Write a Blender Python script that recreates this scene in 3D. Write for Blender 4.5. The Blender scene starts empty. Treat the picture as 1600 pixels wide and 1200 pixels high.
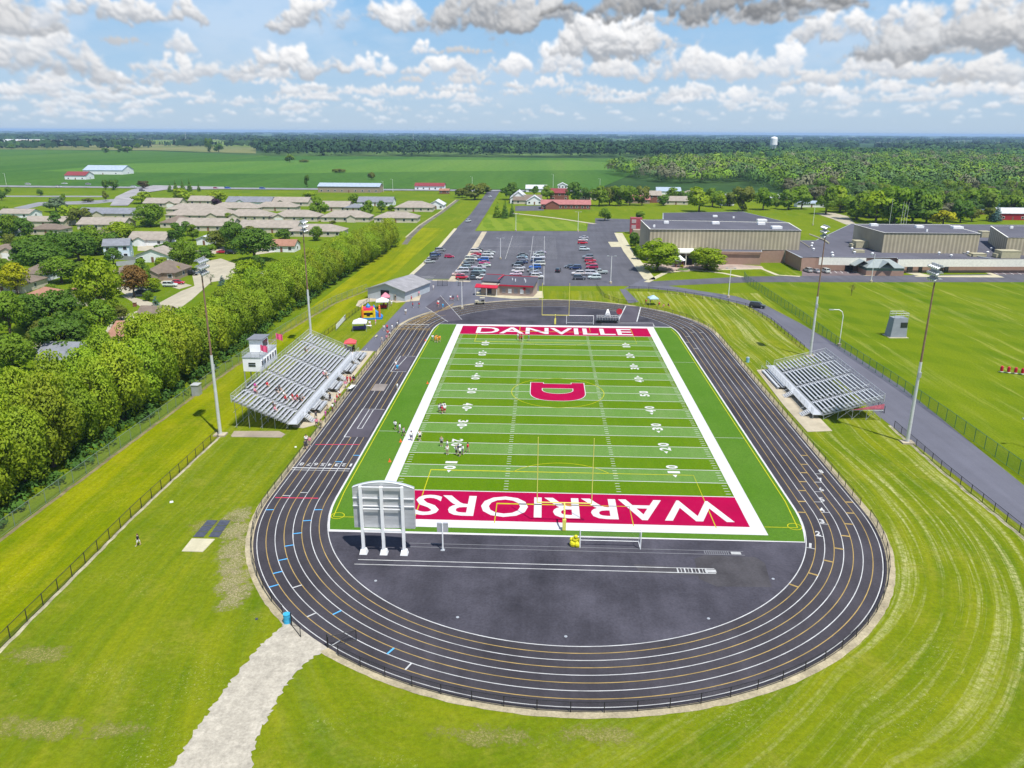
import bpy, math, random
import numpy as np
from mathutils import Vector, Matrix
R = math.radians
scene = bpy.context.scene
COL = scene.collection
rnd = random.Random(11)

# ------------------------------------------------------------------ camera
CAM = (-3.29338, -92.87410, 49.23289)
PAN, TILT, ROLL, FOC = -0.0392349, 0.311580587, 0.00549416, 1222.771
_cp, _sp, _ct, _st = math.cos(PAN), math.sin(PAN), math.cos(TILT), math.sin(TILT)
FWD = Vector((_sp*_ct, _cp*_ct, -_st))
_r = Vector((_cp, -_sp, 0)); _u = _r.cross(FWD)
RGT = _r*math.cos(ROLL) + _u*math.sin(ROLL)
UPV = -_r*math.sin(ROLL) + _u*math.cos(ROLL)

def pxdir(px, py):
    return FWD + RGT*((px-800)/FOC) - UPV*((py-600)/FOC)

def U(px, py, z=0.0):
    """survey point: where the sight line of a measured photo point meets height z"""
    d = pxdir(px, py); t = (z-CAM[2])/d.z
    return Vector((CAM[0]+d.x*t, CAM[1]+d.y*t, z))

def depth(p):
    return (Vector(p)-Vector(CAM)).dot(FWD)

def proj(p):
    d = Vector(p)-Vector(CAM); c = d.dot(FWD)
    return 800+FOC*d.dot(RGT)/c, 600-FOC*d.dot(UPV)/c

def height_at(base, py):
    """height of an upright thing at base whose top was measured at row py"""
    lo, hi = 0.0, 45.0
    for _ in range(30):
        m = (lo+hi)/2
        if proj((base[0], base[1], m))[1] > py: lo = m
        else: hi = m
    return lo

cam = bpy.data.cameras.new('camera'); camo = bpy.data.objects.new('camera', cam)
COL.objects.link(camo); scene.camera = camo
cam.sensor_width = 36; cam.lens = FOC/1600*36; cam.clip_end = 90000; cam.clip_start = 1
mw = Matrix((RGT, UPV, -FWD)).transposed().to_4x4(); mw.translation = Vector(CAM)
camo.matrix_world = mw
scene.render.resolution_x, scene.render.resolution_y = 1024, 768
scene.render.engine = 'CYCLES'
scene.view_settings.view_transform = 'Standard'; scene.view_settings.look = 'None'
scene.view_settings.exposure = .33; scene.view_settings.gamma = 1
scene.cycles.max_bounces = 5; scene.cycles.diffuse_bounces = 2; scene.cycles.transparent_max_bounces = 12
scene.cycles.volume_bounces = 0

# ------------------------------------------------------------------ materials
MATS = {}
class NT:
    def __init__(s, nt): s.nt = nt; s.l = nt.links
    def n(s, t, **k):
        x = s.nt.nodes.new(t)
        for a, v in k.items(): setattr(x, a, v)
        return x
    def put(s, inp, v):
        if isinstance(v, bpy.types.NodeSocket): s.l.new(v, inp)
        elif v is not None: inp.default_value = v
    def math(s, op, a, b=None, c=None, clamp=False):
        x = s.n('ShaderNodeMath', operation=op); x.use_clamp = clamp
        s.put(x.inputs[0], a); s.put(x.inputs[1], b); s.put(x.inputs[2], c); return x.outputs[0]
    def vm(s, op, a, b=None, c=None):
        x = s.n('ShaderNodeVectorMath', operation=op)
        s.put(x.inputs[0], a); s.put(x.inputs[1], b)
        if c is not None: s.put(x.inputs[2], c)
        return x.outputs['Value'] if op in ('DOT_PRODUCT', 'LENGTH') else x.outputs[0]
    def mix(s, f, a, b, bt='MIX'):
        x = s.n('ShaderNodeMix', data_type='RGBA', blend_type=bt)
        s.put(x.inputs[0], f)
        s.put(x.inputs[6], (*a, 1) if isinstance(a, tuple) and len(a) == 3 else a)
        s.put(x.inputs[7], (*b, 1) if isinstance(b, tuple) and len(b) == 3 else b)
        return x.outputs[2]
    def noise(s, vec, scale, detail=4, rough=.55, dist=0):
        x = s.n('ShaderNodeTexNoise'); s.put(x.inputs['Vector'], vec)
        x.inputs['Scale'].default_value = scale; x.inputs['Detail'].default_value = detail
        x.inputs['Roughness'].default_value = rough; x.inputs['Distortion'].default_value = dist
        return x.outputs['Fac']
    def ramp(s, f, lo, hi, a=0., b=1.):
        x = s.n('ShaderNodeMapRange'); x.clamp = True; s.put(x.inputs[0], f)
        for i, v in zip((1, 2, 3, 4), (lo, hi, a, b)): s.put(x.inputs[i], v)
        return x.outputs[0]
    def mapping(s, vec, rot=0., scale=(1, 1, 1), loc=(0, 0, 0)):
        x = s.n('ShaderNodeMapping'); s.put(x.inputs[0], vec)
        x.inputs[1].default_value = loc; x.inputs[2].default_value = (0, 0, rot); x.inputs[3].default_value = scale
        return x.outputs[0]

def newmat(name, rough=.8, metal=0., spec=.3):
    m = bpy.data.materials.new(name); m.use_nodes = True; MATS[name] = m
    t = NT(m.node_tree); b = m.node_tree.nodes['Principled BSDF']
    b.inputs['Roughness'].default_value = rough; b.inputs['Metallic'].default_value = metal
    b.inputs['Specular IOR Level'].default_value = spec
    geo = t.n('ShaderNodeNewGeometry')
    return m, t, b, geo.outputs['Position']

def flat(name, col, rough=.7, metal=0., var=.12, scale=1.5, spec=.3):
    """plain paint, metal or cloth, weathered by a little noise"""
    if name in MATS: return MATS[name]
    m, t, b, pos = newmat(name, rough, metal, spec)
    tc = t.n('ShaderNodeTexCoord').outputs['Object']
    f = t.noise(tc, scale, 5)
    f = t.ramp(f, .3, .7, 1-var, 1+var*.6)
    c = t.vm('SCALE', (col[0], col[1], col[2])); sc = c.node; t.put(sc.inputs[3], f)
    t.put(b.inputs['Base Color'], c)
    return m

def objcol(name, rough=.5, var=.1, coat=0., trans=0.):
    """material whose colour is each object's own paint colour"""
    m, t, b, pos = newmat(name, rough)
    oi = t.n('ShaderNodeObjectInfo')
    tc = t.n('ShaderNodeTexCoord').outputs['Object']
    f = t.ramp(t.noise(tc, 2.2, 3), .3, .7, 1-var, 1+var*.7)
    c = t.vm('SCALE', oi.outputs['Color']); t.put(c.node.inputs[3], f)
    t.put(b.inputs['Base Color'], c)
    b.inputs['Coat Weight'].default_value = coat
    return m

def ground_mat(name, c1, c2, c3=None, rot=0., stretch=1., s1=.06, s2=.9, amt3=.5, rough=.95, stripe=None):
    """grass or soil: two tones in large drifts, fine mottling and straw flecks lying along the mowing direction"""
    m, t, b, pos = newmat(name, rough, spec=.03)
    v = t.mapping(pos, rot)
    vs = t.mapping(pos, rot, (1, 1/stretch, 1))
    vs2 = t.mapping(pos, rot, (1, .6/stretch, 1))
    big = t.ramp(t.noise(vs, s1, 5, .6), .35, .65)
    mid = t.ramp(t.noise(vs2, s1*6, 4, .6), .35, .65)
    fine = t.ramp(t.noise(v, s2*3, 5, .7), .3, .7, .72, 1.22)
    f = t.math('ADD', t.math('MULTIPLY', big, .6), t.math('MULTIPLY', mid, .4))
    col = t.mix(f, c1, c2)
    if stripe:
        w, k, sr = stripe
        vv = t.mapping(pos, sr)
        sx = t.n('ShaderNodeSeparateXYZ'); t.put(sx.inputs[0], vv)
        wob = t.math('MULTIPLY', t.noise(pos, .05, 2), 6)
        s = t.math('SINE', t.math('MULTIPLY', t.math('ADD', sx.outputs[0], wob), math.pi/w))
        col = t.mix(t.ramp(s, -.25, .25, 0., k), col, c2)
    if c3:
        vf = t.mapping(pos, rot, (1, .35/stretch, 1))
        a = t.ramp(t.noise(vf, s1*10, 6, .75), .52, .68)
        bmask = t.ramp(t.noise(vs, s1*1.7, 3, .5), .45, .62)
        col = t.mix(t.math('MULTIPLY', t.math('MULTIPLY', a, bmask), amt3), col, c3)
    c = t.vm('SCALE', col); t.put(c.node.inputs[3], fine)
    t.put(b.inputs['Base Color'], c)
    bump = t.n('ShaderNodeBump'); bump.inputs['Strength'].default_value = .5; bump.inputs['Distance'].default_value = .12
    t.put(bump.inputs['Height'], t.noise(v, s2*4, 4, .7)); t.put(b.inputs['Normal'], bump.outputs[0])
    return m

def asphalt_mat(name, c, var=.25, patch=.15, rough=.9, scale=.12, seam=0.):
    m, t, b, pos = newmat(name, rough, spec=.06)
    f1 = t.ramp(t.noise(pos, scale, 5, .6), .3, .7, 1-var, 1+var)
    f2 = t.ramp(t.noise(pos, 3.5, 5, .75), .25, .75, 1-patch, 1+patch)
    vs = t.mapping(pos, 0, (1, .06, 1))
    f3 = t.ramp(t.noise(vs, .5, 3, .6), .35, .65, 1-min(.08, patch*.7), 1+min(.08, patch*.7))
    f = t.math('MULTIPLY', t.math('MULTIPLY', f1, f2), f3)
    if seam:
        vo = t.n('ShaderNodeTexVoronoi', feature='DISTANCE_TO_EDGE'); vo.inputs['Scale'].default_value = seam
        t.put(vo.inputs['Vector'], pos)
        f = t.math('MULTIPLY', f, t.ramp(vo.outputs['Distance'], .0, .012, .8, 1.))
    k = t.vm('SCALE', (c[0], c[1], c[2])); t.put(k.node.inputs[3], f)
    t.put(b.inputs['Base Color'], k)
    return m

# ------------------------------------------------------------------ mesh builder
class M:
    def __init__(s): s.v = []; s.f = []
    def add(s, vs, fs):
        o = len(s.v); s.v += [tuple(p) for p in vs]; s.f += [tuple(i+o for i in f) for f in fs]; return s
    def box(s, c, d, rz=0., taper=1., rx=0.):
        hx, hy, hz = d[0]/2, d[1]/2, d[2]/2
        m = Matrix.Translation(c) @ Matrix.Rotation(rz, 4, 'Z') @ Matrix.Rotation(rx, 4, 'X')
        p = []
        for z, k in ((-hz, 1), (hz, taper)):
            for x, y in ((-hx, -hy), (hx, -hy), (hx, hy), (-hx, hy)): p.append(m @ Vector((x*k, y*k, z)))
        return s.add(p, [(3, 2, 1, 0), (4, 5, 6, 7), (0, 1, 5, 4), (1, 2, 6, 5), (2, 3, 7, 6), (3, 0, 4, 7)])
    def tube(s, p, q, r, r2=None, n=8, cap=True):
        p, q = Vector(p), Vector(q); r2 = r if r2 is None else r2
        d = (q-p).normalized(); a = d.orthogonal().normalized(); b = d.cross(a)
        vs = []
        for c, rr in ((p, r), (q, r2)):
            for i in range(n):
                t = 2*math.pi*i/n; vs.append(c+(a*math.cos(t)+b*math.sin(t))*rr)
        fs = [(i, (i+1) % n, n+(i+1) % n, n+i) for i in range(n)]
        if cap: fs += [tuple(range(n-1, -1, -1)), tuple(range(n, 2*n))]
        return s.add(vs, fs)
    def path(s, pts, r, n=6):
        for a, b in zip(pts[:-1], pts[1:]): s.tube(a, b, r, None, n)
        return s
    def beam(s, p, q, w, h):
        p, q = Vector(p), Vector(q); d = (q-p).normalized()
        up = Vector((0, 0, 1)) if abs(d.z) < .95 else Vector((0, 1, 0))
        a = d.cross(up).normalized()*w/2; b = a.cross(d).normalized()*h/2
        vs = [p-a-b, p+a-b, p+a+b, p-a+b, q-a-b, q+a-b, q+a+b, q-a+b]
        return s.add(vs, [(0, 1, 2, 3), (7, 6, 5, 4), (0, 4, 5, 1), (1, 5, 6, 2), (2, 6, 7, 3), (3, 7, 4, 0)])
    def prism(s, poly, z0, z1, bottom=True):
        n = len(poly)
        ar = sum(poly[i][0]*poly[(i+1) % n][1]-poly[(i+1) % n][0]*poly[i][1] for i in range(n))
        if ar < 0: poly = poly[::-1]
        vs = [(p[0], p[1], z0) for p in poly]+[(p[0], p[1], z1) for p in poly]
        fs = [(i, (i+1) % n, n+(i+1) % n, n+i) for i in range(n)]+[tuple(range(n, 2*n))]
        if bottom: fs.append(tuple(range(n-1, -1, -1)))
        return s.add(vs, fs)
    def sheet(s, poly, z):
        n = len(poly)
        ar = sum(poly[i][0]*poly[(i+1) % n][1]-poly[(i+1) % n][0]*poly[i][1] for i in range(n))
        if ar < 0: poly = poly[::-1]
        return s.add([(p[0], p[1], z) for p in poly], [tuple(range(n))])
    def line(s, pts, w, z, closed=False):
        """flat painted band of width w along a polyline"""
        pts = [Vector((p[0], p[1], 0)) for p in pts]; n = len(pts); L = []
        for i in range(n):
            a = pts[i-1] if (i > 0 or closed) else pts[i]
            b = pts[(i+1) % n] if (i < n-1 or closed) else pts[i]
            d = (b-a).normalized(); k = Vector((-d.y, d.x, 0))
            if (i > 0 or closed) and (i < n-1 or closed):
                d1 = (pts[i]-a).normalized(); c = max(.35, abs(Vector((-d1.y, d1.x, 0)).dot(k)))
            else: c = 1
            L.append((pts[i]+k*w/2/c, pts[i]-k*w/2/c))
        o = []
        for a, b in L: o += [(a.x, a.y, z), (b.x, b.y, z)]
        m = n if closed else n-1
        return s.add(o, [(2*i, 2*i+1, 2*((i+1) % n)+1, 2*((i+1) % n)) for i in range(m)])
    def rect(s, x0, y0, x1, y1, z): return s.sheet([(x0, y0), (x1, y0), (x1, y1), (x0, y1)], z)
    def revolve(s, c, prof, n=12):
        k = len(prof); vs = []
        for r, z in prof:
            for i in range(n):
                t = 2*math.pi*i/n; vs.append((c[0]+r*math.cos(t), c[1]+r*math.sin(t), c[2]+z))
        fs = []
        for j in range(k-1):
            for i in range(n): fs.append((j*n+i, j*n+(i+1) % n, (j+1)*n+(i+1) % n, (j+1)*n+i))
        fs += [tuple(range(n-1, -1, -1)), tuple(range((k-1)*n, k*n))]
        return s.add(vs, fs)
    def mesh(s, name, mat, smooth=False):
        me = bpy.data.meshes.new(name); me.from_pydata(s.v, [], s.f); me.update()
        if mat: me.materials.append(mat)
        if smooth: me.polygons.foreach_set('use_smooth', [True]*len(me.polygons))
        return me
    def build(s, name, mat, parent=None, smooth=False):
        o = bpy.data.objects.new(name, s.mesh(name, mat, smooth)); COL.objects.link(o)
        if parent: o.parent = parent
        return o

LABELS = {}
def tag(o, label=None, cat=None, group=None, kind=None):
    if label:
        n = len(label.split())
        if not 4 <= n <= 16: print('LABEL LENGTH', n, label)
        if label in LABELS: print('DUPLICATE LABEL', label)
        LABELS[label] = 1; o['label'] = label
    if cat: o['category'] = cat
    if group: o['group'] = group
    if kind: o['kind'] = kind
    return o
def thing(name, label, cat, loc=(0, 0, 0), rz=0., group=None):
    o = bpy.data.objects.new(name, None); COL.objects.link(o); o.empty_display_size = .2
    o.location = loc; o.rotation_euler = (0, 0, rz)
    return tag(o, label, cat, group)
def struct(o): o['kind'] = 'structure'; return o
KIDS = {}
def copy_tree(o, parent=None):
    c = o.copy(); COL.objects.link(c)
    if parent: c.parent = parent
    for ch in list(o.children): copy_tree(ch, c)
    return c
ORD = 'first second third fourth fifth sixth seventh eighth ninth tenth eleventh twelfth thirteenth fourteenth fifteenth sixteenth seventeenth eighteenth nineteenth twentieth'.split()
def ordn(i):
    """i from 0"""
    if i < 20: return ORD[i]
    tens = {2: 'twenty', 3: 'thirty', 4: 'forty', 5: 'fifty', 6: 'sixty', 7: 'seventy', 8: 'eighty', 9: 'ninety'}
    n = i+1; t, u = divmod(n, 10)
    if t >= 10:
        return 'hundred and '+ordn(n-101) if n > 100 else 'hundredth'
    if u == 0: return tens[t][:-1]+'ieth'
    return tens[t]+'-'+ORD[u-1]

def text_mesh(s, name, mat, cx, cy, w, h, ang, z, bold=.0, parent=None, vertical=None):
    """lettering as flat mesh fitted to w x h, turned by ang about its centre"""
    cu = bpy.data.curves.new('lettering', 'FONT'); cu.body = s; cu.offset = bold; cu.resolution_u = 3
    o = bpy.data.objects.new('lettering', cu); COL.objects.link(o)
    bpy.context.view_layer.update()
    me = bpy.data.meshes.new_from_object(o.evaluated_get(bpy.context.evaluated_depsgraph_get()))
    bpy.data.objects.remove(o)
    n = len(me.vertices); a = np.zeros(n*3); me.vertices.foreach_get('co', a); a = a.reshape(-1, 3)
    lo, hi = a.min(0), a.max(0)
    x = (a[:, 0]-(lo[0]+hi[0])/2)/(hi[0]-lo[0])*w; y = (a[:, 1]-(lo[1]+hi[1])/2)/(hi[1]-lo[1])*h
    c, sn = math.cos(ang), math.sin(ang)
    if vertical is None:
        b = np.stack([cx+x*c-y*sn, cy+x*sn+y*c, np.full(n, z)], 1)
    else:                                   # standing lettering: local x along ang, y up
        b = np.stack([cx+x*c, cy+x*sn, z+y], 1)
    me.vertices.foreach_set('co', b.ravel()); me.materials.clear(); me.materials.append(mat); me.update()
    o = bpy.data.objects.new(name, me); COL.objects.link(o)
    if parent: o.parent = parent
    return o

# ------------------------------------------------------------------ palette
white_paint = flat('white_paint', (.80, .80, .80), .5, var=.10, scale=.8)
galv = flat('galvanized', (.42, .44, .46), .45, .35, var=.12)
alu = flat('aluminium', (.56, .57, .58), .42, .3, var=.1)
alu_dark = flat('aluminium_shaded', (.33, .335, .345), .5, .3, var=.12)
black_metal = flat('black_metal', (.02, .02, .022), .5)
dark_glass = flat('dark_glass', (.03, .035, .04), .12, spec=.6)
concrete = asphalt_mat('concrete', (.40, .345, .25), .16, .10, scale=.3)
conc_pale = asphalt_mat('concrete_pale', (.45, .41, .28), .12, .08, scale=.4)
asphalt = asphalt_mat('asphalt', (.098, .097, .111), .18, .12, scale=.05)
asphalt_road = asphalt_mat('asphalt_road', (.118, .118, .142), .14, .10, scale=.05)
track_m = asphalt_mat('track_rubber', (.050, .046, .053), .30, .18, scale=.08)
dzone_m = asphalt_mat('dzone_rubber', (.057, .054, .066), .42, .26, scale=.11)
pad_m = asphalt_mat('pad_rubber', (.080, .072, .086), .14, .12, scale=.2)
patch_m = asphalt_mat('patch_rubber', (.062, .058, .062), .25, .2, scale=.25)
steel_wire = flat('steel_wire', (.3, .3, .3), .5)
marking = flat('marking_white', (.48, .48, .47), .8, var=.3, scale=.5, spec=.05)
turf_white = flat('turf_white', (.54, .52, .52), .9, var=.08, scale=.4, spec=.03)
mark_gold = flat('marking_gold', (.36, .25, .09), .8, var=.3, scale=.5, spec=.05)
mark_yel = flat('turf_yellow', (.42, .40, .015), .9, var=.15, spec=.03)
crimson = flat('turf_crimson', (.32, .003, .046), .95, var=.10, scale=.3, spec=.02)
blue_mark = flat('marking_blue', (.08, .35, .65), .8)
red_mark = flat('marking_red', (.55, .03, .08), .8)
yellow_paint = flat('yellow_paint', (.75, .70, .22), .5, var=.05)
# ------------------------------------------------------------------ ground and fields
m, t, b, pos = newmat('farmland', .95, spec=.05)
vo = t.n('ShaderNodeTexVoronoi'); vo.inputs['Scale'].default_value = .0011; vo.inputs['Randomness'].default_value = .8
t.put(vo.inputs['Vector'], t.mapping(pos, .2, (1, .8, 1)))
sp = t.n('ShaderNodeSeparateColor'); t.put(sp.inputs[0], vo.outputs['Color'])
n1 = t.ramp(t.noise(pos, .0012, 6, .6), .42, .56)
c = t.mix(t.ramp(sp.outputs[0], .1, .9), (.035, .085, .018), (.12, .2, .05))
c = t.mix(t.math('GREATER_THAN', sp.outputs[1], .86), c, (.30, .25, .11))
c = t.mix(n1, c, (.022, .05, .014))
k = t.vm('SCALE', c); t.put(k.node.inputs[3], t.ramp(t.noise(pos, .03, 6, .7), .3, .7, .75, 1.25))
t.put(b.inputs['Base Color'], k)
ax = [-30000, -16000, -9000, -5000, -3000, -1800, -1000, -500, -200, 0, 200, 500, 1000, 1800, 3000, 5000, 9000, 16000, 30000]
g = M(); g.v = [(x, y, 0) for y in ax for x in ax]
n = len(ax); g.f = [(j*n+i, j*n+i+1, (j+1)*n+i+1, (j+1)*n+i) for j in range(n-1) for i in range(n-1)]
struct(g.build('ground', m))

def lawn_mat(name, dark, light, straw, straight=False):
    """mown grass: swaths and clipping rows follow the way the mower ran round the track"""
    m, t, b, pos = newmat(name, .95, spec=.03)
    sx = t.n('ShaderNodeSeparateXYZ'); t.put(sx.inputs[0], pos); X, Y = sx.outputs[0], sx.outputs[1]
    if straight: rr, al = X, Y
    else:
        yc = t.math('MULTIPLY', t.math('MAXIMUM', t.math('SUBTRACT', 6.06, Y), 0.0), t.ramp(X, -70, 26))
        rr = t.math('SQRT', t.math('ADD', t.math('MULTIPLY', X, X), t.math('MULTIPLY', yc, yc)))
        al = t.math('SUBTRACT', t.math('MAXIMUM', Y, 6.06), t.math('MULTIPLY', t.math('ARCTAN2', yc, t.math('ABSOLUTE', X)), 45))
    wob = t.math('MULTIPLY', t.math('SUBTRACT', t.noise(pos, .022, 1), .5), 6)
    cv = t.n('ShaderNodeCombineXYZ'); t.put(cv.inputs[0], t.math('ADD', rr, wob)); t.put(cv.inputs[1], al); C = cv.outputs[0]
    swath = t.ramp(t.noise(t.mapping(C, 0, (.30, .010, 1)), 1, 3, .55), .40, .60)
    streak = t.ramp(t.noise(t.mapping(C, 0, (2.2, .10, 1)), 1, 5, .7), .35, .65)
    blot = t.ramp(t.noise(pos, .09, 6, .65), .36, .64)
    f = t.math('ADD', t.math('ADD', t.math('MULTIPLY', swath, .45), t.math('MULTIPLY', streak, .2)), t.math('MULTIPLY', blot, .35))
    col = t.mix(f, dark, light)
    # clipping rows
    rows = t.ramp(t.noise(t.mapping(C, 0, (1.0, .022, 1)), 1, 4, .7), .50, .62)
    flecks = t.ramp(t.noise(pos, 1.6, 6, .85), .40, .60)
    right = t.ramp(Y, -62, -8, .25, 1.)
    msk = t.math('MULTIPLY', t.ramp(X, -10, 42, .14, 1.), t.ramp(t.noise(pos, .028, 4, .6), .30, .52))
    st = t.math('MULTIPLY', t.math('MULTIPLY', rows, flecks), msk)
    col = t.mix(t.math('MULTIPLY', t.math('MULTIPLY', st, right), .85), col, straw)
    # tired yellow ground in loose patches
    dry = t.math('MULTIPLY', t.ramp(t.noise(pos, .13, 8, .8), .52, .70), .40)
    col = t.mix(dry, col, (straw[0]*.66, straw[1]*.60, straw[2]*.22))
    spk = t.math('MULTIPLY', t.ramp(t.noise(pos, 3.2, 4, .9), .56, .68), t.ramp(t.noise(pos, .075, 6, .75), .52, .64))
    col = t.mix(t.math('MULTIPLY', spk, .75), col, straw)
    weed = t.math('MULTIPLY', t.ramp(t.noise(pos, .45, 6, .8), .56, .70), t.ramp(t.noise(pos, .05, 4, .6), .46, .58))
    col = t.mix(t.math('MULTIPLY', weed, .6), col, (dark[0]*.62, dark[1]*.80, dark[2]))
    fine = t.ramp(t.noise(pos, 1.7, 6, .85), .3, .7, .70, 1.25)
    c = t.vm('SCALE', col); t.put(c.node.inputs[3], fine); t.put(b.inputs['Base Color'], c)
    bump = t.n('ShaderNodeBump'); bump.inputs['Strength'].default_value = .6; bump.inputs['Distance'].default_value = .15
    t.put(bump.inputs['Height'], t.noise(pos, 3.0, 5, .8)); t.put(b.inputs['Normal'], bump.outputs[0]); return m
lawn_a = lawn_mat('lawn_grass', (.080, .136, .003), (.192, .214, .007), (.44, .42, .19))
lawn_l = lawn_mat('lawn_left', (.095, .150, .001), (.245, .250, .002), (.46, .42, .10), True)
lawn_p = ground_mat('practice_grass', (.064, .126, .002), (.148, .190, .005), (.36, .34, .10), rot=R(78), stretch=6, amt3=.8, s1=.035, stripe=(7, .42, R(-52)))
lawn_c = ground_mat('campus_grass', (.095, .155, .004), (.155, .195, .006), (.26, .26, .05), rot=R(40), stretch=2, amt3=.4, s1=.03)
lawn_s = ground_mat('striped_grass', (.085, .160, .008), (.165, .225, .02), None, rot=0, stripe=(5, .95, R(-8)))
lawn_v = ground_mat('village_grass', (.080, .145, .004), (.140, .185, .007), (.2, .2, .05), s1=.03, amt3=.4)
soy = ground_mat('soybean_field', (.034, .098, .016), (.078, .158, .022), (.13, .17, .03), rot=R(90), stretch=14, s1=.0035, s2=.05, amt3=.7)
gold_field = ground_mat('pale_field', (.11, .15, .04), (.20, .19, .08), None, s1=.004, s2=.05)
def P(*pts, z=0): return [U(x, y, z) for x, y in pts]
def sheet(name, poly, z, mat, kind='structure'):
    o = M().sheet(poly, z).build(name, mat); o['kind'] = kind; return o
sheet('soybean_field', P((-900, 228), (240, 236), (400, 243), (1215, 250), (1215, 262), (1000, 268), (930, 297), (350, 294), (-900, 281)), .30, soy)
sheet('soybean_field', P((200, 256), (560, 249), (900, 251), (985, 256), (950, 266), (700, 268), (400, 272), (60, 268)), .33, ground_mat('soybean_light', (.065, .155, .022), (.115, .20, .030), (.16, .18, .06), rot=R(90), stretch=14, s1=.0035, s2=.05, amt3=.5))
sheet('hay_field', P((-700, 219), (60, 221), (400, 230), (400, 240), (240, 235), (-900, 227)), .34, gold_field)
sheet('pasture', P((150, 219.5), (330, 219), (620, 226), (400, 230), (260, 226)), .4, ground_mat('pasture_grass', (.12, .18, .03), (.16, .22, .04), None, s1=.004, s2=.05))
sheet('village_ground', [(-560, -60), (-71, -60), (-71, 300), (-60, 598), (-700, 640), (-700, 300)], .010, lawn_v)
sheet('campus_lawn', [(-71.0, 130), (700, 130), (700, 585), (-60, 598), (-71, 300)], .014, lawn_c)
sheet('lawn', [(-57.5, -120), (66, -120), (66, 160), (-57.5, 160)], .018, lawn_a)
sheet('lawn_strip', [(-71.2, -120), (-57.4, -120), (-57.4, 160), (-56, 330), (-71.2, 330)], .022, lawn_l)
sheet('practice_field', [(66, -120), (330, -120), (330, 203), (66, 203)], .022, lawn_p)
sheet('striped_lawn', P((762, 335), (915, 348), (917, 360), (744, 360)), .03, lawn_s)

# rough light-brown earth on the lawn
def patch_mat(name, col, thr):
    m, t, b, pos = newmat(name, .95, spec=.05)
    g = t.n('ShaderNodeTexCoord').outputs['Generated']
    d = t.vm('LENGTH', t.vm('MULTIPLY', t.vm('SUBTRACT', g, (.5, .5, .5)), (1, 1, 0)))
    rim = t.ramp(d, .33, .49, 1., 0.)
    d = t.math('ADD', t.math('MULTIPLY', d, 2.0), t.math('MULTIPLY', t.math('SUBTRACT', t.noise(pos, .35, 4, .6), .5), 1.5))
    n1 = t.noise(pos, 1.5, 8, .82)
    a = t.ramp(t.math('SUBTRACT', t.math('MULTIPLY_ADD', n1, 2.4, -.45), d), thr-.4, thr-.05)
    k = t.vm('SCALE', col); t.put(k.node.inputs[3], t.ramp(t.noise(pos, 4, 5, .7), .3, .7, .7, 1.2))
    t.put(b.inputs['Base Color'], k); t.put(b.inputs['Alpha'], t.math('MULTIPLY', t.math('MULTIPLY', a, rim), t.ramp(t.noise(pos, 5.0, 4, .9), .42, .56, .12, .85)))
    return m
earth = patch_mat('bare_earth', (.36, .31, .17), .40)
earth2 = patch_mat('worn_grass', (.27, .25, .08), .52)

def bpatch(px, py, w, h, mat, z):
    p = U(px, py); x, y = p.x, p.y; sheet('bare_patch', [(x-w/2, y-h/2), (x+w/2, y-h/2), (x+w/2, y+h/2), (x-w/2, y+h/2)], z, mat)
for k_, (px, py, w, h) in enumerate(((374, 806, 5.4, 8), (370, 830, 5.2, 9.5), (365, 856, 5.0, 9.5), (364, 884, 5.0, 9.5), (365, 908, 5.0, 9.5), (367, 932, 4.8, 8))): bpatch(px, py, w, h, earth, .030+.003*k_)
for k_, (px, py, w, h) in enumerate(((320, 822, 7, 6), (60, 1140, 14, 5), (180, 1140, 9, 4), (60, 1022, 9, 5), (760, 1150, 14, 4), (930, 1150, 12, 4))): bpatch(px, py, w, h, earth2, .030+.003*k_)
# ------------------------------------------------------------------ roads and paving
roadL = [(1622, 848), (1375, 652), (1262, 545), (1205, 499), (1168, 478), (1120, 466), (1060, 456), (1015, 451), (975, 451)]
roadR = [(1640, 790), (1410, 605), (1330, 552), (1250, 505), (1200, 479), (1150, 463), (1090, 454), (1040, 446), (1005, 436)]
rl = [(60.5, -120), (60.5, -2)]+[tuple(U(*p)[:2]) for p in roadL[1:]]
rr = [(67.4, -120), (67.4, 2)]+[tuple(U(*p)[:2]) for p in roadR[1:]]
mb = M(); v = []
for a, c_ in zip(rl, rr): v += [(a[0], a[1], .034), (c_[0], c_[1], .034)]
mb.add(v, [(2*i, 2*i+1, 2*i+3, 2*i+2) for i in range(len(rl)-1)])
struct(mb.build('access_road', asphalt_road))
sheet('parking_lot', P((762, 298.5), (781, 298.5), (762, 330), (742, 361), (917, 361), (919, 348), (987, 350), (985, 362), (962, 363), (977, 390), (1016, 447), (842, 447), (842, 436), (640, 436), (668, 405), (700, 370), (735, 335)), .030, asphalt)
sheet('plaza', P((648, 437), (842, 437), (842, 480), (690, 505), (592, 549), (562, 549), (640, 466), (640, 445)), .036, asphalt_road)
sheet('school_driveway', P((1012, 440), (1170, 432), (1640, 428), (1640, 441), (1175, 441), (1012, 448)), .038, asphalt)
sheet('school_driveway', P((930, 341), (1004, 343), (1004, 352), (930, 351)), .038, asphalt)
sheet('staff_parking', P((1253, 419), (1352, 419), (1352, 432), (1253, 432)), .034, asphalt_mat('brown_asphalt', (.16, .125, .125)))
sheet('staff_parking', P((1540, 424), (1640, 424), (1640, 430), (1545, 430)), .034, MATS['brown_asphalt'])
sheet('highway', P((-900, 281.5), (350, 293.5), (1100, 300), (1100, 302), (350, 296), (-900, 284)), .36, asphalt_mat('old_asphalt', (.22, .22, .23)))
sheet('side_road', P((172, 322), (181, 308), (205, 297), (240, 290), (350, 292.5), (350, 296), (260, 297), (232, 301), (212, 310), (200, 322)), .38, asphalt_mat('pale_asphalt', (.28, .27, .27)))
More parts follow.
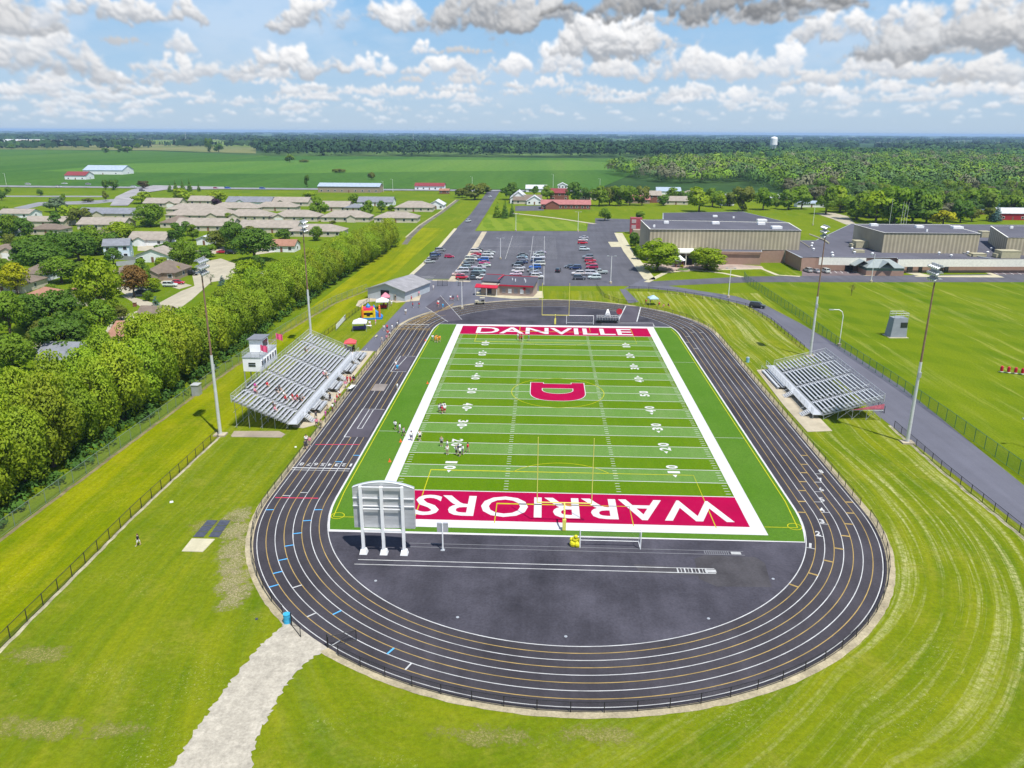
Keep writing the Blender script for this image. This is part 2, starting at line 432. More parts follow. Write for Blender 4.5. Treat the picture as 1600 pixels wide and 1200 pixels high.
sheet('frontage_road', P((-60, 305.5), (170, 306), (170, 308), (-60, 307.5)), .05, MATS['old_asphalt'])
sheet('frontage_road', P((20, 325), (60, 316), (140, 314), (215, 308), (218, 311), (150, 318.5), (66, 321), (40, 327)), .06, MATS['old_asphalt'])
vill = asphalt_mat('village_concrete', (.38, .34, .255), .12, .08, scale=.2)
sheet('village_street', P((150, 530), (183, 496), (240, 478), (283, 455), (304, 447), (300, 428), (318, 409), (345, 404), (368, 412), (372, 425), (360, 436), (330, 441), (300, 468), (270, 490), (235, 525), (215, 560), (170, 560)), .04, vill)
for q in (((190, 462), (200, 462), (245, 475), (225, 482)), ((245, 442), (262, 436), (300, 446), (280, 452)), ((215, 383), (290, 383), (300, 392), (215, 392)), ((305, 392), (350, 386), (352, 392), (318, 402)), ((0, 398), (40, 396), (44, 402), (0, 410)), ((50, 535), (66, 527), (72, 560), (58, 565)), ((125, 549), (165, 545), (175, 553), (125, 553)), ((258, 488), (280, 488), (275, 497), (255, 497)), ((175, 446), (212, 448), (230, 463), (200, 463)), ((395, 388), (425, 386), (430, 394), (400, 398)), ((270, 384), (300, 384), (290, 378), (262, 378))):
    sheet('driveway', P(*q), .044, vill)
# kerbs and pavements
mb = M(); mb.line(P((757, 362), (733, 402), (705, 440)), 2.6, .05); struct(mb.build('pavement', concrete))
mb = M(); mb.line(P((712, 357), (688, 385), (662, 412), (642, 430)), 1.6, .05); struct(mb.build('pavement', conc_pale))
mb = M(); mb.line(P((676, 438), (712, 439), (735, 440)), 2.2, .052); struct(mb.build('pavement', concrete))
mb = M(); mb.line(P((966, 364), (981, 392), (1016, 437)), 4.2, .05); struct(mb.build('pavement', conc_pale))
mb = M(); mb.sheet(P((950, 378), (980, 378), (985, 386), (955, 386)), .056); struct(mb.build('pavement', conc_pale))
mb = M(); mb.line(P((1010, 441), (1040, 426), (1085, 422), (1130, 427), (1160, 433)), 2.0, .05); struct(mb.build('pavement', conc_pale))
sheet('courtyard', P((1003, 412), (1060, 406), (1190, 416), (1195, 421), (1110, 420), (1050, 425), (1018, 421)), .048, asphalt_mat('courtyard_paving', (.36, .28, .23)))
mb = M(); mb.line(P((1120, 421.5), (1190, 420), (1215, 430), (1250, 432)), 1.8, .053); struct(mb.build('pavement', conc_pale))
mb = M(); mb.line(P((800, 333), (870, 341), (930, 350)), 3, .05); struct(mb.build('pavement', vill))
mb = M(); mb.line(P((1420, 425), (1445, 431)), 5, .055); mb.line(P((1340, 424), (1360, 431)), 4, .055); mb.line(P((1540, 425), (1560, 432), (1430, 432)), 2, .057)
struct(mb.build('pavement', conc_pale))
sheet('gravel_drive', P((1272, 333), (1300, 332), (1325, 338), (1338, 351), (1322, 351), (1300, 342)), .05, vill)
sheet('church_parking', P((805, 322), (850, 321), (850, 329), (805, 330)), .06, asphalt)
# parking stall lines
mb = M()
for y0, y1, x0, n in ((225, 300, -18.8, 1), (170, 300, -3, 1), (225, 300, -8.6, 1)): mb.line([(x0, y0), (x0, y1)], .14, .06)
mb.line([(-32, 262), (-2, 262)], .16, .06)
for y in np.arange(228, 300, 2.9): mb.line([(-24, y), (-13.5, y)], .12, .06)
for y in np.arange(228, 300, 2.9): mb.line([(-8.2, y), (2.4, y)], .12, .06)
for i in range(9):
    y = 158+i*3.0; mb.line([(-46.6+.02*i, y), (-41.8, y+2.2)], .28, .06)
for i in range(9): mb.line(P((1283+i*9, 421), (1290+i*9, 427)), .3, .06)
for i in range(7): mb.line(P((1550+i*12, 424.5), (1560+i*12, 429)), .3, .06)
struct(mb.build('parking_lines', marking))
# gravel track by the gate
def ragged(pts, step=1.0, amp=.28):
    out = []
    for i in range(len(pts)):
        a, c_ = Vector(pts[i]), Vector(pts[(i+1) % len(pts)]); L = (c_-a).length; k = max(1, int(L/step))
        for j in range(k): 
            q = a.lerp(c_, j/k); out.append((q.x+rnd.uniform(-amp, amp), q.y+rnd.uniform(-amp, amp), 0))
    return out
gravel = asphalt_mat('gravel', (.375, .34, .275), .2, .26, scale=.9)
sheet('gravel_path', ragged(P((462, 962), (490, 985), (514, 1001), (512, 1012), (480, 1034), (450, 1068), (430, 1100), (412, 1135), (398, 1165), (392, 1200), (420, 1230), (240, 1230), (282, 1180), (300, 1150), (330, 1105), (380, 1040), (410, 1005), (435, 983)), .3, .22), .0435, gravel)
sheet('footpath', P((968, 452), (978, 452), (998, 472), (982, 474)), .044, asphalt_road)

# ------------------------------------------------------------------ stadium ground
Y0, Y1 = 6.06, 103.66
def stadium(r, n=64, xc=0.):
    o = []
    for i in range(n+1):
        t = math.pi*i/n; o.append((xc+r*math.cos(t), Y1+r*math.sin(t)))
    for i in range(n+1):
        t = math.pi+math.pi*i/n; o.append((xc+r*math.cos(t), Y0+r*math.sin(t)))
    return o
R0, LW = 31.95, 1.095
RL = [R0+LW*k for k in range(9)]
mb = M(); q_ = stadium(41.55, 150); mb.line([(x+rnd.uniform(-.07, .07), y+rnd.uniform(-.07, .07)) for x, y in q_], 1.05, .040, True); struct(mb.build('track_shoulder', asphalt_mat('shoulder_sand', (.34, .29, .19), .25, .35, scale=.5)))
mb = M(); mb.line(stadium((R0+41.15)/2), 41.15-R0, .046, True); struct(mb.build('running_track', track_m))
struct(M().sheet(stadium(R0), .050).build('infield_surface', dzone_m))
wl, gl = M(), M()
for k, r in enumerate(RL): (wl if k % 2 == 0 else gl).line(stadium(r, 96), .10 if k else .12, .056, True)
def radial(p):
    x, y = p[0], p[1]; yc = min(max(y, Y0), Y1)
    d = Vector((x, y-yc)); return yc, d.normalized(), d.length
def tick(px, py, mb, w=.16, lanes=1):
    yc, d, r = radial(U(px, py)); k = math.floor((r-R0)/LW)
    a, c_ = R0+LW*k, R0+LW*(k+lanes)
    mb.line([(d.x*a, yc+d.y*a), (d.x*c_, yc+d.y*c_)], w, .060)
for p in ((1252, 712), (1252, 726), (1252, 739), (1251, 753), (1251, 767), (1251, 784), (1251, 801), (1322, 785), (1323, 802), (1322, 819), (1317, 837.5), (1309, 857.5), (1293, 877), (1270, 897.5), (1240, 915.5)): tick(*p, gl, .28)
bl = M()
for p in ((422, 797), (452, 853), (442, 875), (434, 895), (428, 916), (479, 814), (463, 834), (494, 797), (526, 958), (609, 1019), (560, 712), (530, 722)): tick(*p, bl, .2)
for p in ((481, 964), (464, 917), (525, 1005), (640, 1040), (1080, 506), (1081, 513), (1080, 519.5), (1076, 526), (1072, 535), (1063, 512), (1097, 520), (1095, 530), (1088, 545), (450, 775), (470, 770)): tick(*p, wl, .18)
wl.line([(-41.2, 16.0), (-32.3, 16.0)], .3, .060); wl.line([(-41.2, 15.2), (-32.3, 15.2)], .12, .060)
wl.line([(-36.4, 29), (-36.4, 43), (-32.3, 43)], .16, .062); wl.line([(-35.7, 67), (-35.7, 79.2), (-32.3, 79.2)], .16, .062)
wl.line([(-36.4, 29), (-35.4, 29)], .16, .062); wl.line([(-35.7, 67), (-32.3, 67)], .16, .062)
wl.line([(-35.1, 33), (-35.1, 42.7)], .14, .062); wl.line([(-34.3, 33), (-34.3, 42.7)], .14, .062); wl.line([(-35.1, 33), (-34.3, 33)], .14, .062)
wl.line([(-35.0, 68.5), (-34.2, 78.5)], .14, .062)
gl.line([(-41.2, 105.4), (-32.4, 105.4)], .35, .060); gl.line([(-41.2, 104.2), (-32.4, 104.2)], .2, .060)
for k in range(7): gl.line([(-41.2+k*.9, 107), (-36+k*.5, 122+k), (-30, 131+k*1.2)], .14, .0605)
for k in range(4): gl.line([(-41+k, 107+k*4), (-33.5+k, 108+k*4.5)], .14, .061)
wl.line(P((665, 480), (700, 503)), .13, .062); wl.line(P((688, 462), (722, 500)), .12, .062)
wl.line(P((978, 478), (965, 503)), .3, .062); wl.line(P((1001, 480), (995, 503)), .3, .062); wl.line(P((1001, 480), (1040, 487), (1080, 500)), .3, .0625)
wl.line(P((940, 505), (1020, 505), (1022, 510)), .25, .062)
rl_ = M(); rl_.line(P((493, 695), (562, 695)), .2, .060); rl_.line(P((430, 778), (497, 779)), .22, .060)
# pole-vault runways on the near D
wl.line([(-25.0, -10.35), (17.6, -10.35)], .13, .062); wl.line([(-25.2, -11.4), (17.6, -11.4)], .13, .062)
gr = M(); gr.line([(-19.5, -6.1), (22, -6.1)], .09, .062); gr.line([(-19.5, -7.0), (22, -7.0)], .09, .062)
for i in range(9): wl.line([(13.2+i*.42, -10.4), (13.2+i*.42, -11.35)], .08 if i % 2 else .16, .063)
for i in range(12): gr.line([(17.2+i*.26, -6.15), (17.2+i*.26, -6.95)], .09, .063)
wl.rect(16.4, -11.2, 17.7, -10.55, .065); wl.rect(20.4, -6.85, 21.6, -6.25, .065)
# lane numerals
for k, (px, py) in enumerate(((1266, 853), (1278, 834), (1284, 815), (1284, 797), (1284, 781), (1283, 765), (1282, 750), (1282.5, 737))):
    q = U(px, py); yc, d, r = radial(q); tick(px, py+4, wl, .12)
    struct(text_mesh(str(k+1), 'lane_number', marking, q.x, q.y, .62 if k else .3, 1.25, math.atan2(d.y, d.x), .064, .03))
for k in range(8):
    struct(text_mesh(str(k+1), 'lane_number', marking, -(R0+LW*(k+.5)), 17.4, .62 if k else .3, 1.1, math.pi, .064, .02))
struct(wl.build('lane_lines', marking)); struct(gl.build('gold_lane_lines', mark_gold)); struct(bl.build('relay_marks', blue_mark))
struct(rl_.build('red_start_lines', red_mark)); struct(gr.build('faint_runway_lines', flat('faint_line', (.2, .2, .21), .8)))
sheet('vault_pad', [(-36.3, 29), (-32.35, 29), (-32.35, 42.9), (-36.3, 42.9)], .0585, pad_m)
sheet('jump_pad', [(-35.6, 67.1), (-32.35, 67.1), (-32.35, 79.1), (-35.6, 79.1)], .0585, pad_m)
sheet('worn_patch', [(-37.2, 53.8), (-34.6, 53.8), (-34.6, 58.2), (-37.2, 58.2)], .0575, asphalt_mat('worn_rubber', (.22, .19, .17)))
sheet('crossing_mat', P((665, 480), (700, 503), (722, 500), (690, 462)), .059, pad_m)
sheet('crossing_mat', P((978, 478), (999, 479), (994, 503), (966, 503)), .059, pad_m)
sheet('repair_patch', P((1085, 874), (1100, 868), (1180, 871), (1195, 880), (1206, 918), (1120, 917), (1092, 905)), .0535, patch_m)
sheet('repair_patch', P((990, 882), (1100, 890), (1095, 900), (1000, 895)), .0525, patch_m)
sheet('start_apron', P((940, 503), (1020, 504), (1024, 510), (940, 508)), .0555, pad_m)

# turf
turf_side = ground_mat('turf_side', (.062, .152, .010), (.088, .176, .022), None, s1=.03, s2=2)
turf_light = ground_mat('turf_light', (.100, .205, .034), (.135, .225, .060), None, rot=R(90), stretch=5, s1=.12, s2=2)
turf_dark = ground_mat('turf_dark', (.078, .162, .003), (.102, .178, .006), None, rot=R(90), stretch=5, s1=.12, s2=2)
def arc_x(y, r=31.8):
    dy = Y0-y if y < Y0 else (y-Y1 if y > Y1 else 0)
    return math.sqrt(r*r-dy*dy)
ys = [-3.4, -1, 1, 3, 5, Y0, Y1, 106, 108, 110, 111.2]
sheet('artificial_turf', [(arc_x(y), y) for y in ys]+[(-arc_x(y), y) for y in reversed(ys)], .070, turf_side)
HW, FT = 24.384, 4.572
GL0, GL1 = 9.144, 100.584
a_, b_ = M(), M()
for k in range(20):
    kk = k if k < 10 else 19-k
    (b_ if kk % 2 == 0 else a_).rect(-HW, GL0+k*FT, HW, GL0+(k+1)*FT, .0745)
struct(a_.build('light_turf_bands', turf_light)); struct(b_.build('dark_turf_bands', turf_dark))
mb = M(); mb.rect(-HW, 0.25, HW, GL0, .0745); mb.rect(-HW, GL1, HW, 109.48, .0745); struct(mb.build('end_zones', crimson))
mb = M()
mb.rect(-HW-1.83, -1.83, -HW, 111.0, .0785); mb.rect(HW, -1.83, HW+1.83, 111.0, .0785)
mb.rect(-HW, -1.83, HW, .25, .0785); mb.rect(-HW, 109.48, HW, 111.0, .0785)
for k in range(21): mb.rect(-HW, GL0+k*FT-(.07 if k % 20 else .1), HW, GL0+k*FT+(.07 if k % 20 else .1), .0785)
for k in range(1, 100):
    y = GL0+k*.9144
    if k % 5 == 0: continue
    for x in (-8.13, 8.13): mb.rect(x-.33, y-.055, x+.33, y+.055, .0785)
    for s in (-1, 1):
        x = s*(HW-.65); mb.rect(x-.36, y-.05, x+.36, y+.05, .0785)
ol = [(x, -3.5) for x in (-30.7, 30.7)]
edge = [(arc_x(y), y) for y in ys]+[(-arc_x(y), y) for y in reversed(ys)]
mb.line(edge, .2, .0790, True)
for s in (-1, 1):
    for y in (GL0+5*FT, GL0+15*FT): mb.rect(min(s*26.3, s*31.2), y-.04, max(s*26.3, s*31.2), y+.04, .0785)
struct(mb.build('yard_lines', turf_white))
mb = M()                                  # soccer lines
def arc(cx, cy, r, a0, a1, n=40): return [(cx+r*math.cos(R(a0+(a1-a0)*i/n)), cy+r*math.sin(R(a0+(a1-a0)*i/n))) for i in range(n+1)]
mb.line(arc(0, 54.86, 9.15, 0, 360, 64), .12, .0830)
mb.line([(-30.8, .4), (-31.2, 8), (-31.2, 102), (-30.8, 109)], .13, .083); mb.line([(30.6, .4), (31.2, 8), (31.2, 102), (30.6, 109)], .13, .083)
mb.line([(-30.8, .4), (-26.3, .4)], .13, .083); mb.line([(30.6, .4), (26.3, .4)], .13, .083)
for s, y in ((1, -.3), (-1, 110.0)):
    mb.line([(-19.9, y), (-19.9, y+s*16.6), (19.9, y+s*16.6), (19.9, y)], .13, .083)
    mb.line([(-9.15, y), (-9.15, y+s*5.7), (9.15, y+s*5.7), (9.15, y)], .13, .0835)
    q = [(p[0], y+s*(11+p[1])) for p in arc(0, 0, 9.15, 37.5, 142.5)]; mb.line(q, .12, .083)
for s in (-1, 1): mb.line(arc(s*30.3, .7, .9, 0, 360, 12), .12, .0835)
struct(mb.build('soccer_lines', mark_yel))
# yard numerals and arrows
for k in range(1, 10):
    y = GL0+k*2*FT; s = str(min(k, 10-k)*10)
    for side in (-1, 1):
        ang = -math.pi/2 if side < 0 else math.pi/2
        for j, ch in enumerate(s):
            off = (-.98 if j == 0 else .98)
            yy = y+(-off if side < 0 else off)
            struct(text_mesh(ch, 'yard_numeral', turf_white, side*17.1, yy, .75 if ch == '1' else 1.25, 1.85, ang, .0835, .03))
        if k != 5:
            g_ = -1 if k < 5 else 1
            tx = side*17.1; ty = y+g_*2.0
            struct(M().sheet([(tx-.35, ty), (tx+.35, ty), (tx, ty+g_*.9)], .0835).build('yard_arrow', turf_white))
struct(text_mesh('WARRIORS', 'end_zone_lettering', turf_white, 1.1, 4.55, 43.2, 6.2, math.pi, .0835, .012))
struct(text_mesh('DANVILLE', 'end_zone_lettering', turf_white, -.25, 105.1, 40.2, 6.6, 0, .0835, .012))
# the letter D at midfield, lying on its side
def dshape(g):
    o = [(-5.4-g, 61+g), (-5.4-g, 55.2)]
    for i in range(1, 24):
        t = math.pi+math.pi*i/24; cx = 5.4+g
        o.append((cx*math.copysign(abs(math.cos(t))**.75, math.cos(t)), 54.6+(5.0+g)*math.copysign(abs(math.sin(t))**.85, math.sin(t))))
    o += [(5.4+g, 55.2), (5.4+g, 61+g), (2.9-g, 61+g), (2.9-g, 60.2+g), (-2.9+g, 60.2+g), (-2.9+g, 61+g)]
    return o
struct(M().sheet(dshape(.14), .0842).build('midfield_letter_edge', turf_white))
struct(M().sheet(dshape(0), .0882).build('midfield_letter', crimson))
def hole(g):
    return [(-3.0-g, 57.1+g)]+[((3.0+g)*math.cos(math.pi+math.pi*i/16), 56.1+(2.1+g)*math.sin(math.pi+math.pi*i/16)) for i in range(17)]+[(3.0+g, 57.1+g)]
struct(M().sheet(hole(.14), .0922).build('midfield_letter_edge', turf_white))
struct(M().sheet(hole(0), .0962).build('midfield_letter_hole', turf_light))
# concrete round the stands, throwing circle, apron
def slab(name, poly, h=.10, mat=None):
    o = M().prism([(p[0], p[1]) for p in poly], 0, h).build(name, mat or concrete); return struct(o)
slab('concourse', [(-46.6, 33.2), (-44.6, 32.6), (-42.7, 34.5), (-42.7, 83), (-47, 83), (-47, 70), (-46.6, 70)])
slab('concourse', [(42.9, 35.6), (47.4, 36.3), (47.2, 74), (43.6, 72.6), (42.8, 50)])
slab('concrete_apron', [tuple(U(*p)[:2]) for p in ((361, 681), (366, 674), (436, 674), (446, 679), (440, 684), (362, 683))], .08, asphalt_mat('brown_concrete', (.30, .25, .19)))
sheet('plaza_pavement', P((745, 456), (848, 455), (849, 466), (800, 467), (744, 462)), .060, conc_pale)
sheet('barn_apron', P((560, 470), (575, 466), (660, 455), (655, 470), (620, 473), (600, 470), (575, 472), (563, 480), (556, 478)), .045, concrete)

# ditch beside the main road, dirt along the fence feet
dirt = asphalt_mat('fence_dirt', (.18, .155, .08), .35, .35, scale=.6); dirt2 = asphalt_mat('fence_dirt_pale', (.34, .31, .20), .35, .35, scale=.6)
mb = M(); mb.line(P((716, 312), (690, 332), (660, 352), (640, 371), (632, 382)), 2.6, .036); struct(mb.build('ditch', asphalt_mat('ditch_gravel', (.14, .13, .10), .3, .3)))
mb = M(); mb.line(P((713, 312), (686, 332), (655, 352), (634, 371)), .9, .040); struct(mb.build('ditch', dirt2))
def dirt_line(pts, w, mat):
    out = []
    for a, c_ in zip(pts[:-1], pts[1:]):
        a, c_ = Vector(a), Vector(c_); k = max(1, int((c_-a).length/1.3))
        for j in range(k): q = a.lerp(c_, j/k); out.append((q.x+rnd.uniform(-.12, .12), q.y))
    struct(M().line(out, w, .030).build('dirt_strip', mat))
dirt_line([(-71.2, -36), (-70.6, 60), (-69.1, 100), (-65.6, 135), (-59.6, 158)], .6, dirt)
dirt_line([(-56.2, -36), (-57.4, 0), (-57.3, 30)], .45, dirt2)
dirt_line([(59.7, -40), (58.8, 0), (58.3, 20), (58.5, 41)], .55, dirt2)
dirt_line([(60.9, -40), (60.9, 40)], .4, dirt); dirt_line([(67.9, -40), (67.9, 5)], .5, dirt2)
# ------------------------------------------------------------------ foliage
def leaf_material(name, transl=.38):
    m, t, b, pos = newmat(name, .65, spec=.2)
    oi = t.n('ShaderNodeObjectInfo')
    f = t.ramp(t.noise(pos, .55, 4, .65), .3, .7, .75, 1.22)
    f = t.math('MULTIPLY', f, t.ramp(t.noise(pos, 3.0, 2, .6), .3, .7, .75, 1.25))
    c = t.vm('SCALE', oi.outputs['Color']); t.put(c.node.inputs[3], f)
    warm = t.mix(t.ramp(t.noise(pos, .25, 3), .45, .65, 0, .2), c, t.vm('MULTIPLY', c, (1.45, 1.12, .7)))
    t.put(b.inputs['Base Color'], warm)
    tr = t.n('ShaderNodeBsdfTranslucent'); t.put(tr.inputs[0], t.vm('MULTIPLY', warm, (1.1, 1.25, .6)))
    mx = t.n('ShaderNodeMixShader'); mx.inputs[0].default_value = transl
    t.put(mx.inputs[1], b.outputs[0]); t.put(mx.inputs[2], tr.outputs[0])
    t.put(m.node_tree.nodes['Material Output'].inputs[0], mx.outputs[0])
    return m
leafm = leaf_material('leaves'); needlem = leaf_material('needles', .1)
bark = flat('bark', (.11, .085, .06), .9, var=.3, scale=3)

def leaf_mesh(name, blobs, n, size, seed, mat, jit=.55, droop=0., up=.25):
    rs_ = np.random.RandomState(seed)
    C_ = np.array([b_[0] for b_ in blobs]); Rr = np.array([b_[1] for b_ in blobs])
    w = (Rr.prod(1)**(2/3.)); w /= w.sum()
    idx = rs_.choice(len(blobs), n, p=w)
    d = rs_.normal(size=(n, 3)); d[:, 2] += up; d /= np.linalg.norm(d, axis=1)[:, None]
    rad = rs_.uniform(.72, 1.08, n)**.8
    p = C_[idx]+d*Rr[idx]*rad[:, None]; p[:, 2] = np.maximum(p[:, 2], .25)
    nn = d+rs_.normal(size=(n, 3))*jit; nn /= np.linalg.norm(nn, axis=1)[:, None]
    a = np.cross(nn, rs_.normal(size=(n, 3))); a /= np.linalg.norm(a, axis=1)[:, None]
    b_ = np.cross(nn, a); s_ = size*rs_.uniform(.6, 1.25, n)[:, None]
    v = np.empty((n, 4, 3)); v[:, 0] = p-a*s_; v[:, 3] = p+b_*s_*.62; v[:, 2] = p+a*s_; v[:, 1] = p-b_*s_*.62
    v[:, 2, 2] -= droop*s_[:, 0]
    me = bpy.data.meshes.new(name); me.vertices.add(4*n); me.vertices.foreach_set('co', v.ravel())
    me.loops.add(4*n); me.loops.foreach_set('vertex_index', np.arange(4*n, dtype=np.int32))
    me.polygons.add(n); me.polygons.foreach_set('loop_start', np.arange(0, 4*n, 4, dtype=np.int32))
    me.update(calc_edges=True); me.materials.append(mat)
    c0 = (C_*Rr.prod(1)[:, None]).sum(0)/Rr.prod(1).sum(); o_ = p-c0; o_ /= np.linalg.norm(o_, axis=1)[:, None]
    sn = d*.55+o_*.5+nn*.35+np.array([0, 0, .25]); sn /= np.linalg.norm(sn, axis=1)[:, None]
    me.polygons.foreach_set('use_smooth', np.ones(n, dtype=bool)); me.normals_split_custom_set_from_vertices(np.repeat(sn, 4, 0))
    return me

def blobs_in(seed, n, rx, rz, zc, r0, r1, top=1., squash=.8):
    rr = random.Random(seed); out = []
    for i in range(n):
        for _ in range(40):
            d = Vector((rr.gauss(0, 1), rr.gauss(0, 1), rr.gauss(.15, 1))).normalized(); k = rr.uniform(.45, 1)**.6
            p = Vector((d.x*rx*k, d.y*rx*k, zc+d.z*rz*k))
            if d.z < -.55 and rr.random() < .7: continue
            f = 1-(max(0, (p.z-zc)/rz))*(1-top)
            p.x *= f; p.y *= f; break
        r = rr.uniform(r0, r1); out.append(((p.x, p.y, p.z), (r, r, r*squash)))
    return out
def trunk_mesh(name, h, r, spread, top, seed, nl=6):
    rr = random.Random(seed); mb = M(); mb.tube((0, 0, -.05), (0, 0, .5), r*1.5, r*1.05, 8); mb.tube((0, 0, .5), (0, 0, h), r*1.05, r*.7, 8)
    for i in range(nl):
        a = i*2*math.pi/nl+rr.uniform(-.3, .3); z0 = h*rr.uniform(.75, 1)
        mid = (math.cos(a)*spread*.35, math.sin(a)*spread*.35, z0+(top-z0)*.4); end = (math.cos(a)*spread, math.sin(a)*spread, z0+(top-z0)*rr.uniform(.65, .95))
        mb.tube((0, 0, z0), mid, r*.5, r*.32, 6); mb.tube(mid, end, r*.32, r*.1, 5)
    mb.tube((0, 0, h), (rr.uniform(-.2, .2), 0, top*.92), r*.6, r*.12, 6)
    return mb.mesh(name, bark)
# unit templates, all 10 m tall, scaled per tree
TT = {'round': [], 'plume': [], 'oval': [], 'cone': [], 'shrub': [], 'far': [], 'sparse': []}
for s_ in range(3):
    bl_ = blobs_in(s_, 46, 3.3, 4.2, 5.3, 1.0, 1.6, .85)
    TT['round'].append((leaf_mesh('crown', bl_, 4200, .30, s_, leafm), trunk_mesh('trunk', 2.4, .28, 2.2, 8, s_)))
for s_ in range(4):
    bl_ = blobs_in(20+s_, 44, 3.0, 4.2, 5.0, 1.0, 1.75, .8, 1.1)+blobs_in(60+s_, 14, 2.9, 1.3, 1.9, .7, 1.1)
    TT['plume'].append((leaf_mesh('crown', bl_, 9500, .21, 20+s_, leafm, .7, .35, .35), trunk_mesh('trunk', 1.6, .26, 2.0, 8.5, 20+s_, 7)))
for s_ in range(2):
    bl_ = blobs_in(30+s_, 34, 1.9, 4.2, 5.5, .8, 1.2, .55)
    TT['oval'].append((leaf_mesh('crown', bl_, 3000, .28, 30+s_, leafm), trunk_mesh('trunk', 1.6, .2, 1.2, 8, 30+s_)))
for s_ in range(2):
    bl_ = []; rr = random.Random(s_)
    for k in range(13):
        z = .8+k*.72; rad = 2.3*(1-k/13.5)
        for j in range(max(2, int(9*(1-k/14)))):
            a = rr.uniform(0, 6.28); bl_.append(((math.cos(a)*rad*.62, math.sin(a)*rad*.62, z), (rad*.42+.12, rad*.42+.12, .35)))
    TT['cone'].append((leaf_mesh('crown', bl_, 2600, .24, 40+s_, needlem, .5, .3), trunk_mesh('trunk', 2.0, .2, .3, 9.4, 40+s_, 2)))
for s_ in range(2):
    bl_ = blobs_in(50+s_, 16, 4.0, 4.0, 5.2, 2.0, 3.0)
    TT['shrub'].append((leaf_mesh('crown', bl_, 1500, .75, 50+s_, leafm), trunk_mesh('trunk', 1.5, .3, 2, 7, 50+s_, 3)))
for s_ in range(4):
    bl_ = blobs_in(70+s_, 18, 3.4, 4.0, 5.3, 1.3, 2.2)
    TT['far'].append((leaf_mesh('crown', bl_, 900, .62, 70+s_, leafm, .45), trunk_mesh('trunk', 3.0, .3, 1.8, 7, 70+s_, 3)))
for s_ in range(1):
    bl_ = blobs_in(80, 14, 2.6, 3.6, 6.0, .6, .9)
    TT['sparse'].append((leaf_mesh('crown', bl_, 330, .2, 80, leafm), trunk_mesh('trunk', 3, .2, 2.4, 9, 80, 9)))
WN = {'round': 8.6, 'plume': 8.2, 'oval': 5.4, 'cone': 4.6, 'shrub': 12., 'far': 9.6, 'sparse': 6.5}
NAME = {'round': 'shade_tree', 'plume': 'leafy_tree', 'oval': 'columnar_tree', 'cone': 'conifer', 'shrub': 'shrub', 'far': 'woodland_tree', 'sparse': 'young_tree'}
HOFF = {'round': 10.9, 'plume': 10.3, 'oval': 10.6, 'cone': 9.9, 'shrub': 11.2, 'far': 11.2, 'sparse': 10.2}
def tree(kind, loc, h, w, color, label, cat='tree', group=None, seed=None):
    tt = TT[kind]; cr, tk = tt[rnd.randrange(len(tt))]
    root = thing(NAME[kind], label, cat, (loc[0], loc[1], loc[2] if len(loc) > 2 else 0), rnd.uniform(0, 6.28), group)
    sxy, sz = w/WN[kind], h/HOFF[kind]
    for nm, me in (('crown', cr), ('trunk', tk)):
        o = bpy.data.objects.new(nm, me); COL.objects.link(o); o.parent = root; o.scale = (sxy, sxy, sz)
        o.color = (*[c_*rnd.uniform(.97, 1.03) for c_ in color], 1) if nm == 'crown' else (1, 1, 1, 1)
    return root
def tree_px(kind, cx, ybot, ytop, wpx, color, label, cat='tree', group=None, hmin=0):
    b_ = U(cx, ybot); d = depth(b_); h = height_at(b_, ytop)
    if kind in ('round', 'far', 'oval'): wpx *= 1.22; h *= 1.04
    return tree(kind, b_, max(h, hmin), wpx*d/FOC, color, label, cat, group)

G_MID, G_DARK, G_LIME, G_YEL, G_BELT = (.155, .255, .016), (.100, .195, .020), (.24, .34, .010), (.38, .37, .005), (.27, .37, .020)
G_RUST, G_BLUE, G_GREY, G_PURP, G_OLIVE = (.22, .13, .035), (.08, .16, .14), (.13, .19, .10), (.07, .04, .07), (.15, .18, .025)
HPX = [(22, 341), (68, 354), (72, 367), (165, 341), (157, 359), (162, 374), (205, 340), (6, 403), (3, 371), (230, 384), (184, 405), (239, 410), (251, 438), (188, 440), (118, 478), (60, 478), (4, 458), (52, 440), (212, 545), (238, 511), (125, 581), (185, 580), (252, 324), (313, 320), (298, 334), (312, 344), (318, 361), (388, 322), (364, 332), (384, 345), (418, 364), (273, 356), (319, 383), (449, 322), (430, 330), (460, 346), (492, 370), (518, 330), (586, 322), (552, 331), (539, 347), (646, 331), (681, 327), (618, 348), (440, 394), (404, 446), (810, 318), (824, 319), (835, 320), (838, 300), (874, 313), (879, 300), (921, 312), (960, 311), (998, 318), (1018, 317), (1045, 304), (1056, 320), (1078, 308), (1137, 321), (1216, 315), (1268, 301), (1268, 324), (1490, 303), (1503, 305), (1590, 293), (1528, 335), (1582, 344), (118, 281), (161, 273), (30, 224), (80, 226), (545, 301), (671, 297), (694, 303)]   # house positions, kept clear of garden trees
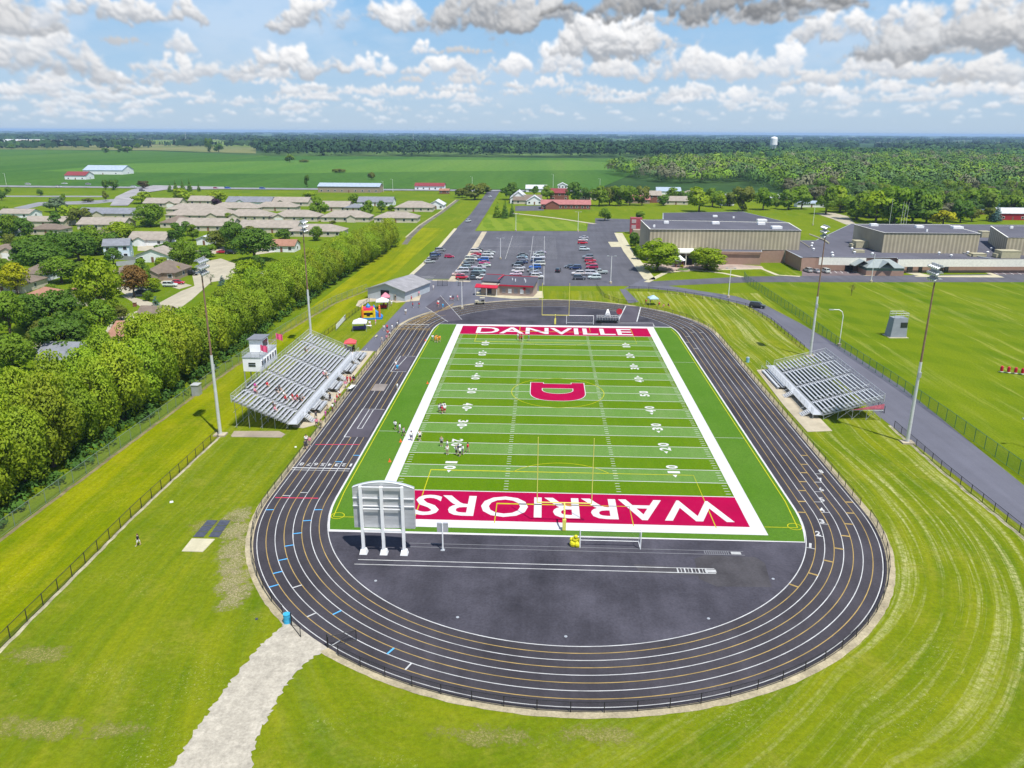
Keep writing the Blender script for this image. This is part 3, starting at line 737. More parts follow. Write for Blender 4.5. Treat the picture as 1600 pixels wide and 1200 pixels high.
# ------------------------------------------------------------------ tree belt along the left fence
n_ = 0
def belt_col():
    k_ = rnd.uniform(.80, 1.06); w_ = rnd.uniform(.9, 1.12); return (G_BELT[0]*k_*w_, G_BELT[1]*k_, G_BELT[2]*k_)
belt = []
y = -6.0
while y < 262:
    belt.append((-77.6-.2*math.sin(y*.11)+(0 if y < 120 else (y-120)*.045), y)); y += 7.0+rnd.uniform(-.9, 1.1)
for i, (x, y) in enumerate(belt):
    hh_ = (14.2 if y < 60 else 12.4)+rnd.uniform(-1.7, 1.0)
    tree('plume', (x, y), hh_, 8.9+rnd.uniform(-.9, 1.4), belt_col(), f'leafy green tree, {ordn(i)} from the camera end of the row along the left fence', group='trees of the belt along the left fence')
y = -4; i = 0
while y < 258:
    if not (38 < y < 46):
        x = -85.5+rnd.uniform(-1, 1)+(0 if y < 120 else (y-120)*.045)
        tree('plume', (x, y), (14.2 if y < 70 else 11.6)+rnd.uniform(-1.4, 1), 9.2, belt_col(), f'leafy tree, {ordn(i)} from the camera end of the row behind the fence row', group='trees of the belt along the left fence'); i += 1
    y += 8.4
y = 0; i = 0
while y < 34:
    tree('plume', (-93+rnd.uniform(-1, 1), y), 11.5, 9.6, [c_*.95 for c_ in G_BELT], f'broad leafy tree, {ordn(i)} in the rearmost row of the belt at the left edge', group='trees of the belt along the left fence'); i += 1; y += 9
# ------------------------------------------------------------------ village trees (kind, x, foot, top, width, colour, label)
VT = [
 ('round',27,459,410,42,G_YEL,'yellow-green maple beside the grey-roofed house at the left edge'),
 ('round',160,492,395,64,G_LIME,'tall bright green tree left of the pale blue house'),
 ('round',97,442,400,52,G_MID,'green tree standing over the mown back lawn'),
 ('round',60,412,365,58,G_DARK,'dark spreading tree at the left of the big central clump'),
 ('round',92,404,358,56,G_DARK,'tallest dark tree in the middle of the central clump'),
 ('round',124,410,362,54,G_DARK,'dark tree at the right of the big central clump'),
 ('round',150,398,353,42,G_MID,'dark green tree touching the pale blue house'),
 ('round',75,430,378,64,G_DARK,'low dark tree in front of the central clump'),
 ('oval',34,424,378,30,G_DARK,'narrow dark tree between the left houses'),
 ('round',210,464,414,42,G_RUST,'rust-coloured tree over the driveway with a parked car'),
 ('oval',224,452,402,24,G_MID,'slim green tree beside the grey hipped roof'),
 ('round',18,530,455,54,G_MID,'green tree at the left edge below the yellow-green maple'),
 ('round',50,515,452,58,G_DARK,'dark tree in front of the tan-roofed bungalow'),
 ('round',94,512,446,60,G_DARK,'dark tree in front of the brown-roofed house'),
 ('round',22,588,512,62,G_MID,'rounded tree behind the tree belt at the left edge'),
 ('round',100,562,486,74,G_DARK,'wide dark tree beside the parked blue-striped car'),
 ('round',161,532,468,46,G_MID,'rounded tree beside the street bend'),
 ('cone',247,497,462,24,G_BLUE,'blue spruce beside the concrete street'),
 ('round',36,371,336,30,G_DARK,'dark tree right of the white shed at far left'),
 ('round',12,372,330,32,G_MID,'green tree behind the white shed at far left'),
 ('oval',88,357,330,18,G_DARK,'small dark egg-shaped tree among the tan roofs'),
 ('round',128,352,322,32,G_OLIVE,'loose olive tree behind the tan roofs'),
 ('round',88,331,308,30,G_GREY,'silvery willow beside the far pond road'),
 ('round',110,345,318,30,G_LIME,'yellowish bushy tree right of the silvery willow'),
 ('round',235,354,313,42,G_MID,'large green tree in the middle of the tan roofs'),
 ('cone',183,356,337,16,G_DARK,'small dark conifer before the long tan roof'),
 ('round',187,380,346,44,G_LIME,'light green tree behind the brick-gabled house'),
 ('oval',278,382,347,24,G_DARK,'dark oval tree right of the brick-gabled house'),
 ('oval',302,376,350,17,G_MID,'thin green tree beside the white garden shed'),
 ('round',290,424,370,42,G_MID,'large green tree over the parked dark car'),
 ('round',341,388,356,34,G_OLIVE,'olive tree near the red car by the cul-de-sac'),
 ('round',366,392,340,34,G_DARK,'tall dark tree behind the cul-de-sac'),
 ('round',398,408,357,60,G_DARK,'broad dark green tree beyond the cul-de-sac'),
 ('shrub',274,434,414,20,G_YEL,'small yellow-green tree beside the grey hipped house'),
 ('round',388,446,400,40,G_LIME,'bright tree at the right side of the cul-de-sac'),
 ('cone',348,447,430,15,G_BLUE,'small bluish conifer in the cul-de-sac garden'),
 ('sparse',330,445,425,14,G_GREY,'thin grey-green tree in the cul-de-sac garden'),
 ('oval',404,428,398,22,G_DARK,'narrow dark tree beside the bright cul-de-sac tree'),
 ('round',288,316,293,32,G_LIME,'light green tree behind the farthest tan roofs, left one'),
 ('round',340,318,296,32,G_LIME,'light green tree left of the purple shrub'),
 ('shrub',339,322,309,16,G_PURP,'purple-leaved shrub among the far tan roofs'),
 ('round',222,318,299,30,G_LIME,'low bright tree beside the pale side road'),
 ('round',500,340,307,26,G_MID,'round tree in the middle of the rear tan roofs'),
 ('round',574,342,312,20,G_MID,'green tree left of the grey-roofed duplex'),
 ('oval',596,332,313,12,G_DARK,'small dark tree before the grey-roofed duplex'),
 ('round',554,320,301,17,G_MID,'green tree left of the grey slate roof'),
 ('round',484,313,298,22,G_LIME,'bushy tree below the long metal-roofed building'),
 ('round',443,377,355,22,G_DARK,'small dark tree behind the belt near the orange roof'),
 ('round',495,376,350,18,G_MID,'small green tree behind the belt by the tan house'),
 ('shrub',560,330,322,12,G_OLIVE,'small shrub in a yard between tan roofs'),
 ('cone',266,300,285,9,G_DARK,'first dark spruce beside the highway, leftmost of five'),
 ('cone',275,300,281,10,G_DARK,'second of the five dark spruces beside the highway'),
 ('cone',286,300,279,10,G_DARK,'middle of the five dark spruces beside the highway'),
 ('cone',297,299,280,10,G_DARK,'fourth of the five dark spruces beside the highway'),
 ('cone',311,299,285,7,G_DARK,'lone dark spruce right of the highway spruces'),
 ('round',165,296,279,10,G_DARK,'dark round tree left of the highway junction'),
 ('round',178,297,279,14,G_DARK,'bigger dark tree at the highway junction'),
 ('round',3,313,294,14,G_DARK,'dark tree cut by the left edge near the frontage road'),
 ('round',63,306,294,9,G_DARK,'small round dark tree alone on the far verge'),
 ('shrub',13,302,291,9,G_MID,'small shrub on the far verge at left'),
 ('round',480,293,271,8,G_DARK,'lone narrow tree at the edge of the soybean field'),
 ('round',224,295,281,16,(.10,.09,.03),'reddish tree beside the side road junction'),
 ('shrub',137,316,309,18,G_OLIVE,'low hedge beside the frontage road'),
 ('round',742,312,284,32,G_OLIVE,'yellowish tree left of the main road end'),
 ('round',755,303,283,22,G_OLIVE,'yellowish tree nearest the main road end'),
 ('shrub',722,309,293,22,G_OLIVE,'low yellowish bush left of the main road end'),
 ('cone',777,340,314,14,G_MID,'dark pine nearest the main road, left of three'),
 ('cone',789,341,312,14,G_DARK,'middle of the three pines by the main road'),
 ('cone',800,339,317,10,G_DARK,'right of the three pines by the main road'),
 ('round',797,312,284,26,G_DARK,'dark tree left of the white church'),
 ('round',835,305,290,14,G_DARK,'dark tree behind the white church'),
 ('round',855,313,289,18,G_MID,'tree between the church and the red-roofed school'),
 ('round',897,316,281,24,G_DARK,'tall dark tree right of the red-roofed house'),
 ('round',936,322,285,26,G_MID,'first tree in the line right of the pink-roofed school'),
 ('round',952,321,288,24,G_OLIVE,'second tree in the line right of the pink-roofed school'),
 ('round',967,322,286,24,G_MID,'third tree in the line right of the pink-roofed school'),
 ('round',984,321,287,24,G_MID,'fourth tree in the line right of the pink-roofed school'),
 ('round',1003,321,287,22,G_OLIVE,'tree left of the pink brick house'),
 ('round',1037,321,302,18,G_DARK,'small dark round tree in front of the blue-roofed house'),
 ('round',1092,331,291,36,G_LIME,'large bright tree just behind the long dark roof'),
 ('round',1113,323,289,26,G_MID,'green tree right of the large bright tree'),
 ('round',1126,325,300,17,G_LIME,'small bright tree left of the white farmhouse'),
 ('round',1160,330,287,32,G_OLIVE,'yellowish tree right of the white farmhouse'),
 ('round',1192,328,288,28,G_MID,'green tree left of the white garage'),
 ('shrub',1212,326,310,12,G_MID,'small shrub beside the white garage'),
 ('round',945,345,322,18,G_MID,'small round tree alone on the campus lawn'),
 ('shrub',1001,343,328,20,G_MID,'dark bush behind the red entrance tower'),
 ('round',1026,423,371,62,G_LIME,'large spreading tree left of the courtyard shelter'),
 ('round',1104,422,382,52,G_LIME,'spreading tree right of the courtyard shelter'),
 ('shrub',993,385,360,20,G_DARK,'dark bush beside the brick corner of the gym'),
 ('shrub',996,405,382,14,G_MID,'small bush along the parking lot pavement'),
 ('shrub',1065,408,390,16,G_OLIVE,'bush between the two courtyard trees'),
 ('shrub',1065,419,413,6,G_YEL,'yellow flower bush in the courtyard planter'),
 ('round',1232,328,293,26,G_MID,'first tree at the left end of the wood behind the school'),
 ('round',1252,327,290,26,G_MID,'second tree from the left of the wood behind the school'),
 ('round',1290,335,290,32,G_MID,'tree where the wood meets the gravel drive'),
 ('round',1312,332,289,36,G_LIME,'bright tree at the near edge of the wood'),
 ('round',1338,343,296,42,G_MID,'low full tree in the wood behind the rear gym'),
 ('round',1368,348,290,48,G_LIME,'bushy tree left of the flagpoles'),
 ('round',1396,349,285,50,G_MID,'tallest tree behind the flagpoles'),
 ('round',1425,348,287,46,G_DARK,'dark tree right of the flagpoles'),
 ('round',1447,349,298,40,G_MID,'full tree left of the yellow tree'),
 ('round',1473,352,325,34,G_YEL,'bright yellow tree behind the rear gym'),
 ('round',1500,348,308,30,G_DARK,'dark tree right of the bright yellow tree'),
 ('round',1533,331,288,48,G_MID,'large tree left of the red-roofed barn'),
 ('cone',1556,347,318,18,G_BLUE,'grey-blue spruce left of the red barn'),
 ('round',1580,338,299,40,G_MID,'large tree above the red barn at the right edge'),
 ('round',1545,345,322,20,G_OLIVE,'olive tree left of the grey-blue spruce'),
 ('round',1518,346,320,22,G_OLIVE,'loose olive tree behind the small grey house'),
 ('sparse',1330,462,441,12,(.14,.10,.05),'nearly bare young tree alone on the practice field'),
 ('round',214,232,224,10,G_DARK,'small dark tree in the line before the far woods, left'),
 ('round',186,238,225,12,G_DARK,'dark tree left in the clump on the pale field'),
 ('round',200,239,227,14,G_DARK,'dark tree in the middle of the clump on the pale field'),
 ('round',165,239,230,12,G_DARK,'low dark tree at the left of the pale field clump'),
 ('round',327,238,213,12,G_DARK,'tall dark tree at the left end of the forest wall'),
 ('round',342,238,222,14,G_DARK,'lower dark tree at the left end of the forest wall'),
 ('round',18,234,225,10,G_DARK,'dark tree at the far left field corner'),
 ('round',453,254,239,14,G_MID,'round tree standing alone in the soybean field'),
 ('shrub',530,270,263,22,G_OLIVE,'low scrub in the middle of the soybean field'),
 ('shrub',580,281,268,12,G_OLIVE,'small bush near the lower middle of the soybean field'),
 ('shrub',475,254,249,16,G_OLIVE,'low bush right of the lone field tree'),
]
for k_, cx_, yb, yt, w_, c_, lab in VT:
    far_ = depth(U(cx_, yb)) > 420
    kk = 'far' if (k_ == 'round' and far_) else k_
    tree_px(kk, cx_, yb, yt, w_, c_, lab, 'shrub' if k_ == 'shrub' else 'tree', 'trees and shrubs of the village and campus')
# trees filling gaps between village houses
n0 = 0; spots = []
gc = ('small round', 'young green', 'bushy', 'dark leafy')
for _ in range(900):
    px, py = rnd.uniform(-20, 600), rnd.uniform(312, 470)
    if py > 330 and px > 250+ (470-py)*1.6: continue
    q = U(px, py)
    if q.x > -84 - (0 if q.y < 120 else 0): continue
    if all((abs(px-a)*.5+abs(py-b_) > 9) for a, b_ in spots) and all(abs(px-v_[1]) > v_[4]*.4 or abs(py-v_[2]) > 10 for v_ in VT) and all(abs(px-v_[0]) > 12 or abs(py-v_[1]) > 6 for v_ in HPX):
        spots.append((px, py))
    if len(spots) >= 26: break
spots.sort(key=lambda a: -a[1])
for i, (px, py) in enumerate(spots):
    w_ = rnd.uniform(4.5, 7.5); q = U(px, py); k_ = 'far' if depth(q) > 300 else 'round'
    tree(k_, q, rnd.uniform(5, 8), w_, (G_MID, G_DARK, G_LIME, G_OLIVE)[rnd.randrange(4)], f'{gc[i % 4]} garden tree in the village, {ordn(i)} counting away from the camera', 'tree', 'trees and shrubs of the village and campus')
for i, (cx_, yb, yt, w_) in enumerate(sorted(((60,352,336,14),(140,372,350,26),(172,396,360,30),(250,404,380,16),(318,352,338,12),(330,402,380,20),(415,392,372,18),(20,350,335,20),(5,430,400,22),(132,470,440,24),(190,500,475,20),(232,470,452,14),(5,500,460,30),(80,470,440,26),(70,552,500,40),(45,498,470,40),(130,520,480,34),(352,372,352,18),(392,372,352,20),(470,352,340,12),(520,352,343,10),(612,330,318,12),(1140,322,298,20),(1215,320,300,18),(1070,318,296,22),(1050,314,292,20),(975,312,290,18),(915,312,290,16)))):
    tree_px('far' if depth(U(cx_, yb)) > 300 else 'round', cx_, yb, yt, w_, (G_MID, G_DARK, G_OLIVE)[i % 3], f'{("mid-green", "dark green", "olive green")[i % 3]} yard tree squeezed between houses, {ordn(i)} from the left of these', 'tree', 'trees and shrubs of the village and campus')

# ------------------------------------------------------------------ woods to the right and on the horizon
def inpoly(x, y, poly):
    c_ = False; n = len(poly)
    for i in range(n):
        a, b2 = poly[i], poly[(i+1) % n]
        if (a[1] > y) != (b2[1] > y) and x < (b2[0]-a[0])*(y-a[1])/(b2[1]-a[1])+a[0]: c_ = not c_
    return c_
wood_px = [(985, 268), (1010, 262), (1150, 254), (1215, 250), (1620, 247), (1640, 334), (1520, 338), (1480, 340), (1420, 342), (1350, 340), (1305, 326), (1240, 312), (1215, 298), (1160, 286), (1060, 287), (1010, 284), (968, 275), (950, 268)]
wood = [tuple(U(*p)[:2]) for p in wood_px]
pts = []
for _ in range(60000):
    px = rnd.uniform(940, 1620); q = U(px, 246+ (342-246)*rnd.random()**1.15)
    if not inpoly(q.x, q.y, wood): continue
    if all((q.x-a[0])**2+(q.y-a[1])**2 > 81*(1+ (q.y-500)/1500.) for a in pts): pts.append((q.x, q.y))
    if len(pts) > 1500: break
pts = [p for p in pts if math.sin(p[0]*.013+p[1]*.007)+math.sin(p[1]*.011-p[0]*.006)+math.sin(p[0]*.004) > -1.25]
pts = [p for p in pts if not (1192 < proj((p[0], p[1], 0))[0] < 1222 and p[1] > 1100)]
pts.sort(key=lambda p: p[1])
wc = [(.11, .20, .024), (.075, .15, .030), (.16, .24, .026), (.10, .17, .055), (.15, .155, .085), (.13, .225, .02)]
near_w = pts[:175]; rest = pts[175:]
for i, (x, y) in enumerate(near_w):
    px, py = proj((x, y, 0))
    tree('far', (x, y), rnd.uniform(9, 18), rnd.uniform(10, 19), wc[rnd.randrange(6)], f'woodland tree behind the campus, {ordn(i)} counting away from the near edge', 'tree', 'woodland trees behind the campus')
def canopy(name, pts_, hr, wr, seed, nf, size, cols, z0=0.):
    """a wood that reads as one mass: leaf clumps heaped over each of its trees"""
    rs_ = np.random.RandomState(seed); n = len(pts_); vs = []
    P_ = np.array(pts_); h = rs_.uniform(*hr, n); w = rs_.uniform(*wr, n)
    idx = np.repeat(np.arange(n), nf); N = len(idx)
    d = rs_.normal(size=(N, 3)); d[:, 2] = np.abs(d[:, 2])*1.1-.35; d /= np.linalg.norm(d, axis=1)[:, None]
    k = rs_.uniform(.8, 1.05, N)[:, None]
    lump = 1+.22*np.sin(d[:, :1]*5+idx[:, None])*np.cos(d[:, 1:2]*5+idx[:, None]*2)
    rad = np.stack([w[idx]/2, w[idx]/2, h[idx]*.45], 1)
    p = np.stack([P_[idx, 0], P_[idx, 1], h[idx]*.55], 1)+d*rad*k*lump
    nn = d+rs_.normal(size=(N, 3))*.2; nn /= np.linalg.norm(nn, axis=1)[:, None]
    a = np.cross(nn, rs_.normal(size=(N, 3))); a /= np.linalg.norm(a, axis=1)[:, None]; b_ = np.cross(nn, a)
    s_ = (size*rs_.uniform(.6, 1.2, N))[:, None]
    v = np.stack([p-a*s_, p-b_*s_*.7, p+a*s_, p+b_*s_*.7], 1)
    me = bpy.data.meshes.new(name); me.vertices.add(4*N); me.vertices.foreach_set('co', v.ravel())
    me.loops.add(4*N); me.loops.foreach_set('vertex_index', np.arange(4*N, dtype=np.int32))
    me.polygons.add(N); me.polygons.foreach_set('loop_start', np.arange(0, 4*N, 4, dtype=np.int32)); me.update(calc_edges=True)
    ca = me.color_attributes.new('tone', 'FLOAT_COLOR', 'POINT'); cc = np.ones((N, 4, 4)); C3 = np.array(cols)[rs_.randint(0, len(cols), n)]*rs_.uniform(.8, 1.2, (n, 1))
    cc[:, :, :3] = C3[idx][:, None, :]; ca.data.foreach_set('color', cc.ravel().astype(np.float32))
    me.materials.append(MATS['wood_leaves']); sn = d*.8+nn*.35+np.array([0, 0, .35]); sn /= np.linalg.norm(sn, axis=1)[:, None]
    me.polygons.foreach_set('use_smooth', np.ones(N, dtype=bool)); me.normals_split_custom_set_from_vertices(np.repeat(sn, 4, 0)); o = bpy.data.objects.new(name, me); COL.objects.link(o); return o
m, t, b, pos = newmat('wood_leaves', .8, spec=.1)
at_ = t.n('ShaderNodeAttribute'); at_.attribute_name = 'tone'
k = t.vm('SCALE', at_.outputs['Color']); t.put(k.node.inputs[3], t.ramp(t.noise(pos, .25, 4, .7), .3, .7, .7, 1.3)); t.put(b.inputs['Base Color'], k)
o = canopy('woodland', rest, (10, 21), (11, 27), 3, 260, 1.15, wc); tag(o, 'broad green wood stretching away behind the campus to the water tower', 'woodland', kind='stuff')
def scatter_px(poly, n, mind):
    W_ = [tuple(U(*p)[:2]) for p in poly]; out = []
    xs = [p[0] for p in W_]; ys_ = [p[1] for p in W_]
    for _ in range(n*6):
        x, y = rnd.uniform(min(xs), max(xs)), rnd.uniform(min(ys_), max(ys_))
        if inpoly(x, y, W_): out.append((x, y))
        if len(out) >= n: break
    return out
dk = [(.026, .062, .020), (.034, .075, .024), (.022, .052, .022), (.045, .095, .024)]
o = canopy('forest', scatter_px([(400, 236), (420, 244), (800, 245), (1170, 248), (1180, 240), (1000, 233), (400, 230)], 1500, 0), (20, 27), (22, 32), 4, 60, 3.6, dk)
tag(o, 'dark forest wall behind the soybean field across the middle', 'woodland', kind='stuff')
o = canopy('forest', scatter_px([(-200, 217), (330, 219), (400, 224), (400, 216.5), (-200, 214)], 800, 0), (14, 22), (26, 50), 5, 40, 6, dk)
tag(o, 'distant wooded ridge at the far left under the horizon', 'woodland', kind='stuff')
far_pts = []
for _ in range(1500):
    d_ = 2600+15000*rnd.random()**1.4; a_ = rnd.uniform(-.72, .66)
    q = (CAM[0]+math.sin(a_)*d_, CAM[1]+math.cos(a_)*d_)
    if math.sin(q[0]*.0011+q[1]*.0017)+math.sin(q[1]*.0031-q[0]*.0007) > -.35: far_pts.append(q)
o = canopy('forest', far_pts, (12, 20), (60, 190), 6, 70, 11, [(.022, .055, .02), (.03, .07, .022), (.04, .085, .02), (.02, .05, .02)])
tag(o, 'scattered far woods fading blue towards the horizon', 'woodland', kind='stuff')
o = canopy('forest', scatter_px([(1180, 239), (1640, 242), (1640, 249), (1180, 251)], 1100, 0), (12, 17), (22, 36), 8, 60, 4, [(.03, .08, .018), (.04, .1, .02), (.06, .12, .02)])
tag(o, 'mid-distance green wood around and beyond the white water tower', 'woodland', kind='stuff')
# shrubs and weeds at the foot of the tree belt
pts = [(-74.5+rnd.uniform(-2.5, 1.2), rnd.uniform(-10, 265)) for _ in range(260)]
o = canopy('undergrowth', pts, (1.2, 2.6), (1.6, 3.4), 9, 40, .35, [(.05, .11, .015), (.04, .09, .014)]); tag(o, 'dark undergrowth along the foot of the left tree belt', 'undergrowth', kind='stuff')
# ------------------------------------------------------------------ houses
def siding(name, c): 
    m, t, b, pos = newmat(name, .75, spec=.2)
    tc = t.n('ShaderNodeTexCoord').outputs['Object']; sx = t.n('ShaderNodeSeparateXYZ'); t.put(sx.inputs[0], tc)
    f = t.ramp(t.math('SINE', t.math('MULTIPLY', sx.outputs[2], 30)), -1, 1, .93, 1.04)
    f = t.math('MULTIPLY', f, t.ramp(t.noise(tc, .8, 4), .3, .7, .9, 1.05))
    k = t.vm('SCALE', c); t.put(k.node.inputs[3], f); t.put(b.inputs['Base Color'], k); return m
def shingle(name, c):
    m, t, b, pos = newmat(name, .92, spec=.1)
    tc = t.n('ShaderNodeTexCoord').outputs['Object']
    f = t.math('MULTIPLY', t.ramp(t.noise(tc, .5, 5, .6), .3, .7, .82, 1.15), t.ramp(t.noise(tc, 5, 3, .7), .3, .7, .85, 1.12))
    k = t.vm('SCALE', c); t.put(k.node.inputs[3], f); t.put(b.inputs['Base Color'], k); return m
W_CREAM = siding('siding_cream', (.56, .50, .39)); W_WHITE = siding('siding_white', (.78, .79, .80)); W_BLUE = siding('siding_pale_blue', (.60, .70, .82))
W_GREY = siding('siding_grey', (0.351, 0.359, 0.374)); W_BRICK = siding('brick_red', (0.234, 0.094, 0.066)); W_TAN = siding('brick_tan', (0.328, 0.257, 0.195)); W_RED = siding('barn_red', (0.328, 0.023, 0.031))
R_TAN = shingle('shingle_tan', (.31, .27, .225)); R_BROWN = shingle('shingle_brown', (0.187, 0.148, 0.117)); R_GREY = shingle('shingle_grey', (0.203, 0.211, 0.234)); R_PINK = shingle('roof_pink', (.36, .15, .14))
R_WHITE = shingle('roof_white', (0.515, 0.530, 0.546)); R_RED = shingle('roof_red', (.22, .05, .055)); R_RUST = shingle('shingle_rust', (0.328, 0.172, 0.117)); R_METAL = shingle('roof_metal_blue', (0.328, 0.390, 0.468))
doorm = flat('door_brown', (.20, .10, .06)); garm = flat('garage_door_white', (.72, .71, .68), .6)
def roof_mesh(mb, x0, y0, x1, y1, z, h, kind, ov=.45):
    """gable ('gx' ridge along x, 'gy' along y) or hip roof with real thickness"""
    x0 -= ov; y0 -= ov; x1 += ov; y1 += ov; t_ = .18
    if kind == 'gy':
        xm = (x0+x1)/2; a = [(x0, y0), (x0, y1), (xm, y0), (xm, y1), (x1, y0), (x1, y1)]
        zz = [z, z, z+h, z+h, z, z]
        v = [(p[0], p[1], q) for p, q in zip(a, zz)]+[(p[0], p[1], q-t_) for p, q in zip(a, zz)]
        mb.add(v, [(0, 2, 3, 1), (2, 4, 5, 3), (7, 9, 8, 6), (9, 11, 10, 8), (0, 6, 8, 2), (2, 8, 10, 4), (1, 3, 9, 7), (3, 5, 11, 9), (0, 1, 7, 6), (4, 10, 11, 5)])
    elif kind == 'gx':
        ym = (y0+y1)/2; a = [(x0, y0), (x1, y0), (x0, ym), (x1, ym), (x0, y1), (x1, y1)]
        zz = [z, z, z+h, z+h, z, z]
        v = [(p[0], p[1], q) for p, q in zip(a, zz)]+[(p[0], p[1], q-t_) for p, q in zip(a, zz)]
        mb.add(v, [(0, 1, 3, 2), (2, 3, 5, 4), (6, 8, 9, 7), (8, 10, 11, 9), (0, 2, 8, 6), (2, 4, 10, 8), (1, 7, 9, 3), (3, 9, 11, 5), (0, 6, 7, 1), (4, 5, 11, 10)])
    else:
        dx, dy = x1-x0, y1-y0; k = min(dx, dy)/2
        if dx >= dy: r0, r1 = (x0+k, (y0+y1)/2), (x1-k, (y0+y1)/2)
        else: r0, r1 = ((x0+x1)/2, y0+k), ((x0+x1)/2, y1-k)
        v = [(x0, y0, z), (x1, y0, z), (x1, y1, z), (x0, y1, z), (*r0, z+h), (*r1, z+h)]+[(x0, y0, z-t_), (x1, y0, z-t_), (x1, y1, z-t_), (x0, y1, z-t_)]
        f = [(0, 1, 5, 4), (1, 2, 5), (2, 3, 4, 5), (3, 0, 4)] if dx >= dy else [(0, 1, 4), (1, 2, 5, 4), (2, 3, 5), (3, 0, 4, 5)]
        mb.add(v, f+[(0, 6, 7, 1), (1, 7, 8, 2), (2, 8, 9, 3), (3, 9, 6, 0), (9, 8, 7, 6)])
def gable_wall(mb, x0, y0, x1, y1, z, h, kind):
    mb.box(((x0+x1)/2, (y0+y1)/2, z/2), (x1-x0, y1-y0, z))
    if kind == 'gx':
        ym = (y0+y1)/2
        for x, s_ in ((x0, 1), (x1, -1)): mb.add([(x, y0, z), (x, y1, z), (x, ym, z+h*.96), (x+s_*.2, y0, z), (x+s_*.2, y1, z), (x+s_*.2, ym, z+h*.96)], [(0, 1, 2), (5, 4, 3), (0, 2, 5, 3), (1, 4, 5, 2)])
    if kind == 'gy':
        xm = (x0+x1)/2
        for y, s_ in ((y0, 1), (y1, -1)): mb.add([(x0, y, z), (x1, y, z), (xm, y, z+h*.96), (x0, y+s_*.2, z), (x1, y+s_*.2, z), (xm, y+s_*.2, z+h*.96)], [(0, 1, 2), (5, 4, 3), (0, 2, 5, 3), (1, 4, 5, 2)])
HK = {}
def window_part(root, x, y, z, w, h, face):
    """framed window on the wall facing -y (0), +x (1), -x (3)"""
    key = (round(w, 1), round(h, 1), face)
    if key not in HK:
        f, p = M(), M()
        if face == 0: f.box((0, -.03, 0), (w+.24, .1, h+.24)); p.box((0, -.085, 0), (w, .03, h))
        else:
            s_ = 1 if face == 1 else -1
            f.box((s_*.03, 0, 0), (.1, w+.24, h+.24)); p.box((s_*.085, 0, 0), (.03, w, h))
        HK[key] = (f.mesh('window', white_paint), p.mesh('pane', dark_glass))
    a, b_ = HK[key]
    o = bpy.data.objects.new('window', a); COL.objects.link(o); o.parent = root; o.location = (x, y, z)
    q = bpy.data.objects.new('pane', b_); COL.objects.link(q); q.parent = o
def house(cx, yb, w, d, label, wall=W_CREAM, roof=R_TAN, kind='hip', h=2.7, rh=2.2, rz=0., wing=None, garage=None, storeys=1, chimney=False, group='houses of the village', cat='house', name='house', nw=3, loc=None):
    base = loc or U(cx, yb)
    root = thing(name, label, cat, (base[0], base[1], 0), rz, group)
    H = h*storeys; wm, rm = M(), M()
    gable_wall(wm, -w/2, 0, w/2, d, H, rh, kind); roof_mesh(rm, -w/2, 0, w/2, d, H+.02, rh, kind)
    if wing:                                # (x, width, projection towards the front)
        x_, ww, pr = wing
        gable_wall(wm, x_-ww/2, -pr, x_+ww/2, -.003, H-.02, ww*.28, 'gy'); roof_mesh(rm, x_-ww/2, -pr, x_+ww/2, d*.35, H+.04, ww*.28+.06, 'gy', .35)
    wm.build('wall', wall, root); r_ = rm.build('roof', roof, root)
    if chimney:
        c_ = M(); c_.box((w*.2, d*.6, H+rh*.8), (.7, .7, 1.6)); c_.build('chimney', W_BRICK, r_)
    if wing and garage:
        x_, ww, pr = wing; g_ = M(); g_.box((x_, -pr-.03, 1.15), (min(ww*.75, 4.9), .08, 2.2)); g_.build('garage_door', garm, root)
    used = (wing[0]-wing[1]/2-.6, wing[0]+wing[1]/2+.6) if wing else (99, 99)
    for s_ in range(storeys):
        for i in range(nw):
            x = -w/2+w*(i+.5)/nw
            if used[0] < x < used[1] and wing: continue
            if i == nw//2 and s_ == 0 and not wing:
                dm = M(); dm.box((x, -.03, 1.05), (1., .09, 2.1)); dd = dm.build('door', doorm, root); continue
            window_part(root, x, 0, s_*h+1.55, 1.3, 1.2, 0)
        window_part(root, w/2, d*.5, s_*h+1.55, 1.2, 1.1, 1)
    return root
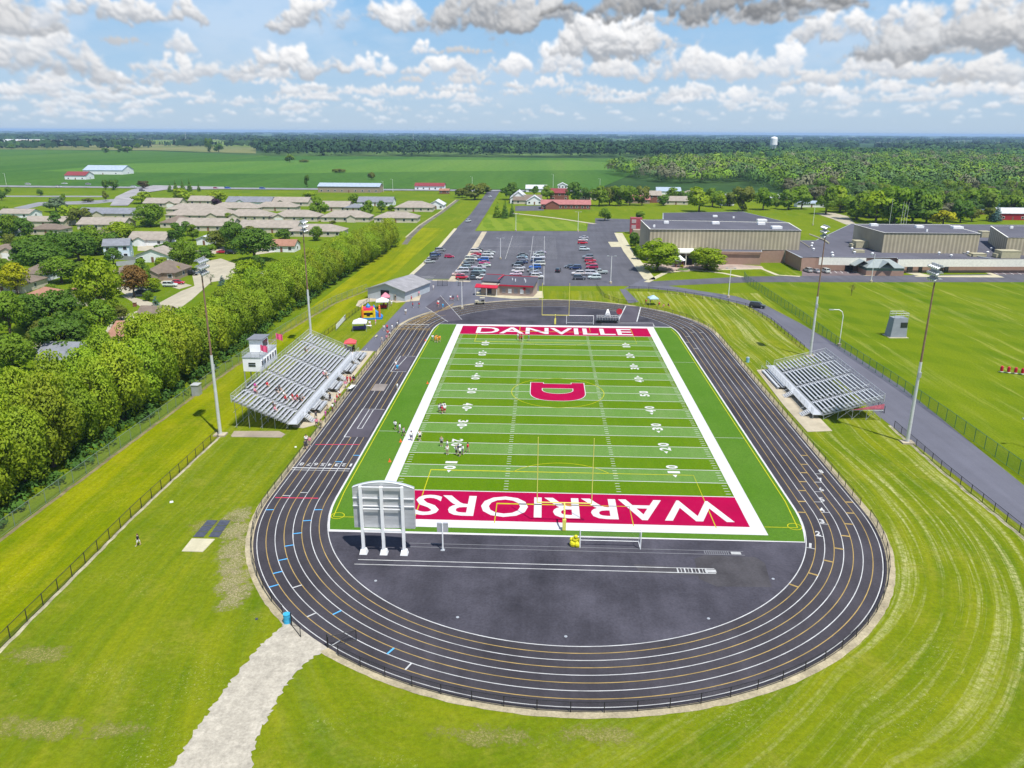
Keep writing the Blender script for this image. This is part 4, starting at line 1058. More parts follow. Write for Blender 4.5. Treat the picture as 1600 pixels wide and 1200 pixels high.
HL = [  # x, foot row, width, depth, label, options
 (22,341,17,11,'tan-roofed house with a white gable end at the far left',dict(wall=W_WHITE,roof=R_TAN,kind='gx')),
 (68,354,20,11,'long tan-roofed house left of the small dark conifer',dict(kind='gx')),
 (72,367,14,9,'grey-brown roof behind the dark central clump',dict(roof=R_BROWN)),
 (165,341,30,12,'grey-roofed row house with two small front gables',dict(roof=R_GREY,wall=W_CREAM,wing=(-3,6,3),kind='gx',rh=2.8)),
 (157,359,22,12,'long tan roof over a row of cream windows',dict(nw=6,kind='gx',rh=3)),
 (162,374,12,9,'small brown roof behind the bright maple',dict(roof=R_BROWN)),
 (205,340,11,14,'tan roof left of the large green village tree',dict(kind='gy')),
 (6,403,14,10,'brown-roofed house with a porch at the left edge',dict(roof=R_BROWN,wing=(3,6,2),garage=1)),
 (3,371,8,8,'white shed-like house at the left edge behind the trees',dict(wall=W_WHITE,roof=R_WHITE,kind='gy')),
 (230,384,15,10,'tan house with a red brick front gable and white end wall',dict(wall=W_WHITE,roof=R_TAN,kind='gx',rh=3,wing=(-2.5,5,2))),
 (184,405,8.5,9,'pale blue two-storey house among the dark trees',dict(wall=W_BLUE,roof=R_GREY,kind='gx',storeys=2,rh=2.2,nw=3,rz=R(20))),
 (239,410,12,9,'house with a broad white gable facing the camera',dict(wall=W_WHITE,roof=R_TAN,kind='gy',rh=2.6)),
 (251,438,9.5,12,'grey hipped roof house beside the rust-coloured tree',dict(wall=W_TAN,roof=R_BROWN,kind='hip',rh=3.2,wing=(-1.5,4.5,3))),
 (188,440,8,9,'small grey-brown roof left of the rust-coloured tree',dict(roof=R_BROWN,kind='hip')),
 (118,478,7,9,'brown-roofed cottage with dark front windows',dict(wall=W_CREAM,roof=R_RUST,kind='gy',rh=2.6)),
 (60,478,8,8,'tan-roofed bungalow half hidden by dark trees',dict(roof=R_RUST,kind='hip')),
 (4,458,12,12,'large grey-roofed house cut by the left edge',dict(roof=R_BROWN,kind='hip',rh=2.8)),
 (52,440,8,9,'brown-roofed house with a blue-white front window bay',dict(wall=W_WHITE,roof=R_BROWN,kind='hip',rh=2.6)),
 (212,545,12,11,'brown-roofed house just behind the tree belt',dict(roof=R_RUST,kind='gx',wall=W_TAN,rh=2.6)),
 (238,511,7,7,'small brown roof beside the blue spruce',dict(roof=R_BROWN,kind='gx')),
 (125,581,17,9,'blue-grey roofed long house behind the tree belt',dict(roof=R_GREY,wall=W_WHITE,kind='gx',rh=2.6)),
 (185,580,9,15,'blue-grey roofed wing with a white front gable behind the belt',dict(roof=R_GREY,wall=W_WHITE,kind='gy',rh=3,rz=R(-18))),
 (252,324,22,12,'tan-roofed duplex with a white arched dormer, farthest row left',dict(kind='gx',rh=3,wing=(7,6,2),garage=1)),
 (313,320,15,11,'tan terraced roof right of the light green tree',dict(kind='gx',rh=3)),
 (298,334,28,12,'long tan roof in the second row of the village',dict(rh=3)),
 (312,344,36,14,'widest tan roof with small white front gables',dict(rh=3.6,wing=(8,6,2.5),nw=7)),
 (318,361,27,13,'cream house with a long tan roof and dark patio doors',dict(rh=3.2,nw=6,kind='gx')),
 (388,322,28,13,'grey slate roofed duplex in the farthest row',dict(roof=R_GREY,wall=W_WHITE,kind='gx',rh=3.2,wing=(-5,6,2))),
 (364,332,28,12,'tan hipped roof below the grey slate roof',dict(rh=3)),
 (384,345,24,13,'tan-roofed house with a brown porch gable in the middle row',dict(rh=3.2,wing=(-6,6,2.5),nw=5)),
 (418,364,27,13,'tan-roofed cream house nearest the belt, with patio doors',dict(rh=3,nw=6,kind='gx')),
 (273,356,14,12,'grey-brown roof left of the cream house with patio doors',dict(roof=R_BROWN,rh=3)),
 (319,383,6,5,'white garden shed between two dark oval trees',dict(wall=W_WHITE,roof=R_WHITE,kind='gy',rh=1.4,nw=1)),
 (449,322,26,12,'tan duplex with two white arched dormers, farthest row right',dict(kind='gx',rh=3,wing=(-4,5,2))),
 (430,330,24,10,'tan roof below the duplex with white arched dormers',dict(rh=2.8)),
 (460,346,24,13,'tan-roofed house with a white garage on its left',dict(rh=3.2,wing=(-8,6,3),garage=1,nw=5)),
 (492,370,24,12,'tan-roofed cream house touching the belt at its far half',dict(rh=2.8,nw=6)),
 (518,330,20,13,'tan roof between the round tree and the grey duplex',dict(kind='gx',rh=3.2)),
 (586,322,22,12,'grey-roofed duplex with a white right end',dict(roof=R_GREY,wall=W_WHITE,kind='gx',rh=3.2)),
 (552,331,10,10,'small grey roof left of the grey-roofed duplex',dict(roof=R_GREY)),
 (539,347,25,12,'tan hipped house with a small dormer above two windows',dict(rh=3.2,wing=(4,5,2),nw=5)),
 (646,331,22,14,'large tan hipped roof at the right end of the village',dict(rh=3.6,nw=5)),
 (681,327,9,13,'white gable-fronted house at the right end of the village',dict(wall=W_WHITE,roof=R_WHITE,kind='gy',rh=3)),
 (618,348,22,12,'tan roof behind the far end of the tree belt',dict(rh=2.8,nw=5)),
 (440,394,10,8,'orange-brown roof behind the belt near the pole',dict(roof=R_RUST,wall=W_WHITE,kind='gx')),
 (404,446,5,6,'small white outbuilding behind the belt near the tall pole',dict(wall=W_WHITE,roof=R_WHITE,kind='gy',nw=1,rh=1.2)),
 # around the main road end and behind the campus
 (810,318,12,24,'white church with a steep gable beside the main road',dict(wall=W_WHITE,roof=R_WHITE,kind='gy',rh=5,h=3.4,name='church',cat='church')),
 (824,319,20,14,'low cream church hall with a grey-brown roof',dict(roof=R_BROWN,rh=3.4,kind='gx')),
 (835,320,11,12,'white-gabled end of the church hall',dict(roof=R_WHITE,wall=W_WHITE,kind='gy',rh=3.5)),
 (838,300,18,12,'white house at the far side of the highway',dict(wall=W_WHITE,roof=R_WHITE,kind='gx',rh=3)),
 (874,313,14,14,'red-roofed house with a white dormer',dict(wall=W_BRICK,roof=R_RED,kind='gx',storeys=2,rh=3)),
 (879,300,8,10,'white cupola house behind the red-roofed house',dict(wall=W_WHITE,roof=R_WHITE,kind='gy',storeys=2)),
 (921,312,14,12,'pink-white house left of the roadside tree line',dict(wall=W_CREAM,roof=R_BROWN,kind='gx',rh=3)),
 (960,311,14,12,'cream house hidden behind the roadside tree line',dict(wall=W_CREAM,roof=R_TAN,kind='gx',rh=3)),
 (998,318,16,12,'pink-grey house between two roadside trees',dict(wall=W_TAN,roof=R_PINK,kind='gx',rh=3)),
 (1018,317,14,12,'brick house with a pinkish roof right of the trees',dict(wall=W_BRICK,roof=R_TAN,kind='gx',storeys=2,rh=3)),
 (1045,304,20,12,'house with a pale blue metal roof',dict(wall=W_WHITE,roof=R_METAL,kind='gx',rh=3)),
 (1056,320,17,12,'cream farmhouse with a white front porch behind the long roof',dict(wall=W_CREAM,roof=R_TAN,kind='gx',rh=3)),
 (1078,308,12,10,'tan roof peeping left of the large bright tree',dict(roof=R_TAN)),
 (1137,321,9,11,'white two-storey farmhouse between roadside trees',dict(wall=W_WHITE,roof=R_WHITE,kind='gx',storeys=2)),
 (1216,315,12,10,'white-roofed garage with a brown front',dict(wall=W_BRICK,roof=R_WHITE,kind='gx',rh=2.4)),
 (1268,301,22,8,'long grey-white roof inside the wood',dict(wall=W_WHITE,roof=R_GREY,kind='gx',rh=2)),
 (1268,324,20,8,'low white building with a teal end at the wood edge',dict(wall=W_WHITE,roof=R_METAL,kind='gx',rh=1.6)),
 (1490,303,26,16,'white-roofed building with a red end inside the wood',dict(wall=W_WHITE,roof=R_WHITE,kind='gx',rh=4)),
 (1503,305,14,14,'red-walled barn end beside the white roof in the wood',dict(wall=W_RED,roof=R_RED,kind='gy',rh=4)),
 (1590,293,22,14,'white house in the trees at the right edge',dict(wall=W_WHITE,roof=R_WHITE,kind='hip',rh=4)),
 (1528,335,10,8,'small grey-roofed house beside the grey-blue spruce',dict(wall=W_BRICK,roof=R_METAL,kind='hip')),
 (1582,344,17,10,'red barn with a white roof and white trim at the right edge',dict(wall=W_RED,roof=R_WHITE,kind='gx',rh=3,h=4,cat='barn',name='barn')),
 (118,281,22,16,'white farmhouse with a dark red roof by the highway',dict(wall=W_WHITE,roof=R_RED,kind='gx',rh=3.6,h=4.4)),
 (161,273,46,26,'long white metal barn in the soybean field',dict(wall=W_WHITE,roof=R_METAL,kind='gx',rh=5,h=5,cat='barn',name='barn')),
 (30,224,150,60,'long white barn with trees at far left',dict(wall=W_WHITE,roof=R_WHITE,kind='gx',rh=8,h=6,cat='barn',name='barn')),
 (80,226,260,60,'longest white barn at the far left skyline',dict(wall=W_WHITE,roof=R_TAN,kind='gx',rh=9,h=6,cat='barn',name='barn')),
 (545,301,52,16,'long brown commercial building with a pale blue metal roof',dict(wall=W_TAN,roof=R_METAL,kind='gx',rh=2.5,h=5,nw=9,cat='shop',name='shop_building')),
 (671,297,26,12,'low white roadside building with a red metal roof',dict(wall=W_WHITE,roof=R_RED,kind='gx',rh=2.5,h=3.4,nw=5,cat='shop',name='shop_building')),
 (694,303,8,6,'tiny red-roofed shed beside the highway',dict(wall=W_BRICK,roof=R_RUST,kind='gx',rh=1.5)),
]
for cx_, yb, w_, d_, lab, kw in HL: house(cx_, yb, w_*(1.1 if cx_ < 700 and 318 < yb else 1), d_*(1.1 if cx_ < 700 and 318 < yb else 1), lab, **kw)
# pink-roofed school annex
r = house(884, 327, 33, 12, 'long brick building with a pink roof and a white entrance gable', wall=W_BRICK, roof=R_PINK, kind='gx', rh=2.6, h=3.2, nw=9, wing=(-9, 9, 3), group=None, name='brick_building', cat='building')
# garden fences, mailbox
for lab, a, b_ in (('grey wooden garden fence below the pale blue house', (178, 405), (214, 408)), ('second grey wooden garden fence behind the rust-coloured tree', (182, 416), (214, 413))):
    p, q = U(*a), U(*b_); mb = M(); mb.beam((p.x, p.y, .85), (q.x, q.y, .85), .06, 1.7); tag(mb.build('garden_fence', W_GREY), lab, 'fence')
p = U(211, 479); rt = thing('mailbox', 'stubby brown brick mailbox pillar beside the street', 'mailbox', p)
M().box((0, 0, .6), (.8, .8, 1.2)).build('pillar', W_BRICK, rt); M().box((0, 0, 1.26), (.95, .95, .12)).build('cap', concrete, rt)
# water tower
p = U(1207, 243); rt = thing('water_tower', 'white drum-shaped water tower standing above the far wood', 'water tower', p); rt.scale = (.9, .9, 1.3)
mb = M(); mb.revolve((0, 0, 0), [(5, 13), (8.2, 16.5), (8.8, 18), (8.8, 29.5), (6.5, 31.5), (.5, 32.5)], 24); mb.build('tank', white_paint, rt)
for i in range(6):
    a = i*math.pi/3; M().tube((7*math.cos(a), 7*math.sin(a), 0), (7*math.cos(a), 7*math.sin(a), 17), .5).build('leg', white_paint, rt)
M().tube((0, 0, 0), (0, 0, 16), 1.4).build('riser_pipe', white_paint, rt)
M().revolve((0, 0, 0), [(9.4, 18.6), (9.4, 19.4), (8.8, 19.4)], 24).build('balcony', white_paint, rt)
for lab, px, pt, py in (('thin radio mast on the far left skyline', 291, 196, 222), ('thin radio mast on the skyline left of centre', 646, 178, 222), ('thin radio mast on the skyline left of the highway end', 939, 200, 222)):
    p = U(px, py); hh_ = height_at(p, pt); hh_ = min(hh_, 200)
    mb = M(); mb.tube((p.x, p.y, 0), (p.x, p.y, hh_), 1.4, .8, 6); mb.box((p.x, p.y, hh_*.7), (5, 5, 2)); tag(mb.build('radio_mast', galv), lab, 'mast')
# ------------------------------------------------------------------ school
brick = siding('school_brick', (.33, .215, .165)); 
m, t, b, pos = newmat('ribbed_wall', .8)
tc = t.n('ShaderNodeTexCoord').outputs['Object']; sx = t.n('ShaderNodeSeparateXYZ'); t.put(sx.inputs[0], tc)
f = t.ramp(t.math('SINE', t.math('MULTIPLY', sx.outputs[0], 4.2)), -.2, .6, .72, 1.05)
k = t.vm('SCALE', (.42, .365, .26)); t.put(k.node.inputs[3], t.math('MULTIPLY', f, t.ramp(t.noise(tc, .3, 4), .3, .7, .9, 1.08))); t.put(b.inputs['Base Color'], k); ribbed = m
roofm = asphalt_mat('flat_roof', (.105, .103, .122), .14, .08, scale=.06)
roof2 = asphalt_mat('flat_roof_dark', (.082, .08, .10), .14, .08, scale=.06)
tan_box = flat('unit_tan', (0.418, 0.380, 0.251), .6); darkwall = siding('wall_dark_brown', (0.129, 0.114, 0.091)); cream_band = flat('fascia_cream', (0.74, 0.72, 0.64), .6)  # darkwall is a dark brown siding colour
sch = thing('school', 'large flat-roofed brick school with two tall tan ribbed gyms', 'school', (0, 0, 0))
def block(wallname, poly_px, z, mat, z0=0., rmat=roofm, par=.35, rn='roof'):
    """a wing given by the measured outline of its roof at height z"""
    poly = [tuple(U(x, y, z)[:2]) for x, y in poly_px]
    w = M().prism(poly, z0, z-.02).build(wallname, mat, sch)
    n = len(poly); ar = sum(poly[i][0]*poly[(i+1) % n][1]-poly[(i+1) % n][0]*poly[i][1] for i in range(n))
    cx_, cy_ = sum(p[0] for p in poly)/n, sum(p[1] for p in poly)/n
    r_ = M().prism(poly, z-.02, z+.12).build(rn, rmat, sch)
    ed = M(); ed.line([(p[0], p[1]) for p in poly], .35, z+.14, True); e_ = ed.build('parapet', galv, r_)
    return poly, r_
# low wings
pA, rA = block('wing_wall', [(1045, 376), (1275, 376), (1330, 350), (1660, 352), (1660, 405), (1402, 405), (1402, 403), (1275, 402), (1253, 403), (1228, 391), (1190, 391), (1190, 394), (1118, 393), (1050, 382)], 5.0, brick, rmat=roofm)
pB, rB = block('rear_wing_wall', [(1036, 333), (1160, 331), (1229, 347.5), (1001, 343.5), (1036, 343)], 5.0, brick, rmat=roof2)
def gym(p4, z, z0):
    poly = [tuple(U(x, y, z)[:2]) for x, y in p4]
    # squared up: front from first two corners, depth from the third
    M().prism(poly, z0, z-.02).build('gym_wall', ribbed, sch)
    r_ = M().prism(poly, z-.02, z+.25).build('gym_roof', roofm, sch)
    ed = M(); ed.line([(p[0], p[1]) for p in poly], .5, z+.27, True); ed.build('parapet', cream_band, r_); return r_
g1 = gym([(1016, 359), (1252, 361), (1232, 349), (1001, 344.5)], 12.6, 0)
g2 = gym([(1382, 364.5), (1532, 366), (1482, 352), (1335, 351.5)], 12.6, 0)
g3 = gym([(1575, 372), (1700, 373), (1660, 354), (1548, 354)], 11.6, 0)
for px, py, z, w, r_ in ((1041, 349, 12.85, 2, g1), (1118, 350, 12.85, 3, g1), (1189, 351, 12.85, 3, g1), (1190, 346, 12.85, 4, g1), (1213, 357, 12.85, 4, g1), (1022, 355, 12.85, .8, g1), (1436, 356, 12.85, 3, g2), (1495, 357, 12.85, 4, g2), (1448, 362, 12.85, .6, g2), (1365, 353, 12.85, 3, g2), (1580, 357, 11.85, 1.2, g3), (1117, 339, 5.2, 2.5, rB), (1146, 341, 5.2, 1, rB)):
    p = U(px, py, z); mb = M(); mb.box((p.x, p.y, z+.45), (w, w*.7, .9)); mb.box((p.x, p.y, z+.95), (w*.8, w*.5, .12)); mb.build('roof_vent', white_paint, r_)
for px, py, sx_, sy_, sz_ in ((1348, 386, 7.5, 5, 2.6), (1410, 387, 6, 4.5, 2.4), (1573, 402, 7, 5, 2.6), (1527, 400, 5, 3.5, 1.0), (1537, 370, 4, 4, 2.5), (1342, 394, 3.5, 2.5, .8)):
    p = U(px, py, 5.2); mb = M(); mb.box((p.x, p.y, 5.15+sz_/2), (sx_, sy_, sz_)); mb.box((p.x-sx_*.55, p.y, 5.15+sz_*.3), (sx_*.25, sy_*.6, sz_*.5)); mb.box((p.x, p.y, 5.2+sz_), (sx_*1.04, sy_*1.04, .12)); mb.build('roof_unit', tan_box, rA)
for px, py in ((1126, 385), (1131, 385), (1197, 382), (1212, 385), (1242, 390), (1268, 386), (1271, 391), (1269, 382), (1331, 390), (1335, 396), (1363, 398), (1389, 389), (1389, 391), (1455, 392), (1467, 397), (1486, 401), (1512, 396), (1543, 396), (1549, 390), (1595, 389), (1590, 394), (1600, 397), (1597, 385), (1562, 377), (1576, 379), (1300, 397), (1301, 401)):
    p = U(px, py, 5.2); mb = M(); mb.tube((p.x, p.y, 5.12), (p.x, p.y, 5.6), .32, .32, 8); mb.revolve((p.x, p.y, 5.6), [(.5, 0), (.55, .25), (.2, .5)], 10); mb.build('roof_vent', white_paint, rA)
mb = M(); mb.path([tuple(U(*q, 5.4)) for q in ((1265, 366), (1288, 375), (1295, 380))], .35, 6); mb.path([tuple(U(*q, 5.4)) for q in ((1250, 376), (1265, 386))], .12, 5); mb.build('roof_duct', tan_box, rA)
mb = M(); mb.path([tuple(U(*q, 5.4)) for q in ((1488, 391), (1535, 402), (1548, 404))], .18, 5); mb.build('roof_pipe', galv, rA)
# front fascia, recessed dark entrances, windows
def wall_pts(a, b_, z): return U(*a, z), U(*b_, z)
def strip(name, a, b_, z0, z1, mat, out=.35, parent=sch, zref=5.0):
    p, q = wall_pts(a, b_, zref); mb = M(); mb.beam((p.x, p.y-out, (z0+z1)/2), (q.x, q.y-out, (z0+z1)/2), .3, z1-z0); return mb.build(name, mat, parent)
strip('fascia', (1279, 402.6), (1352, 403.6), 2.5, 5.2, cream_band, .9); strip('fascia', (1402, 405.6), (1660, 405.6), 2.5, 5.2, cream_band, .9)
for a, b_ in (((1322, 403), (1334, 403)), ((1420, 405), (1428, 405)), ((1438, 405), (1443, 405)), ((1470, 405), (1476, 405)), ((1478, 405), (1484, 405))):
    strip('entrance_door', a, b_, .1, 2.5, dark_glass, .18)
strip('wall_band', (1118, 393.2), (1190, 394.2), 4.6, 5.15, brick, .2)
mb = M(); q4 = [tuple(U(*q, 5.4)[:2]) for q in ((1051, 381.5), (1091, 382.5), (1090, 394.5), (1056, 394))]; mb.prism(q4, 5.02, 5.42)
p, q = Vector((*q4[3], 0)), Vector((*q4[2], 0))
for i in range(3): x = p.x+.6+i*(q.x-p.x-1.2)/2; mb.tube((x, p.y+.5, 0), (x, p.y+.5, 5.1), .18)
mb.build('entrance_canopy', cream_band, sch)
mb = M(); mb.box(((p.x+q.x)/2+2, p.y+4, 1.8), ((q.x-p.x)*.7, .3, 3.4)); mb.build('entrance_door', dark_glass, sch)
# red entrance tower at the gym's left end
red_panel = flat('panel_red', (0.36, 0.07, 0.09), .5); 
p = U(995, 372); mb = M()
for i, (dx, h_) in enumerate(((0, 8.2), (3.4, 7.6))): mb.box((p.x+dx*.9, p.y+18+i*4, h_/2), (3.3, 3.6, h_)) 
mb.build('entrance_tower', red_panel, sch)
mb = M(); mb.box((p.x, p.y+16.1, 6.4), (2.2, .1, 1.8)); mb.box((p.x, p.y+16.1, 3.6), (2.2, .1, 1.8)); mb.build('tower_window', flat('window_pale', (0.418, 0.342, 0.357), .3), sch)
mb = M(); mb.box((p.x+1.5, p.y+10, 1.5), (5, 5, 3.)); mb.build('entrance_porch', W_TAN, sch)
# glass entrance pavilion
gl_ = flat('greenhouse_glass', (0.122, 0.182, 0.152), .15, spec=.6); gf_ = flat('pavilion_roof', (0.289, 0.319, 0.304), .3, spec=.5)
base = U(1382, 431); pv = M(); w_, d_ = 13.5, 8
pavx = base.x
M().box((base.x, base.y+d_/2, .9), (w_, d_, 1.8)).build('pavilion_wall', brick, sch)
M().box((base.x, base.y+d_/2, 2.35), (w_-.2, d_-.2, 1.1)).build('pavilion_glazing', gl_, sch)
mb = M(); roof_mesh(mb, base.x-w_/2, base.y, base.x+w_/2, base.y+d_, 2.95, 2.6, 'hip', .2); roof_mesh(mb, base.x-2.6, base.y-1.2, base.x+2.6, base.y+d_*.5, 3.0, 2.3, 'gy', .1); roof_mesh(mb, base.x-w_/2-3.2, base.y+3, base.x-w_/2+3, base.y+d_+4, 3.05, 2.0, 'gy', .1)
mb.build('pavilion_roof', gf_, sch)
# courtyard shelter and planter
p = U(1061, 417); rt = thing('shelter', 'small white-roofed shelter on red posts in the school courtyard', 'shelter', p)
for sx_ in (-1, 1):
    for sy_ in (-1, 1): M().box((sx_*1.3, sy_*1.3, 1.3), (.3, .3, 2.6)).build('post', W_BRICK, rt)
M().revolve((0, 0, 2.6), [(2.4, 0), (2.3, .2), (1.2, 1.0), (.1, 1.9)], 8).build('roof', white_paint, rt)
p = U(1067, 423); rt = thing('planter_bench', 'low stone planter ring in front of the courtyard shelter', 'planter', p)
M().revolve((0, 0, 0), [(2.6, 0), (2.6, .5), (2.2, .5)], 16).build('ring', concrete, rt)
M().revolve((0, 0, .5), [(2.2, 0), (1.5, .25), (.1, .4)], 12).build('planting', flat('planting_green', (0.076, 0.137, 0.015), .9, var=.3), rt)
# flagpoles
for i, (px, yt, yb) in enumerate(((1389, 325, 353), (1407, 330, 354), (1411, 330, 354), (1415, 331, 354))):
    p = U(px, yb); h_ = height_at(p, yt)
    rt = thing('flagpole', 'white flagpole behind the rear gym, %s from the left of four' % ordn(i), 'flagpole', p, group='flagpoles behind the gym')
    M().tube((0, 0, 0), (0, 0, h_+5), .09, .05, 8).build('pole', white_paint, rt); M().revolve((0, 0, h_+5), [(.02, 0), (.14, .14), (.02, .28)], 8).build('finial', yellow_paint, rt)
# ------------------------------------------------------------------ barn by the track, concession stand
base = U(604, 470); rz = math.atan2(U(632, 470).y-U(576, 466).y, U(632, 470).x-U(576, 466).x)
p0, p1 = U(575, 466), U(633, 471); w_ = (p1-p0).length; d_ = 17
rt = thing('storage_building', 'pale grey metal storage barn with a dark open doorway by the track', 'storage building', ((p0.x+p1.x)/2, (p0.y+p1.y)/2, 0), math.atan2(p1.y-p0.y, p1.x-p0.x))
wm, rm = M(), M(); gable_wall(wm, -w_/2, 0, w_/2, d_, 3.0, 2.1, 'gy'); roof_mesh(rm, -w_/2, 0, w_/2, d_, 3.03, 2.15, 'gy', .5)
wm.build('wall', siding('metal_siding_pale', (0.456, 0.494, 0.532)), rt); rm.build('roof', shingle('barn_roof_grey', (0.274, 0.266, 0.274)), rt)
M().box((-.4, -.04, 1.5), (2.9, .1, 2.9)).build('doorway', flat('dark_opening', (0.009, 0.008, 0.009), .9), rt)
M().box((3.0, -.05, 1.1), (.95, .1, 2.1)).build('door', galv, rt)
mb = M(); mb.beam((-w_/2-.5, -.52, 3.0), (0, -.52, 5.12), .06, .22); mb.beam((0, -.52, 5.12), (w_/2+.5, -.52, 3.0), .06, .22); mb.build('fascia', galv, rt)
# concession stand: gabled left part, long right part, red trim
a, b_ = U(752, 460), U(833, 464); rz = math.atan2(b_.y-a.y, b_.x-a.x); Lc = (b_-a).length
rt = thing('concession_stand', 'tan concession stand with dark roof and red trim by the track', 'concession stand', a, rz)
M().box((Lc*.68, 3.5, 1.75), (Lc*.64, 7, 3.5)).build('wall', siding('concession_tan', (0.380, 0.289, 0.251)), rt)
M().box((Lc*.18, 2.6, 1.7), (Lc*.36-.01, 6.2, 3.4)).build('side_wall', siding('concession_cream', (0.395, 0.319, 0.251)), rt)
mb = M(); mb.add([(Lc*.35, -.6, 3.4), (Lc+.4, -.6, 3.4), (Lc+.4, 7.4, 5.0), (Lc*.35, 7.4, 5.0), (Lc*.35, -.6, 3.2), (Lc+.4, -.6, 3.2), (Lc+.4, 7.4, 4.8), (Lc*.35, 7.4, 4.8)], [(0, 1, 2, 3), (7, 6, 5, 4), (0, 4, 5, 1), (1, 5, 6, 2), (2, 6, 7, 3), (3, 7, 4, 0)])
rf = mb.build('roof', roof2, rt)
mb = M(); mb.add([(-.5, 2.0, 4.0), (Lc*.35, 2.0, 4.0), (Lc*.35, 7.2, 5.2), (-.5, 7.2, 5.2), (-.5, 2.0, 3.7), (Lc*.35, 2.0, 3.7), (Lc*.35, 7.2, 4.9), (-.5, 7.2, 4.9)], [(0, 1, 2, 3), (7, 6, 5, 4), (0, 4, 5, 1), (1, 5, 6, 2), (2, 6, 7, 3), (3, 7, 4, 0)]); mb.build('side_roof', roof2, rt)
tr_ = flat('trim_red', (0.456, 0.015, 0.038), .5)
mb = M(); mb.box((Lc*.68, -.66, 3.35), (Lc*.66, .1, .45)); mb.box((-.55, 4.6, 4.5), (.1, 5, .4)); mb.box((Lc*.34, 3.2, 5.25), (.3, 8, .18)); mb.box((Lc*.65, 7.45, 5.06), (Lc*.7, .15, .2)); mb.box((Lc*.17, 7.3, 5.25), (Lc*.36, .15, .2)); mb.build('trim', tr_, rt)
mb = M(); mb.add([(-1.6, -2.2, 2.7), (Lc*.34, -2.2, 2.7), (Lc*.34, 0, 3.4), (-1.6, 0, 3.4), (-1.6, -2.2, 2.5), (Lc*.34, -2.2, 2.5), (Lc*.34, 0, 3.2), (-1.6, 0, 3.2)], [(0, 1, 2, 3), (7, 6, 5, 4), (0, 4, 5, 1), (1, 5, 6, 2), (2, 6, 7, 3), (3, 7, 4, 0)]); mb.build('awning', tr_, rt)
for x in (-1.4, 2.2, Lc*.33): M().tube((x, -2.1, 0), (x, -2.1, 2.55), .07).build('awning_post', white_paint, rt)
M().box((Lc*.17, -.55, 1.4), (1.3, .1, 1.9)).build('door', dark_glass, rt)
for i in range(5):
    x = Lc*(.44+i*.115); M().box((x, -.04, 1.55), (1.1, .1, 1.4)).build('serving_hatch' if i in (1, 2) else 'window', white_paint if i % 2 else flat('hatch_grey', (0.266, 0.251, 0.266)), rt)
M().revolve((Lc*.83, -.06, 2.4), [(.02, -.45), (.45, -.2), (.45, .2), (.02, .45)], 10).build('round_sign', tr_, rt)
for x, y in ((Lc*.55, 4), (Lc*.62, 3), (Lc*.78, 4.4), (Lc*.82, 2.6)): M().tube((x, y, 3.9), (x, y, 4.9), .16).build('roof_vent', white_paint, rf)
# ------------------------------------------------------------------ fences
def screen_mat(name, c, a):
    m, t, b, pos = newmat(name, .7); b.inputs['Base Color'].default_value = (*c, 1)
    tc = t.n('ShaderNodeTexCoord').outputs['Object']
    f = t.ramp(t.noise(tc, .8, 3), .3, .7, a*.8, a*1.2); t.put(b.inputs['Alpha'], f); return m
mesh_black = screen_mat('chain_link_black', (.03, .03, .03), .20); mesh_grey = screen_mat('chain_link_grey', (.30, .32, .32), .22)
mesh_green = screen_mat('chain_link_green', (.02, .11, .06), .26); net_white = screen_mat('net_white', (.6, .6, .6), .16)
mesh_dim = screen_mat('chain_link_dim', (.16, .19, .16), .2); galv_green = flat('galvanized_mossy', (.17, .22, .19), .6)
green_paint = flat('green_paint', (0.025, 0.136, 0.085), .5)
def resample(pts, step):
    out = [Vector((*pts[0][:2], 0))]; need = step
    for a, b_ in zip(pts[:-1], pts[1:]):
        a, b_ = Vector((*a[:2], 0)), Vector((*b_[:2], 0)); L = (b_-a).length; d = (b_-a)/max(L, 1e-6); s_ = 0
        while L-s_ >= need: s_ += need; out.append(a+d*s_); need = step
        need -= L-s_
    return out
def fence(label, pts, h=1.2, step=3.0, r=.045, mat=black_metal, screen=mesh_black, bottom=True, group=None):
    q = resample(pts, step); c = q[0]
    rt = thing('chain_link_fence', label, 'fence', (c.x, c.y, 0), group=group)
    me = M().tube((0, 0, 0), (0, 0, h+.05), r, None, 6).mesh('fence_post', mat)
    for p in q[:100]:
        o = bpy.data.objects.new('fence_post', me); COL.objects.link(o); o.parent = rt; o.location = (p.x-c.x, p.y-c.y, 0)
    L_ = [(p.x-c.x, p.y-c.y) for p in q]
    M().path([(x, y, h) for x, y in L_], r*.75, 5).build('top_rail', mat, rt)
    if bottom: M().path([(x, y, .12) for x, y in L_], r*.5, 4).build('bottom_rail', mat, rt)
    mb = M(); v = []
    for x, y in L_: v += [(x, y, .1), (x, y, h)]
    mb.add(v, [(2*i, 2*i+2, 2*i+3, 2*i+1) for i in range(len(L_)-1)]); mb.build('chain_mesh', screen, rt)
    return rt
def arcp(r, a0, a1, top=False, n=40):
    yc = Y1 if top else Y0
    return [(r*math.cos(R(a0+(a1-a0)*i/n)), yc+r*math.sin(R(a0+(a1-a0)*i/n))) for i in range(n+1)]
RF = 41.35
fence('tall grey chain-link fence along the foot of the left tree belt', [(-71.6, -34), (-71.0, 60), (-69.5, 100), (-66, 135), (-60, 158)], 2.1, 3.3, .04, galv_green, mesh_dim)
fence('black chain-link fence crossing the left lawn to the light pole', [(-56.4, -36), (-57.6, 0), (-57.5, 30)], 1.5, 2.9, .05)
fence('black chain-link fence behind the home stand towards the barn', [(-58.5, 84), (-57.4, 104), (-56.0, 130), (-55.5, 139)], 1.4, 3, .045)
fence('low black fence round the left bend of the track', arcp(RF, 222.5, 180)+[(-RF, Y0+10), (-RF, 33.5)], 1.15, 3.0)
